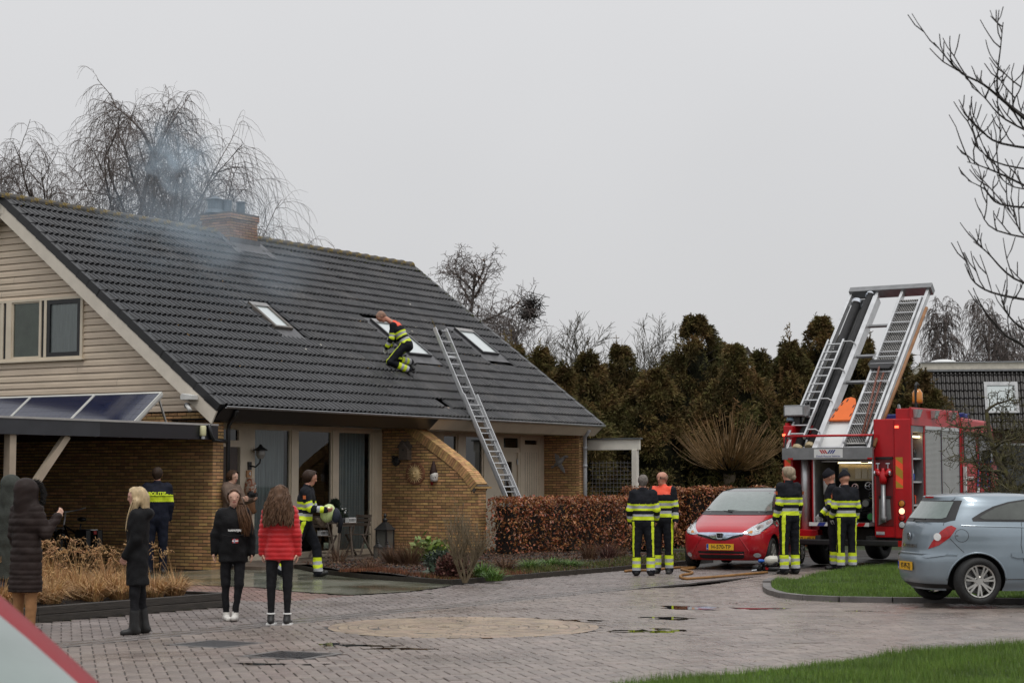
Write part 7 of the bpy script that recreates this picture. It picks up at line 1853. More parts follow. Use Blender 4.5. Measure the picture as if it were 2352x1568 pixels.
for i in range(330):
 a=rr.uniform(-1,1);L=rr.uniform(.75,1.1);ph=rr.uniform(0,6);dy=rr.uniform(0,.05);am=rr.uniform(.006,.016)
 cur.append([tuple(hd+np.array([a*(.085+.085*min(1,f*1.4))+am*math.sin(f*15+ph),.06+.085*math.sin(min(1,f*1.2)*1.57)*math.sqrt(max(.1,1-a*a*.7))+dy*f+am*math.cos(f*14+ph),.075-.42*L*f+.03*math.cos(a*1.5)])) for f in np.linspace(0,1,9)])
strands(pG,cur,[.006,.009,.010,.010,.010,.010,.009,.008,.004],M_WAVY)
mb=MB()
for s in 'LR':
 a=J['an'+s];mb.lathe([(.050,a[2]-.078),(.058,a[2]-.08),(.058,a[2]-.055)],16,(a[0],a[1]-.03,0));mb.lathe([(.050,a[2]+.045),(.053,a[2]+.05),(.050,a[2]+.062)],14,(a[0],a[1],0));mb.box(a[0]-.05,a[0]+.05,a[1]-.15,a[1]+.05,a[2]-.085,a[2]-.06)
mb.build('shoe_trim',M_WHITE,pG)
# brown quilted coat with raised hood
M_BROWNC=mat('brown_down_coat',(.026,.017,.015),.6,.2,6,spec=.18)
def quilt_coat(V,rv,hh,J):
 S=J['S'];m=np.isin(rv,['jacket','coat'])|np.char.startswith(rv,'arm');z=V[:,2]/S;sp=np.where(z<.78,.058,.085)
 return np.where(m,.013*(np.abs(np.sin(z*math.pi/sp))**.4-.6),0)
J=skeleton(.915,armL=((.16,.04,-1),(-.1,-.3,-1)),armR=((-.38,-.2,-1),(-.15,-.75,.95)),head=(.2,0),legL=((.05,0,-1),(0,.03,-1)),legR=((-.03,.02,-1),(0,.03,-1)),shw=.16)
hd=J['head']
pB=person('person in brown quilted coat with fur hood up and tan trousers',at_(57,1455),R(148),J,dict(arm=1.2,leg=1.08,torso=1.10,skirt=(.50,.178,.168),cuff=1.15,boot=1.1),dict(jacket=M_BROWNC,trousers=M_TAN,skin=M_SKIN,lip=M_LIP,eye=M_EYE,boot=M_BOOT),None ,hands=hands_of(J),seed=24,fold=.004,quilt=quilt_coat,h=.012,extra=[Prim(hd+np.array([0,.03,.03]),hd+np.array([0,.02,-.08]),.135,.12,'collar',.05),Prim(hd+np.array([0,.04,-.1]),J['neck'],.12,.13,'collar',.05)])
rr=np.random.default_rng(4);tw=Twigs()
for i in range(1500):
 a=rr.uniform(0,6.283);c=hd+np.array([math.cos(a)*.112,-.082,-.03+math.sin(a)*.135]);d=un(np.array([math.cos(a)*.7,-.75,math.sin(a)*.7])+rr.normal(0,.5,3))*rr.uniform(.04,.075);tw.add([c,c+d*.6,c+d+np.array([0,0,-.01])],[.004,.003,.001])
tw.build('fur_trim',mat('dark_fur',(.014,.011,.010),.8,.3),pB)
# grey green hooded person behind
M_GREYG=mat('grey_green_coat',(.050,.055,.048),.8,.2,8,bump=.3,bscale=80,spec=.18)
J=skeleton(.945,head=(.1,0),shw=.165);hd=J['head']
pA=person('person in grey green hooded coat and jeans half hidden at the left edge',at_(22,1420),R(150),J,dict(arm=1.2,leg=.95,torso=1.15,skirt=(.50,.17,.16),boot=1.2),dict(jacket=M_GREYG,trousers=M_JEAN,skin=M_SKIN,lip=M_LIP,eye=M_EYE,boot=M_BOOT),None ,hands=hands_of(J),seed=25,fold=.006,extra=[Prim(hd+np.array([0,.03,.03]),hd+np.array([0,.02,-.08]),.13,.115,'collar',.05),Prim(hd+np.array([0,.04,-.1]),J['neck'],.115,.12,'collar',.05),Prim(J['knL']+(J['anL']-J['knL'])*.3,J['anL'],.062,.055,'boot',.02),Prim(J['knR']+(J['anR']-J['knR'])*.3,J['anR'],.062,.055,'boot',.02)])
# person with a camera in the doorway
M_FURC=mat('taupe_coat',(.16,.115,.09),.85,.2,10,bump=.4,bscale=60,spec=.18)
J=skeleton(1.0,armL=((.14,-.45,-.8),(-.1,-.95,.25)),armR=((-.14,-.45,-.8),(.1,-.95,.2)),head=(0,.1));hd=J['head']
pe=dep(531,1200,35.6)
pE=person('person in taupe coat with a camera standing in the house doorway',(pe.x,pe.y,.06),R(62),J,dict(arm=1.2,leg=1.0,torso=1.12),dict(jacket=M_FURC,trousers=M_JEANB,skin=M_SKIN,lip=M_LIP,eye=M_EYE,boot=M_BOOT),None ,hands=hands_of(J,'skin',.9,pL=(-.7,0,.4),pR=(.7,0,.4)),seed=26,fold=.006,extra=[Prim(J['neck']+np.array([-.09,.05,.0]),J['neck']+np.array([.09,.05,.0]),.075,.075,'collar',.05)])
hair_cap(pE,J,mat('tied_brown_hair',(.06,.035,.022),.6,.3,spec=.2),((0,-1,-.15),.05),.012)
cm=thing('camera','black camera held by the person in the doorway','camera',Matrix.Translation((pe.x,pe.y,.06))@Matrix.Rotation(R(62),4,'Z')@Vector((0,-.44,1.33)),R(62))
MB().box(-.075,.075,-.03,.03,-.05,.05).build('camera_body',M_PLASTIC,cm,bevel=.008);MB().lathe([(.04,-.03),(.042,-.14),(.03,-.14)],16,axis='y').build('lens',M_PLASTIC,cm);MB().box(-.03,.03,-.025,.025,.05,.075).build('viewfinder',M_PLASTIC,cm)
# --- firefighter kneeling on the roof, joints set against the slope
def on_roof(u,v,lift=0.0):
 r=Vector(ray(u,v));n=(HM.to_3x3()@(RM.to_3x3()@Vector((0,0,1))));p0=HM@rp(0,0,.07);k=(p0-Vector((0,0,CAM_H))).dot(n)/r.dot(n)
 return Vector((0,0,CAM_H))+r*k+Vector((0,0,lift))
kn=on_roof(893,838,.07);fo=on_roof(938,858,.09);Yk=kn.y
def V3(v): return np.array(v)
yb=(kn.y+fo.y)/2
hipw=dep(934,792,yb+.1);sh=dep(908,748,yb+.12);hdw=dep(876,728,yb+.08)
base=Vector((kn.x,kn.y,kn.z));inv= lambda p:np.array(p-base)
vx=np.array([0,.85,.35]);vx=un(vx)
J=skeleton(1.03);S=1.03;J['S']=S
hip_=inv(hipw);sh_=inv(sh);spine=un(sh_-hip_);latv=vx-spine*(vx@spine);latv=un(latv);fwd=un(np.cross(spine,latv))
if fwd[0]>0:latv=-latv;fwd=-fwd
J['Rs']=np.stack([latv,-fwd,spine],1);J['hip']=hip_;J['hipL']=hip_+latv*.09;J['hipR']=hip_-latv*.09;J['waist']=hip_+spine*.13;J['chest']=hip_+spine*.37;J['neck']=hip_+spine*.55
J['shL']=hip_+spine*.50+latv*.19;J['shR']=hip_+spine*.50-latv*.19
hv=inv(hdw);hup=un(hv-J['neck']);hf_=un(np.array([-.9,-.15,-.55]));hf_=un(hf_-hup*(hf_@hup));J['Rh']=np.stack([un(np.cross(hup,-hf_))*-1,-hf_,hup],1)
if np.linalg.det(J['Rh'])<0:J['Rh'][:,0]*=-1
J['head']=hv
near_s,far_s=('L','R') if latv[1]<0 else ('R','L')
kp=np.zeros(3);fp=inv(fo)
for s,o in ((near_s,np.array([0,-.0,0])),(far_s,vx*.22)):
 J['kn'+s]=kp+o+(np.array([.02,0,0]) if s==near_s else np.array([.10,0,.03]));J['an'+s]=fp+o+(np.array([0,0,0]) if s==near_s else np.array([.03,.05,.1]));J['ft'+s]=un(np.array([.5,-.25,-.75]))
 e=J['sh'+s]+un(np.array([-.12,-.1 if s==near_s else .1,-1]))*.28;J['el'+s]=e;wv=inv(dep(884,806,yb+(.0 if s==near_s else .3)));J['wr'+s]=e+un(wv-e)*.26;J['ad'+s]=un(wv-e)
fR=person('firefighter with orange shoulders kneeling on the roof beside the middle skylight',base,0,J,FF_W,FF_M,ff_paint( True ,False ),hands=hands_of(J,'glovel',.8,pL=(0,-.3,-1),pR=(0,-.3,-1)),seed=31,group='firefighters in dark suits with yellow bands')
hair_cap(fR,J,mat('ginger_stubble',(.26,.15,.10),.6),((0,-1,-.25),.02),.002,top= False )
# ------------------------------------------------------------------ ladder, hose and gear
EA=(8.45,-.46,3.10);BA=(8.45,-2.0,0.0)
ea,ba=hw(*EA),hw(*BA);dl=(ea-ba).normalized();Ll=5.72
e1w=(HM.to_3x3()@Vector((1,0,0)));nl=e1w.cross(dl).normalized()
lad=thing('extension_ladder','long aluminium extension ladder leaning over the eaves onto the roof','ladder',ba)
lad.matrix_world=Matrix.Translation(ba)@Matrix((e1w,nl,dl)).transposed().to_4x4()
M_LADDER=mat('ladder_aluminium',(.56,.57,.58),.4,.1,6,metal=.55)
for x0,y0,z0,z1 in ((-.27,0,0,4.0),(.27,0,0,4.0),(-.225,-.05,.9,Ll),(.225,-.05,.9,Ll)):
 MB().box(x0-.018,x0+.018,y0-.04,y0+.04,z0,z1).build('rail',M_LADDER,lad,bevel=.004)
 mb=MB()
 z=z0+.2
 while z<z1-.05:mb.lathe([(.009,x0-.021),(.009,x0-.018)],6,(0,y0+.022,z),axis='x');z+=.29
 mb.build('rivet',M_PLASTIC,lad)
z=.25
while z<3.9:MB().lathe([(.016,-.26),(.016,.26)],8,(0,0,z),axis='x').build('rung',M_LADDER,lad);z+=.29
z=1.02
while z<Ll-.05:MB().lathe([(.015,-.215),(.015,.215)],8,(0,-.05,z),axis='x').build('rung',M_LADDER,lad);z+=.29
MB().lathe([(.07,-.02),(.07,.02)],18,(-.10,-.05,Ll-.12),axis='x').build('pulley',M_PLASTIC,lad)
MB().tube([(-.10,-.10,.6)]+[(-.10+.004*math.sin(k),-.10,.6+k*.45) for k in range(1,13)]+[(-.1,-.08,Ll-.1)],.009,6).build('rope',mat('yellow_black_rope',(.20,.14,.03),.8,.3,40,col2=(.012,.012,.012),thr=(.45,.55)),lad)
MB().tube([(-.02,-.10,.7),(-.02,-.10,Ll-.3)],.010,6).build('rope',M_PLASTIC,lad)
MB().tube([(-.2,-.12,.95),(-.05,-.16,.92),(.12,-.16,.97),(.2,-.12,.93),(.1,-.14,.88)],.018,6).build('tie_rope',M_PLASTIC,lad)
MB().box(-.2,.2,-.09,-.07,Ll-.75,Ll-.70).build('hook_bar',M_LADDER,lad)
hz=[(1436,1311),(1452,1309.5),(1480,1309),(1510,1307),(1545,1303.5),(1575,1302),(1597,1302.5),(1590,1304.5),(1566,1305.5),(1574,1309),(1590,1313),(1584,1317),(1566,1319.5),(1563,1324),(1574,1328),(1600,1327),(1660,1322.5),(1720,1317),(1762,1313.5)]
pts=[gnd(u,v,.025) for u,v in hz]
def smooth_path(P,k=5):
 o=[]
 for i in range(len(P)-1):
  p0,p1,p2,p3=P[max(i-1,0)],P[i],P[i+1],P[min(i+2,len(P)-1)]
  for j in range(k):t=j/k;o.append(.5*((2*p1)+(p2-p0)*t+(2*p0-5*p1+4*p2-p3)*t*t+(3*p1-p0-3*p2+p3)*t**3))
 return o+[P[-1]]
ho=MB().tube(smooth_path(pts),.024,8).build('fire_hose',mat('brown_hose',(.27,.13,.035),.55,.2,6),smooth= True );ho['label']='thin ochre fire hose curling over the paving to the red car';ho['category']='hose'
p=gnd(1786,1311);bas=thing('breathing_apparatus','breathing air cylinder with black harness lying by the firefighter boots','air cylinder',(p.x,p.y,0),R(8))
o=MB().lathe([(.02,-.25),(.07,-.22),(.095,-.15),(.095,.2),(.06,.26)],20,(0,0,.19),axis='x').build('cylinder',mat('cream_cylinder',(.55,.54,.48),.35,.1),bas,smooth= True )
MB().lathe([(.097,-.02),(.099,.0),(.097,.03)],20,(0,0,.19),axis='x',caps= False ).build('band',M_PLASTIC,o);MB().lathe([(.097,.15),(.099,.17),(.097,.2)],20,(0,0,.19),axis='x',caps= False ).build('band',M_HELM,o)
MB().lathe([(.025,-.36),(.03,-.34),(.03,-.30),(.018,-.24)],12,(0,0,.19),axis='x').build('valve',mat('blue_valve',(.02,.12,.5),.4),bas)
mb=MB();rr=random.Random(8)
for k in range(16):a=Vector((rr.uniform(-.45,.3),rr.uniform(-.12,.12),rr.uniform(.02,.1)));b=a+Vector((rr.uniform(-.2,.2),rr.uniform(-.1,.1),rr.uniform(-.02,.1)));mb.tube([a,(a+b)/2+Vector((0,0,.05)),b],.022,6)
mb.ball((-.36,0,.07),.1,12,8,(1.3,1,.7));mb.box(-.3,.3,-.12,.12,.01,.08);mb.build('harness',M_PLASTIC,bas,smooth= True )
mb=MB();mb.tube([(-.5,-.05,.02),(-.42,-.08,.03),(-.36,-.03,.02),(-.3,-.1,.02)],.012,6);mb.build('buckle',M_CHROME,bas)
MB().lathe([(.03,0),(.03,.04)],12,(-.24,-.13,.06),axis='y').build('red_button',M_FRED,bas)
# ------------------------------------------------------------------ plants in the garden
def clump(name,label,loc,n,h,spread,m,lean=.6,w=.006,seg=4,group= None ,cat='plant',droop=.5,seed=1,base=.06,kind= None ):
 rr=np.random.default_rng(seed);a=rr.uniform(0,6.283,n);r0=rr.random(n)**.5*base;hh=h*rr.uniform(.55,1.08,n);sp=spread*rr.random(n)**.7
 B=np.stack([r0*np.cos(a),r0*np.sin(a),0*a],1);D=np.stack([np.cos(a+rr.normal(0,.4,n)),np.sin(a+rr.normal(0,.4,n)),0*a],1);sd=np.stack([-D[:,1],D[:,0],0*a],1)
 rows=[]
 for k in range(seg+1):
  f=k/seg;P=B+D*(sp*f**1.6)[:,None ];P[:,2]=hh*(f-droop*(sp/max(spread,1e-6))*f**3*.8);wd=w*(1-f)**.6+.0008
  rows.append(np.stack([P-sd*wd*.5,P+sd*wd*.5],1))
 V=np.stack(rows,1).reshape(n,-1,3);k=V.shape[1]
 Fq=np.array([(2*i,2*i+1,2*i+3,2*i+2) for i in range(seg)]);Fq=(Fq[ None ]+(np.arange(n)*k)[:,None ,None ]).reshape(-1,4)
 t=thing(name,label,cat,loc,group=group)
 inst('blades',np_mesh('blades',V.reshape(-1,3),Fq,m,rnd=np.repeat(rr.random(n),k)),t)
 return t
M_DRY=mat('dry_grass',(.46,.28,.12),.7,.25,5,rnd=.35);M_DRYHEAD=mat('dry_seed_head',(.40,.24,.11),.8,.25,8,rnd=.3)
rr=np.random.default_rng(12);k=0
for row,t in enumerate((-6.35,-5.75,-5.1,-4.4)):
 for s in np.arange(-13.6+.25*row,-7.9,.5):
  sx=s+rr.normal(0,.08);p=hw(sx,t+rr.normal(0,.1),.15)
  if p.x/p.y<-.30: continue
  c=clump('ornamental_grass','dry tan ornamental grass clump in the raised planter',tuple(p),420,.42+.05*row,.56,M_DRY,w=.007,droop=.95,seed=100+k,group='dry grass clumps in the raised planter',base=.12)
  tw=Twigs();r2=np.random.default_rng(300+k)
  for i in range(11 if row else 5):
   a=r2.uniform(0,6.28);sp=r2.uniform(.1,.36);h=r2.uniform(.40,.62)+.06*row;tip=np.array([sp*math.cos(a),sp*math.sin(a),h]);tw.add([(0,0,.0),tip*np.array([.4,.4,.6]),tip],[.003,.0025,.002])
   for j in range(7):q=tip+np.array([math.cos(a),math.sin(a),-.4])*.018*j;e=q+r2.normal(0,.022,3);tw.add([q,(q+e)/2,e],[.006,.007,.002])
  tw.build('seed_heads',M_DRYHEAD,c);k+=1
def leafy(name,label,loc,n,R3,leaf,m,seed=1,cat='shrub',stems=20,mst= None ,flat=.0,shell=.55):
 rr=np.random.default_rng(seed);t=thing(name,label,cat,loc)
 d=rr.normal(0,1,(n,3));d/=np.linalg.norm(d,axis=1)[:,None ];d[:,2]=np.abs(d[:,2]);C=d*(shell+(1-shell)*rr.random(n))[:,None ]*np.array(R3)
 C*=(1+.18*np.sin(d[:,0]*7+seed)*np.sin(d[:,1]*6))[:,None ]
 A=d+rr.normal(0,.6,(n,3));A[:,2]*=(1-flat);A/=np.linalg.norm(A,axis=1)[:,None ];B=np.cross(A,rr.normal(0,1,(n,3)));B/=np.linalg.norm(B,axis=1)[:,None ];s=leaf*rr.uniform(.6,1.3,n)
 V=np.stack([C,C+A*(s*.5)[:,None ]+B*(s*.28)[:,None ],C+A*s[:,None ],C+A*(s*.5)[:,None ]-B*(s*.28)[:,None ]],1).reshape(-1,3)
 inst('leaves',np_mesh('leaves',V,np.arange(4*n).reshape(-1,4),m,rnd=np.repeat(rr.random(n),4)),t)
 tw=Twigs()
 for i in range(stems):q=C[rr.integers(0,n)];tw.add([(0,0,0),q*np.array([.5,.5,.6]),q],[.01,.007,.003])
 tw.build('stems',mst or M_DARKIN,t); return t
M_HEATH=mat('heather_brown',(.085,.032,.022),.8,.3,6,rnd=.4);M_HELL=mat('hellebore_green',(.13,.19,.035),.5,.25,6,rnd=.35);M_RHODO=mat('dark_shrub_green',(.028,.045,.028),.5,.3,6,rnd=.4)
M_BULB=mat('bulb_leaf',(.085,.17,.025),.5,.25,4,rnd=.3);M_SEDGE=mat('brown_sedge',(.12,.062,.030),.8,.3,5,rnd=.4);M_MOSSG=mat('moss_green',(.085,.095,.018),.9,.35,14,bump=1,bscale=60);M_TANTW=mat('tan_shrub_twig',(.20,.155,.095),.75,.3,6)
def bp_(u,v,z=.06):p=gnd(u,v,z); return (p.x,p.y,z-.02)
# bare vase-shaped shrub
sb=thing('bare_shrub','bare tan vase-shaped shrub in the front garden bed','shrub',bp_(1068,1334));tw=Twigs();r_=random.Random(4)
def sgrow(p,d,L,r,lv):
 pts=[p];n=5
 for i in range(n):d=_nrm((d[0]+r_.gauss(0,.10),d[1]+r_.gauss(0,.10),d[2]+.10+r_.gauss(0,.05)));p=tuple(p[c]+d[c]*L/n for c in range(3));pts.append(p)
 tw.add(pts,[r*(1-.6*i/n) for i in range(n+1)],5 if lv==0 else 3)
 if lv<3:
  for i in range((6,5,4)[lv]):
   j=r_.randint(1,n);q=pts[j];a=r_.uniform(0,6.28);nd=(d[0]*.8+.55*math.cos(a),d[1]*.8+.55*math.sin(a),d[2]+.15);sgrow(q,nd,L*r_.uniform(.45,.75),max(.003,r*.5),lv+1)
for i in range(7):a=i*.9;sgrow((.02*math.cos(a),.02*math.sin(a),0),(.5*math.cos(a),.5*math.sin(a),1.0),r_.uniform(.5,.72),.020,0)
tw.build('branches',M_TANTW,sb)
leafy('heather_shrub','round reddish brown heather beside the bare shrub',bp_(1037,1327),1600,(.30,.28,.40),.07,M_HEATH,2)
leafy('evergreen_shrub','small dark green shrub left of the bare shrub',bp_(1010,1308),900,(.30,.28,.38),.06,M_RHODO,3)
leafy('leafy_plant','bright green hellebore with drooping leaves below the wing wall',bp_(985,1296),420,(.42,.35,.52),.15,M_HELL,4,'plant',flat=.5)
leafy('leafy_plant','pale green leafy plant behind the dark shrub',bp_(1010,1290),260,(.30,.28,.40),.13,M_HELL,5,'plant',flat=.5)
leafy('leafy_plant','small blue green tulip-like plant at the edge of the bed',bp_(1000,1326),40,(.12,.12,.2),.18,mat('blue_green_leaf',(.10,.15,.10),.5,.2,rnd=.3),6,'plant')
for k,(u,v,lab,n,h,sp,m) in enumerate(((1112,1326,'bright green grass clump right of the bare shrub',420,.34,.34,M_BULB),(1135,1330,'low green grass clump at the kerb edge',260,.24,.28,M_BULB),(1215,1306,'green bulb leaves in front of the beech hedge',320,.26,.4,M_BULB),(1265,1302,'long strip of green bulb leaves by the hedge',420,.26,.5,M_BULB),(1310,1302,'green leaves towards the far end of the bed',300,.22,.5,M_BULB),(905,1302,'tangled brown perennial stems beside the lanterns',520,.52,.42,M_SEDGE),(940,1305,'taller brown stems before the wing wall',480,.60,.40,M_SEDGE),(850,1312,'low withered stems by the patio edge',260,.3,.3,M_SEDGE),(1160,1312,'brown fern remains between the grass clumps',300,.34,.4,M_SEDGE),(1355,1290,'upright brown stems at the hedge corner',300,.5,.3,M_SEDGE),(1395,1288,'reddish brown stems near the hedge end',300,.48,.3,M_HEATH),(1420,1284,'dry brown tuft closest to the firefighters',240,.42,.26,M_SEDGE),(640,1292,'small weeds at the patio edge behind the red jacket',120,.25,.2,M_SEDGE),(775,1296,'dead plant stems under the garden table',160,.42,.22,M_SEDGE))):
 clump('grass_clump' if m is M_BULB else 'withered_plant',lab,bp_(u,v),n,h,sp,m,w=.010 if m is M_BULB else .006,seed=40+k,droop=.8 if m is M_BULB else .4,base=.14)
# ground cover: brown sedum, moss cushions, fallen leaves
P=np.array([tuple(hw(s,t))[:2] for s,t in zip(rng.uniform(-1.6,9,16000),rng.uniform(-6.45,-1.2,16000))]);P=P[inpoly(P,BED)]
n=len(P);zz=bedz(P[:,0],P[:,1]);sz=rng.uniform(.02,.055,n);A=rng.normal(0,1,(n,3));A[:,2]=np.abs(A[:,2])*.6;A/=np.linalg.norm(A,axis=1)[:,None ];Bv=np.cross(A,rng.normal(0,1,(n,3)));Bv/=np.linalg.norm(Bv,axis=1)[:,None ]
C=np.stack([P[:,0],P[:,1],zz+.006],1);V=np.stack([C,C+A*(sz*.5)[:,None ]+Bv*(sz*.3)[:,None ],C+A*sz[:,None ],C+A*(sz*.5)[:,None ]-Bv*(sz*.3)[:,None ]],1).reshape(-1,3)
o=inst('leaf_litter',np_mesh('leaf_litter',V,np.arange(4*n).reshape(-1,4),mat('litter',(.095,.048,.025),.7,.4,5,rnd=.6),rnd=np.repeat(rng.random(n),4)),kind='stuff');o['label']='brown fallen leaves covering the garden soil';o['category']='leaf litter'
strip=lpoly([(-1.6,-6.45),(9.0,-6.2),(9.2,-5.2),(4,-5.4),(-1.4,-5.6)])
blades('bed_ground_cover',strip,9000,lambda x,y:bedz(x,y),(.05,.12),.012,M_MOSSG,label='mossy green and brown ground cover along the bed edge')
sed=lpoly([(-1.5,-6.35),(1.0,-6.35),(.6,-5.6),(-1.1,-5.3),(-.6,-3.6),(-.9,-3.6)])
blades('sedum_carpet',sed,7000,lambda x,y:bedz(x,y),(.04,.10),.012,mat('sedum_brown',(.16,.06,.025),.8,.3,rnd=.4),label='rusty brown sedum carpet near the bed corner')
# moss and weeds along kerbs and joints
for nm,pl,m,num in (('gutter_weeds',lpoly([(-8,-6.97),(-12.5,-6.97),(-12.5,-6.92),(-8,-6.92)]),M_MOSSG,900),('kerb_weeds',[(3.9,27.5),(9,26.95),(9,27.12),(4.0,27.7)],M_BULB,500)):
 blades(nm,pl,num,( lambda x,y:0*x) if nm[0]=='g' else ( lambda x,y:dip(x,y)),(.012,.04),.008,m,label={'g':'moss growing along the foot of the planter','k':'small weeds growing along the island kerb'}[nm[0]])
# ------------------------------------------------------------------ patio furniture and ornaments
M_GREYW=mat('weathered_wood',(.115,.090,.070),.8,.3,6,stretch=(1,1,6))
def folding_chair(label,u,v,rot):
 p=gnd(u,v,.075);t=thing('folding_chair',label,'chair',(p.x,p.y,.075),rot,group='folding wooden chairs on the patio')
 for y in (-.2,.2):
  MB().bar((-.24,y,0),(.20,y,.46),.04,.025,up=(0,1,0)).build('leg',M_GREYW,t);MB().bar((.24,y*.85,0),(-.22,y*.85,.86),.04,.025,up=(0,1,0)).build('leg',M_GREYW,t)
 for k in range(5):MB().box(-.16+k*.08,-.095+k*.08,-.21,.21,.445,.463).build('seat_slat',M_GREYW,t)
 for k in range(3):MB().obox((-.185-.015*k,0,.66+k*.085),.015,.36,.06,Matrix.Rotation(-.25,3,'Y')).build('back_slat',M_GREYW,t)
 MB().bar((.19,-.2,.1),(.19,.2,.1),.03,.02).build('stretcher',M_GREYW,t)
 return t
folding_chair('folding wooden chair with its back to the door side of the table',742,1281,HOUSE_ROT+R(8));folding_chair('folding wooden chair nearest the lanterns',824,1276,HOUSE_ROT+R(186))
tp=gnd(770,1280,.075);tbl=thing('garden_table','small weathered wooden table with flower pots on the patio','table',(tp.x,tp.y,.075),HOUSE_ROT)
for k in range(6):MB().box(-.33+k*.11,-.228+k*.11,-.32,.32,.70,.722).build('slat',M_GREYW,tbl)
for x in (-.26,.26):
 for y in (-.25,.25):MB().bar((x,y,0),(x*.6,y,.70),.045,.03,up=(0,1,0)).build('leg',M_GREYW,tbl)
MB().box(-.3,.3,-.28,-.25,.64,.70).build('apron',M_GREYW,tbl)
def pot(label,dx,dy,r,h,mpot,mleaf,z=.722,seed=1,n=120,R3=(.12,.12,.18),leaf=.06):
 q=Matrix.Translation(tbl.location)@Matrix.Rotation(HOUSE_ROT,4,'Z')@Vector((dx,dy,z));t=thing('flower_pot',label,'flower pot',q)
 MB().lathe([(r*.8,0),(r,h),(r*.9,h),(r*.88,h*.85),(.001,h*.85)],16,caps= False ).build('pot',mpot,t,smooth= True )
 g=np.random.default_rng(seed);d=g.normal(0,1,(n,3));d/=np.linalg.norm(d,axis=1)[:,None ];d[:,2]=np.abs(d[:,2]);C=d*np.array(R3)*g.random((n,1))**.4+np.array([0,0,h]);A=d*leaf;B=np.cross(d,g.normal(0,1,(n,3)))*leaf*.3
 inst('foliage',np_mesh('foliage',np.stack([C,C+A*.5+B,C+A,C+A*.5-B],1).reshape(-1,3),np.arange(4*n).reshape(-1,4),mleaf,rnd=np.repeat(g.random(n),4)),t); return t
M_BASKET=mat('grey_basket',(.16,.15,.14),.8,.3,30,bump=.6);pot('grey wicker pot with grassy leaves on the garden table',-.16,-.1,.10,.15,M_BASKET,M_RHODO,seed=1,R3=(.06,.06,.3),leaf=.12)
pf=pot('dark pot with white flowers on the garden table',.08,-.1,.11,.10,M_IRON,M_RHODO,seed=2);g=MB()
for k in range(9):a=k*.7;g.ball((.09*math.cos(a),.09*math.sin(a),.24+.04*math.sin(k*2.1)),.022,6,4)
g.build('flowers',M_WHITE,pf);pot('round grey pot with bushy plant on the garden table',.22,.12,.12,.10,M_IRON,mat('grey_green_leaf',(.08,.09,.06),.6,rnd=.3),seed=3,n=200)
for lab,q in (('white box with dark print on the garden table',Matrix.Translation(tbl.location)@Matrix.Rotation(HOUSE_ROT,4,'Z')@Vector((.16,-.27,.722))),('white box with dark print on the folding chair seat',gnd(741,1281,.075)+Vector((0,0,.463)))):
 t=thing('small_box',lab,'box',q,HOUSE_ROT);MB().box(-.12,.12,-.05,.05,0,.10).build('carton',M_WPANEL,t)
 for k in range(5):MB().box(-.11+k*.045,-.085+k*.045,-.053,-.05,.02,.08).build('print',M_PLASTIC,t)
M_LANT=mat('lantern_iron',(.018,.018,.018),.5,.3)
for k,(u,v,s,lab) in enumerate(((884,1276,1.0,'large black lantern standing beside the cream post'),(868,1284,.45,'small black lantern left of the large lantern'),(890,1284,.42,'small black lantern in front of the large lantern'))):
 q=gnd(u,v,.075);t=thing('garden_lantern',lab,'lantern',(q.x,q.y,.075),HOUSE_ROT,group='black lanterns on the patio');t.scale=(s,s,s)
 MB().box(-.15,.15,-.15,.15,0,.05).build('base',M_LANT,t)
 for x in (-.13,.13):
  for y in (-.13,.13):MB().box(x-.014,x+.014,y-.014,y+.014,.05,.55).build('bar',M_LANT,t)
 MB().prism([(-.17,-.17),(.17,-.17),(.17,.17),(-.17,.17)],0,1,lambda a,b,h:(a*(1-.75*h),b*(1-.75*h),.55+.16*h)).build('roof',M_LANT,t);MB().lathe([(.04,.70),(.06,.76),(.02,.80),(.035,.85),(.005,.90)],12).build('finial',M_LANT,t)
 for x0,x1,y0,y1 in ((-.12,.12,-.128,-.126),(-.128,-.126,-.12,.12)):MB().box(x0,x1,y0,y1,.05,.55).build('pane',mat('lantern_glass_%d%d'%(k,int(x1*1000)),(.10,.10,.09),.1),t)
 MB().lathe([(.04,.05),(.04,.2)],12).build('candle',M_WPANEL,t)
# wall things: local frame of the house
def hang(name,label,cat,s,t,z): return thing(name,label,cat,hw(s,t,z),HOUSE_ROT)
wl2=hang('wall_lamp','black coach lamp on the cream panel beside the door','lamp',2.30,1.03,1.95)
MB().box(-.05,.05,-.03,0,-.08,.08).build('back_plate',M_LANT,wl2);MB().tube([(0,-.02,0),(.06,-.12,-.02),(.14,-.16,.06),(.16,-.16,.14)],.018,8).build('arm',M_LANT,wl2,smooth= True )
MB().lathe([(.05,.14),(.09,.22),(.09,.30)],14,(.16,-.16,0),caps= False ).build('glass',mat('lamp_glass',(.25,.24,.22),.1),wl2);MB().lathe([(.15,.30),(.135,.325),(.05,.38),(.015,.43)],16,(.16,-.16,0)).build('hood',M_LANT,wl2,smooth= True )
wd=hang('wooden_figure','wooden house number figure in clog shape beside the door','ornament',2.27,1.02,1.0)
MB().box(-.07,.07,-.03,0,.72,.86).build('plaque',mat('plaque_tan',(.42,.22,.10),.6),wd);MB().lathe([(.09,.36),(.13,.45),(.11,.60),(.06,.70)],12,(0,-.05,0)).build('figure',mat('figure_white',(.55,.45,.36),.6,.3,20,col2=(.35,.10,.04),thr=(.45,.55)),wd,smooth= True )
MB().lathe([(.07,0),(.11,.08),(.10,.30),(.06,.40)],12,(0,-.05,0)).build('clog',mat('clog_wood',(.26,.12,.05),.6),wd,smooth= True );MB().ball((.09,-.06,.05),.07,10,6,(1.3,.8,.8)).build('toe',mat('clog_wood_dark',(.14,.07,.035),.6),wd,smooth= True )
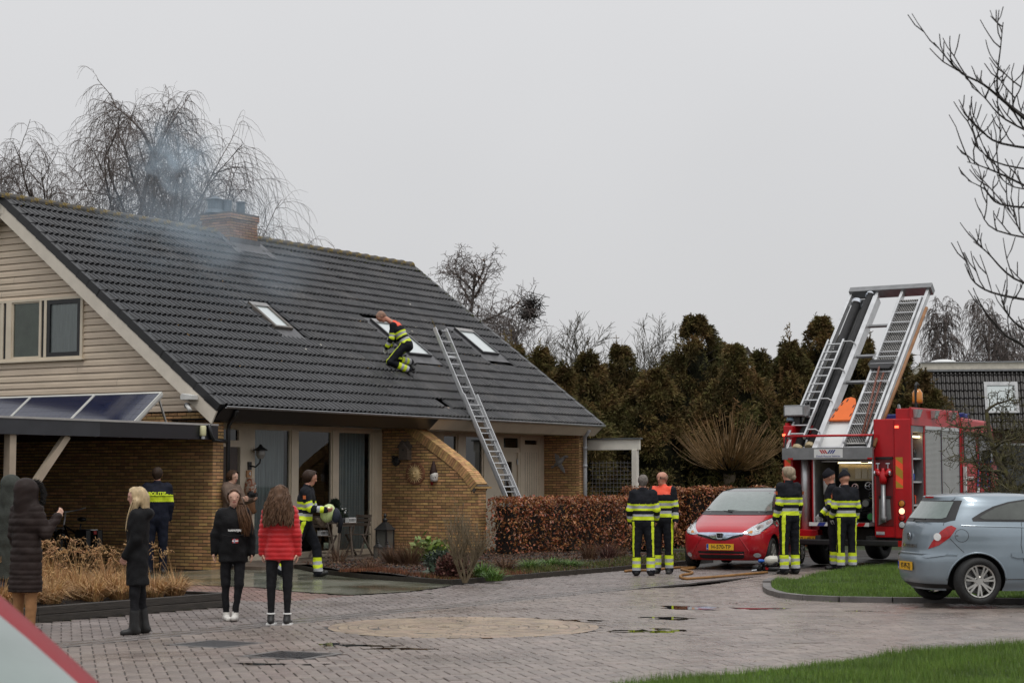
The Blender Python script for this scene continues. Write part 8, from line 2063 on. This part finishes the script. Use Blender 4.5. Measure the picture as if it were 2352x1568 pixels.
for z,c in ((.79,'4'),(.53,'7')):text('house_number',c,.12,M_WHITE,wd,(0,-.04 if c=='4' else -.18,z),(math.pi/2,0,0),extrude=.006)
# things on the wing wall face: x = depth out of the wall (towards -s)
def wing(name,label,cat,t,z):o=thing(name,label,cat,hw(WS-.006,t,z),HOUSE_ROT-math.pi/2); return o
so=wing('sun_ornament','round terracotta sun face plaque on the brick wing wall','ornament',.11,1.81)
MB().lathe([(.245,-.0),(.245,-.03),(.22,-.035),(.001,-.03)],36,axis='y',caps= False ).build('disc',mat('terracotta',(.24,.105,.055),.7,.2),so)
M_SUN=mat('sun_cream',(.74,.54,.27),.6,.15);mb=MB()
for k in range(24):a=k*2*math.pi/24;b=math.pi/24;r1,r2=.12,.235 if k%2==0 else .20;w=.1*math.sin(k);mb.add([(r1*math.cos(a-b),-.04,r1*math.sin(a-b)),(r1*math.cos(a+b),-.04,r1*math.sin(a+b)),(r2*math.cos(a+w*.4),-.042,r2*math.sin(a+w*.4)),(r1*math.cos(a),-.058,r1*math.sin(a))],[(0,3,2),(3,1,2)])
mb.build('rays',M_SUN,so);mb=MB();mb.ball((0,-.03,0),.125,20,12,(1,.45,1.05));mb.tube([(0,-.085,.03),(0,-.10,-.03)],[.012,.018],8)
mb.tube([(-.04,-.082,-.06),(0,-.088,-.07),(.04,-.082,-.06)],.008,6);mb.build('face',M_SUN,so,smooth= True );mb=MB()
for x in (-.045,.045):mb.ball((x,-.078,.03),.016,8,5,(1.4,.5,.6))
mb.build('eyes',mat('sun_eye_brown',(.30,.17,.06),.7),so)  # eyes in a browner tone than the face
bh_=wing('birdhouse','grey weathered birdhouse on the brick wing wall','birdhouse',.34,2.12);MB().prism([(-.115,0),(.115,0),(.115,.22),(0,.35),(-.115,.22)],-.16,0,lambda a,b,h:(a,h,b)).build('box',M_GREYW,bh_);MB().lathe([(.022,-.162),(.022,-.158)],12,(0,0,.20),axis='y').build('entrance',M_PLASTIC,bh_);MB().box(-.12,.12,-.17,0,-.015,0).build('floor',M_GREYW,bh_)
for sg in (-1,1):MB().bar((sg*.13,-.09,.205),(0,-.09,.365),.19,.018,up=(0,1,0)).build('roof_board',M_GREYW,bh_)
mk_=wing('mask_ornament','dark round mask hanging left of the birdhouse','ornament',.62,2.08);mb=MB();mb.ball((0,-.03,0),.10,12,8,(1,.5,1.15));mb.ball((.03,-.08,.02),.03,8,5);mb.ball((-.07,-.03,.09),.04,8,5);mb.build('mask',M_LANT,mk_,smooth= True );MB().lathe([(.09,-.01),(.1,-.005),(.09,0)],16,axis='y').build('rim',M_IRON,mk_)
go=wing('bird_ornament','dark and white hanging bird ornament with red comb on the wing wall','ornament',-.38,1.62);go.scale=(.78,.78,.85);mb=MB();mb.lathe([(.10,.20),(.115,.24),(.07,.40),(.035,.50),(.03,.54)],14,(0,-.05,0));mb.build('body',mat('dark_feather',(.035,.014,.010),.7),go,smooth= True )
MB().lathe([(.085,.02),(.11,.06),(.115,.18),(.10,.24)],14,(.02,-.05,0)).build('breast',mat('spotted_white',(.60,.58,.54),.7,.3,16,col2=(.04,.03,.03),thr=(.60,.64)),go,smooth= True );MB().ball((-.05,-.06,.0),.045,10,6,(1,.7,1.6)).build('comb',mat('comb_red',(.25,.02,.012),.6),go,smooth= True );MB().ball((-.06,-.09,.15),.03,8,5).build('eye',M_LANT,go,smooth= True )
# flying duck on the far wall
dk=thing('duck_ornament','grey flying duck plaque on the far brick wall','ornament',hw(13.775,.54,2.09),HOUSE_ROT-math.pi/2);M_DUCK=mat('duck_grey',(.24,.235,.23),.6,.15)
mb=MB();mb.tube([(-.17,-.04,-.08),(-.08,-.05,-.02),(.02,-.05,.04),(.10,-.05,.11),(.16,-.05,.16),(.20,-.05,.17),(.26,-.05,.155)],[.015,.05,.065,.05,.032,.035,.008],10);mb.build('body',M_DUCK,dk,smooth= True )
for pts in ([(-.10,.02),(.02,.08),(-.02,.20),(-.13,.24),(-.12,.12)],[(-.06,-.05),(.05,.0),(.15,-.16),(.16,-.24),(.12,-.23)]):MB().prism(pts,-.06,-.03,lambda a,b,h:(a,h,b)).build('wing',M_DUCK,dk,bevel=.006)
MB().prism([(-.16,-.06),(-.15,-.10),(-.24,-.12),(-.23,-.08)],-.05,-.03,lambda a,b,h:(a,h,b)).build('tail',M_DUCK,dk)
# cctv camera on the bargeboard
cc=thing('security_camera','white security camera with box on the cream bargeboard','camera',hw(-.27,.30,3.05),HOUSE_ROT-math.pi/2);M_WC=mat('camera_white',(.60,.60,.58),.45,.08)
MB().prism([(-.10,.10),(.17,.10),(.17,.18),(-.06,.22),(-.10,.18)],-.20,.0,lambda a,b,h:(a,h,b)).build('junction_box',M_WC,cc,bevel=.006);MB().lathe([(.055,0),(.055,-.05),(.03,-.07)],14,(-.08,0,-.0),axis='y').build('mount',M_ALUD,cc);MB().tube([(-.06,-.07,0),(.02,-.12,-.02)],.02,8).build('neck',M_WC,cc);MB().tube([(.0,-.12,.0),(.13,-.18,-.10)],.038,12).build('camera_tube',M_WC,cc,smooth= True )
# ------------------------------------------------------------------ bicycles and boxes under the carport
M_BIKE=mat('bike_black',(.012,.012,.013),.35,.2);M_SILV=mat('bike_silver',(.45,.45,.46),.35,.1,metal=.6)
def bicycle(label,s,t,rot,panniers= False ):
 p=hw(s,t);b=thing('bicycle',label,'bicycle',(p.x,p.y,0),HOUSE_ROT+rot)
 for x in (-.53,.53):
  w=MB().tube([(x+.33*math.cos(a),0,.345+.33*math.sin(a)) for a in np.linspace(0,6.283,37)],.02,6,False ).build('wheel',M_TYRE,b,smooth= True );sp=MB()
  for k in range(14):a=k*.4488;sp.tube([(x,0,.345),(x+.31*math.cos(a),0,.345+.31*math.sin(a))],.0015,3,False )
  sp.lathe([(.025,-.04),(.025,.04)],10,(x,0,.345),axis='y');sp.build('spokes',M_SILV,w)
  MB().tube([(x+.37*math.cos(a),0,.345+.37*math.sin(a)) for a in np.linspace(.3,2.6,14)],.022,5).build('mudguard',M_SILV if not panniers else M_BIKE,b)
 f=MB();f.tube([(.42,0,.80),(.05,0,.30),(-.12,0,.30)],.02,8);f.tube([(-.12,0,.30),(-.25,0,.85)],.017,8);f.tube([(-.12,0,.30),(-.53,0,.345),(-.22,0,.72)],.012,6);f.tube([(.42,0,.80),(-.2,0,.62)],.016,8);f.build('frame',M_BIKE,b,smooth= True )
 MB().tube([(.38,0,1.05),(.44,0,.78),(.53,0,.345)],.017,8).build('fork',M_SILV,b,smooth= True );MB().tube([(.10,-.27,1.14),(.30,-.24,1.10),(.40,-.05,1.06),(.40,.05,1.06),(.30,.24,1.10),(.10,.27,1.14)],.012,8).build('handlebar',M_SILV,b,smooth= True )
 MB().ball((-.28,0,.93),.10,12,8,(1.3,.8,.5)).build('saddle',M_BIKE,b,smooth= True );mb=MB();mb.box(-.78,-.32,-.07,.07,.73,.75);mb.build('carrier',M_SILV,b)
 if panniers:
  for y in (-.12,.12):MB().box(-.80,-.34,y-.06,y+.06,.38,.74).build('pannier',M_BIKE,b,bevel=.03)
  MB().box(-.82,-.80,-.03,.03,.66,.72).build('rear_light',M_REDLENS,b)
 return b
bicycle('black bicycle with silver fork leaning by the carport wall',-.55,4.15,R(100));bicycle('black bicycle with panniers parked in the carport',-.75,2.75,R(72),True )
q=hw(-1.3,4.0);t=thing('cardboard_box','brown cardboard box behind the dry grasses','box',(q.x,q.y,0),HOUSE_ROT+.5);MB().box(-.2,.2,-.15,.15,.0,.32).build('carton',mat('cardboard',(.30,.17,.08),.8),t);MB().box(-.2,.2,-.26,-.15,.31,.32).build('flap',mat('cardboard_flap',(.33,.2,.1),.8),t)
q=hw(-1.4,4.6);t=thing('storage_crate','pale grey crate behind the person in the brown coat','crate',(q.x,q.y,0),HOUSE_ROT);mb=MB();mb.box(-.35,.35,-.2,.2,0,.02)
for a in ((-.35,.35,-.2,-.18),(-.35,.35,.18,.2),(-.35,-.33,-.18,.18),(.33,.35,-.18,.18)):mb.box(a[0],a[1],a[2],a[3],.02,.32)
mb.build('tub',mat('grey_tub',(.22,.24,.22),.6),t)
# ------------------------------------------------------------------ right side: near branches, mossy tree, far house
M_NEARTW=mat('near_branch',(.030,.024,.022),.7,.3,20)
nb_=thing('near_tree','bare dark branches reaching in from the right edge','tree',(5.6,15.0,0));tw=Twigs();tw.add([(0,0,0),(.05,.0,2.0),(-.1,.1,4.0),(-.3,.1,6.2)],[.16,.14,.10,.05],8);tw.build('trunk',M_BARK,nb_)
tw=Twigs();r_=random.Random(12)
def limb(pts,d0,r0):
 P=[np.array(dep(u,v,d0+.25*k))-np.array([5.6,15.0,0]) for k,(u,v) in enumerate(pts)]
 Q=smooth_path([Vector(p) for p in P],4);n=len(Q);tw.add([tuple(q) for q in Q],[max(.004,r0*.56*(.22+.78*k/n)) for k in range(n)],5)
 for k in range(1,n-1):
  if r_.random()<.62:
   q=Q[k];L=r_.uniform(.10,.42)*(1.2-.5*k/n);d=Vector((r_.gauss(-.35,.4),r_.gauss(0,.4),r_.uniform(.3,1.0))).normalized();c=[q]
   for j in range(4):d=(d+Vector((r_.gauss(0,.15),r_.gauss(0,.15),.16))).normalized();q=q+d*L/4;c.append(q)
   tw.add([tuple(x) for x in c],[.006,.0055,.005,.0042,.0036],4)
   if r_.random()<.6:
    q=c[2];d2=(d+Vector((r_.choice((-1,1))*.7,0,.1))).normalized();tw.add([tuple(q),tuple(q+d2*L*.25),tuple(q+d2*L*.45+Vector((0,0,.04)))],[.006,.005,.004],4)
for pts,d,r0 in (([(2145,98),(2205,165),(2260,195),(2320,245),(2420,330)],14.6,.030),([(2304,52),(2298,110),(2290,190),(2305,230),(2400,300)],14.6,.024),([(2232,200),(2262,225),(2310,275),(2420,330)],14.8,.02),([(2214,258),(2250,295),(2300,330),(2440,350)],15.0,.026),([(2240,330),(2262,355),(2310,380),(2440,400)],15.1,.02),([(2222,372),(2262,385),(2320,410),(2440,470)],15.2,.024),([(2224,415),(2262,435),(2300,470),(2420,480)],15.2,.022),([(2250,480),(2290,530),(2440,560)],15.4,.022),([(2236,555),(2268,580),(2330,640),(2440,680)],15.5,.024),([(2216,606),(2240,650),(2300,678),(2440,700)],15.6,.026),([(2300,690),(2330,740),(2420,800)],15.6,.03),([(2275,730),(2310,770),(2345,790),(2420,860)],15.8,.034),([(2352,150),(2345,200),(2330,260),(2420,380)],15.0,.02),([(2305,470),(2330,500),(2352,540),(2420,560)],15.0,.018),([(2290,400),(2330,430),(2420,440)],14.9,.018)):limb(pts,d,r0)
tw.build('branches',M_NEARTW,nb_)
mt=dep(2385,1100,31.0);plant_bare('mossy_fruit_tree','gnarled mossy bare fruit tree in front of the fire engine cab',(mt.x,mt.y,0),.4,M_MOSSBARK,M_MOSSBARK,143,None ,H=3.0,spread=1.3,droop=0,trunk_r=.10,first=.22,nb=(13,8,6,4),up=.15,sp=1.0,wob=.22,twig_r=.006)
# far house with dark tiled roof
fo_=dep(2132,1100,66.0);fh=thing('terraced_house','house with steep dark tiled roof and white fascia behind the fire engine','house',(fo_.x,fo_.y,0),R(-8))
zt=1.65+(1104-846)/4350*66;zb=1.65+(1104-985)/4350*66
M_TILE2=mat('far_roof_tile',(.022,.019,.018),.45,.3,3,rnd=.25)
MB().box(0,12,.9,8,0,zt).build('upper_storey',M_DARK,fh);MB().box(-.1,12,.75,8.1,zt,zt+.24).build('fascia',mat('pale_fascia',(.58,.54,.46),.5),fh);MB().box(-.12,12,.70,8.1,zt+.24,zt+.27).build('roof_edge',M_ZINC,fh);MB().box(-.1,12,.72,.76,zt-.07,zt).build('gutter',M_ALUD,fh)
rl=math.hypot(zt-zb,.9);ar=math.atan2(zt-zb,.9);rf_=MB().box(0,12,.62,8,0,zb).build('wall',mat('far_brick',(.17,.09,.065),.8,.3,20),fh)
VF,FF=tile_geo();VF=VF*np.array([1.0,1.0,1.3]);tm=np_mesh('roof_tile',VF,FF,M_TILE2)
for r in range(int(rl/.30)+1):
 for c in range(17):
  if 2.05<c*.3+.15<3.1 and .7<r*.30<1.75: continue
  o=inst('roof_tile',tm,fh);o.matrix_local=Matrix.Translation((c*.3-.1,.0,zb-.05))@Matrix.Rotation(ar,4,'X')@Matrix.Translation((0,r*.30,random.uniform(0,.006)))
sk_=MB();Mr=Matrix.Translation((0,0,zb-.05))@Matrix.Rotation(ar,4,'X')
for a,b,c,d in ((2.0,2.1,.6,1.8),(3.05,3.15,.6,1.8),(2.1,3.05,.6,.68),(2.1,3.05,1.66,1.8)):sk_.add([Mr@Vector((x,y,z)) for z in (.0,.13) for x,y in ((a,c),(b,c),(b,d),(a,d))],[(3,2,1,0),(4,5,6,7),(0,1,5,4),(1,2,6,5),(2,3,7,6),(3,0,4,7)])
sk_=sk_.build('skylight',M_ALUD,fh);MB().add([Mr@Vector(v) for v in ((2.1,.68,.1),(3.05,.68,.1),(3.05,1.66,.1),(2.1,1.66,.1))],[(0,1,2,3)]).build('pane',M_SKYGLASS,sk_)
MB().ball((.75,2,zt+.26),.55,16,8,(1,1,.32)).build('roof_dome',M_WPANEL,fh,smooth= True )
for x in (2.2,4.2):MB().box(x,x+1.3,.58,.62,.9,zb-.5).build('window',M_WPANEL,fh);MB().box(x+.08,x+1.22,.56,.58,1.0,zb-.58).build('window_pane',M_GLASSCAR,fh)
# thatched gable and chimney far behind the conifers
g0=dep(1700,796,95);th_=thing('thatched_house','far house with thatched gable peeping over the conifers','house',(g0.x,g0.y,0));zz=g0.z-.75
MB().prism([(-2.2,zz-2.0),(0.35,zz+.75),(2.0,zz-2.0)],-.2,8,lambda a,b,h:(a,h,b)).build('roof',mat('thatch',(.07,.06,.05),.95,.3,8,bump=.6),th_);MB().prism([(-.5,zz-.7),(.35,zz+.35),(1.0,zz-.7)],-.26,-.2,lambda a,b,h:(a,h,b)).build('gable_board',M_WPANEL,th_)
MB().box(-2.2,2.0,0,8,0,zz-1.9).build('wall',M_DARK,th_);chm=MB().box(-1.25,-.45,.5,1.2,zz-1.5,zz+.55).build('chimney',mat('mossy_chimney',(.12,.10,.05),.9,.4,6),th_);MB().lathe([(.14,zz+.55),(.14,zz+.75),(.24,zz+.8),(.24,zz+1.05),(.1,zz+1.15)],14,(-.85,.8,0)).build('cowl',M_GREYPIPE,chm)
# ------------------------------------------------------------------ chimney smoke: thin bluish air drifting down over the roof
def smoke(name,label,lo,hi,dens,seed,gx= None ):
 o=MB().ball((0,0,0),1,20,12).build(name,bpy.data.materials.new(name));o['kind']='stuff';o['label']=label;o['category']='smoke'
 o.location=(Vector(lo)+Vector(hi))/2;o.scale=(Vector(hi)-Vector(lo))/2;o.location=hw(*o.location);o.rotation_euler=(0,0,HOUSE_ROT)
 m=o.data.materials[0];m.use_nodes= True ;N=m.node_tree.nodes;Lk=m.node_tree.links;N.remove(N['Principled BSDF'])
 pv=N.new('ShaderNodeVolumePrincipled');pv.inputs['Color'].default_value=(.72,.87,1,1);pv.inputs['Anisotropy'].default_value=.2
 tc=N.new('ShaderNodeTexCoord');ln=N.new('ShaderNodeVectorMath');ln.operation='LENGTH';Lk.new(tc.outputs['Object'],ln.inputs[0])
 fo=N.new('ShaderNodeMapRange');fo.inputs['From Min'].default_value=1;fo.inputs['From Max'].default_value=.25;Lk.new(ln.outputs['Value'],fo.inputs['Value'])
 nz=N.new('ShaderNodeTexNoise');nz.inputs['Scale'].default_value=2.4;nz.inputs['Detail'].default_value=3;nz.inputs['Distortion'].default_value=.8;mp=N.new('ShaderNodeMapping');mp.inputs['Location'].default_value=(seed,0,0);Lk.new(tc.outputs['Object'],mp.inputs[0]);Lk.new(mp.outputs[0],nz.inputs['Vector'])
 mr=N.new('ShaderNodeMapRange');mr.inputs['From Min'].default_value=.42;mr.inputs['From Max'].default_value=.72;Lk.new(nz.outputs['Fac'],mr.inputs['Value'])
 mu=N.new('ShaderNodeMath');mu.operation='MULTIPLY';Lk.new(fo.outputs[0],mu.inputs[0]);Lk.new(mr.outputs[0],mu.inputs[1]);m2=N.new('ShaderNodeMath');m2.operation='MULTIPLY';m2.inputs[1].default_value=dens;Lk.new(mu.outputs[0],m2.inputs[0])
 Lk.new(m2.outputs[0],pv.inputs['Density']);Lk.new(pv.outputs[0],N['Material Output'].inputs['Volume'])
smoke('smoke','thin bluish chimney smoke drifting over the left half of the roof',(.3,1.2,4.6),(7.2,6.2,9.0),.26,1.3)
smoke('smoke','denser bluish smoke puff around the chimney pots',(3.6,5.0,7.7),(7.0,6.4,10.2),1.25,5.1)
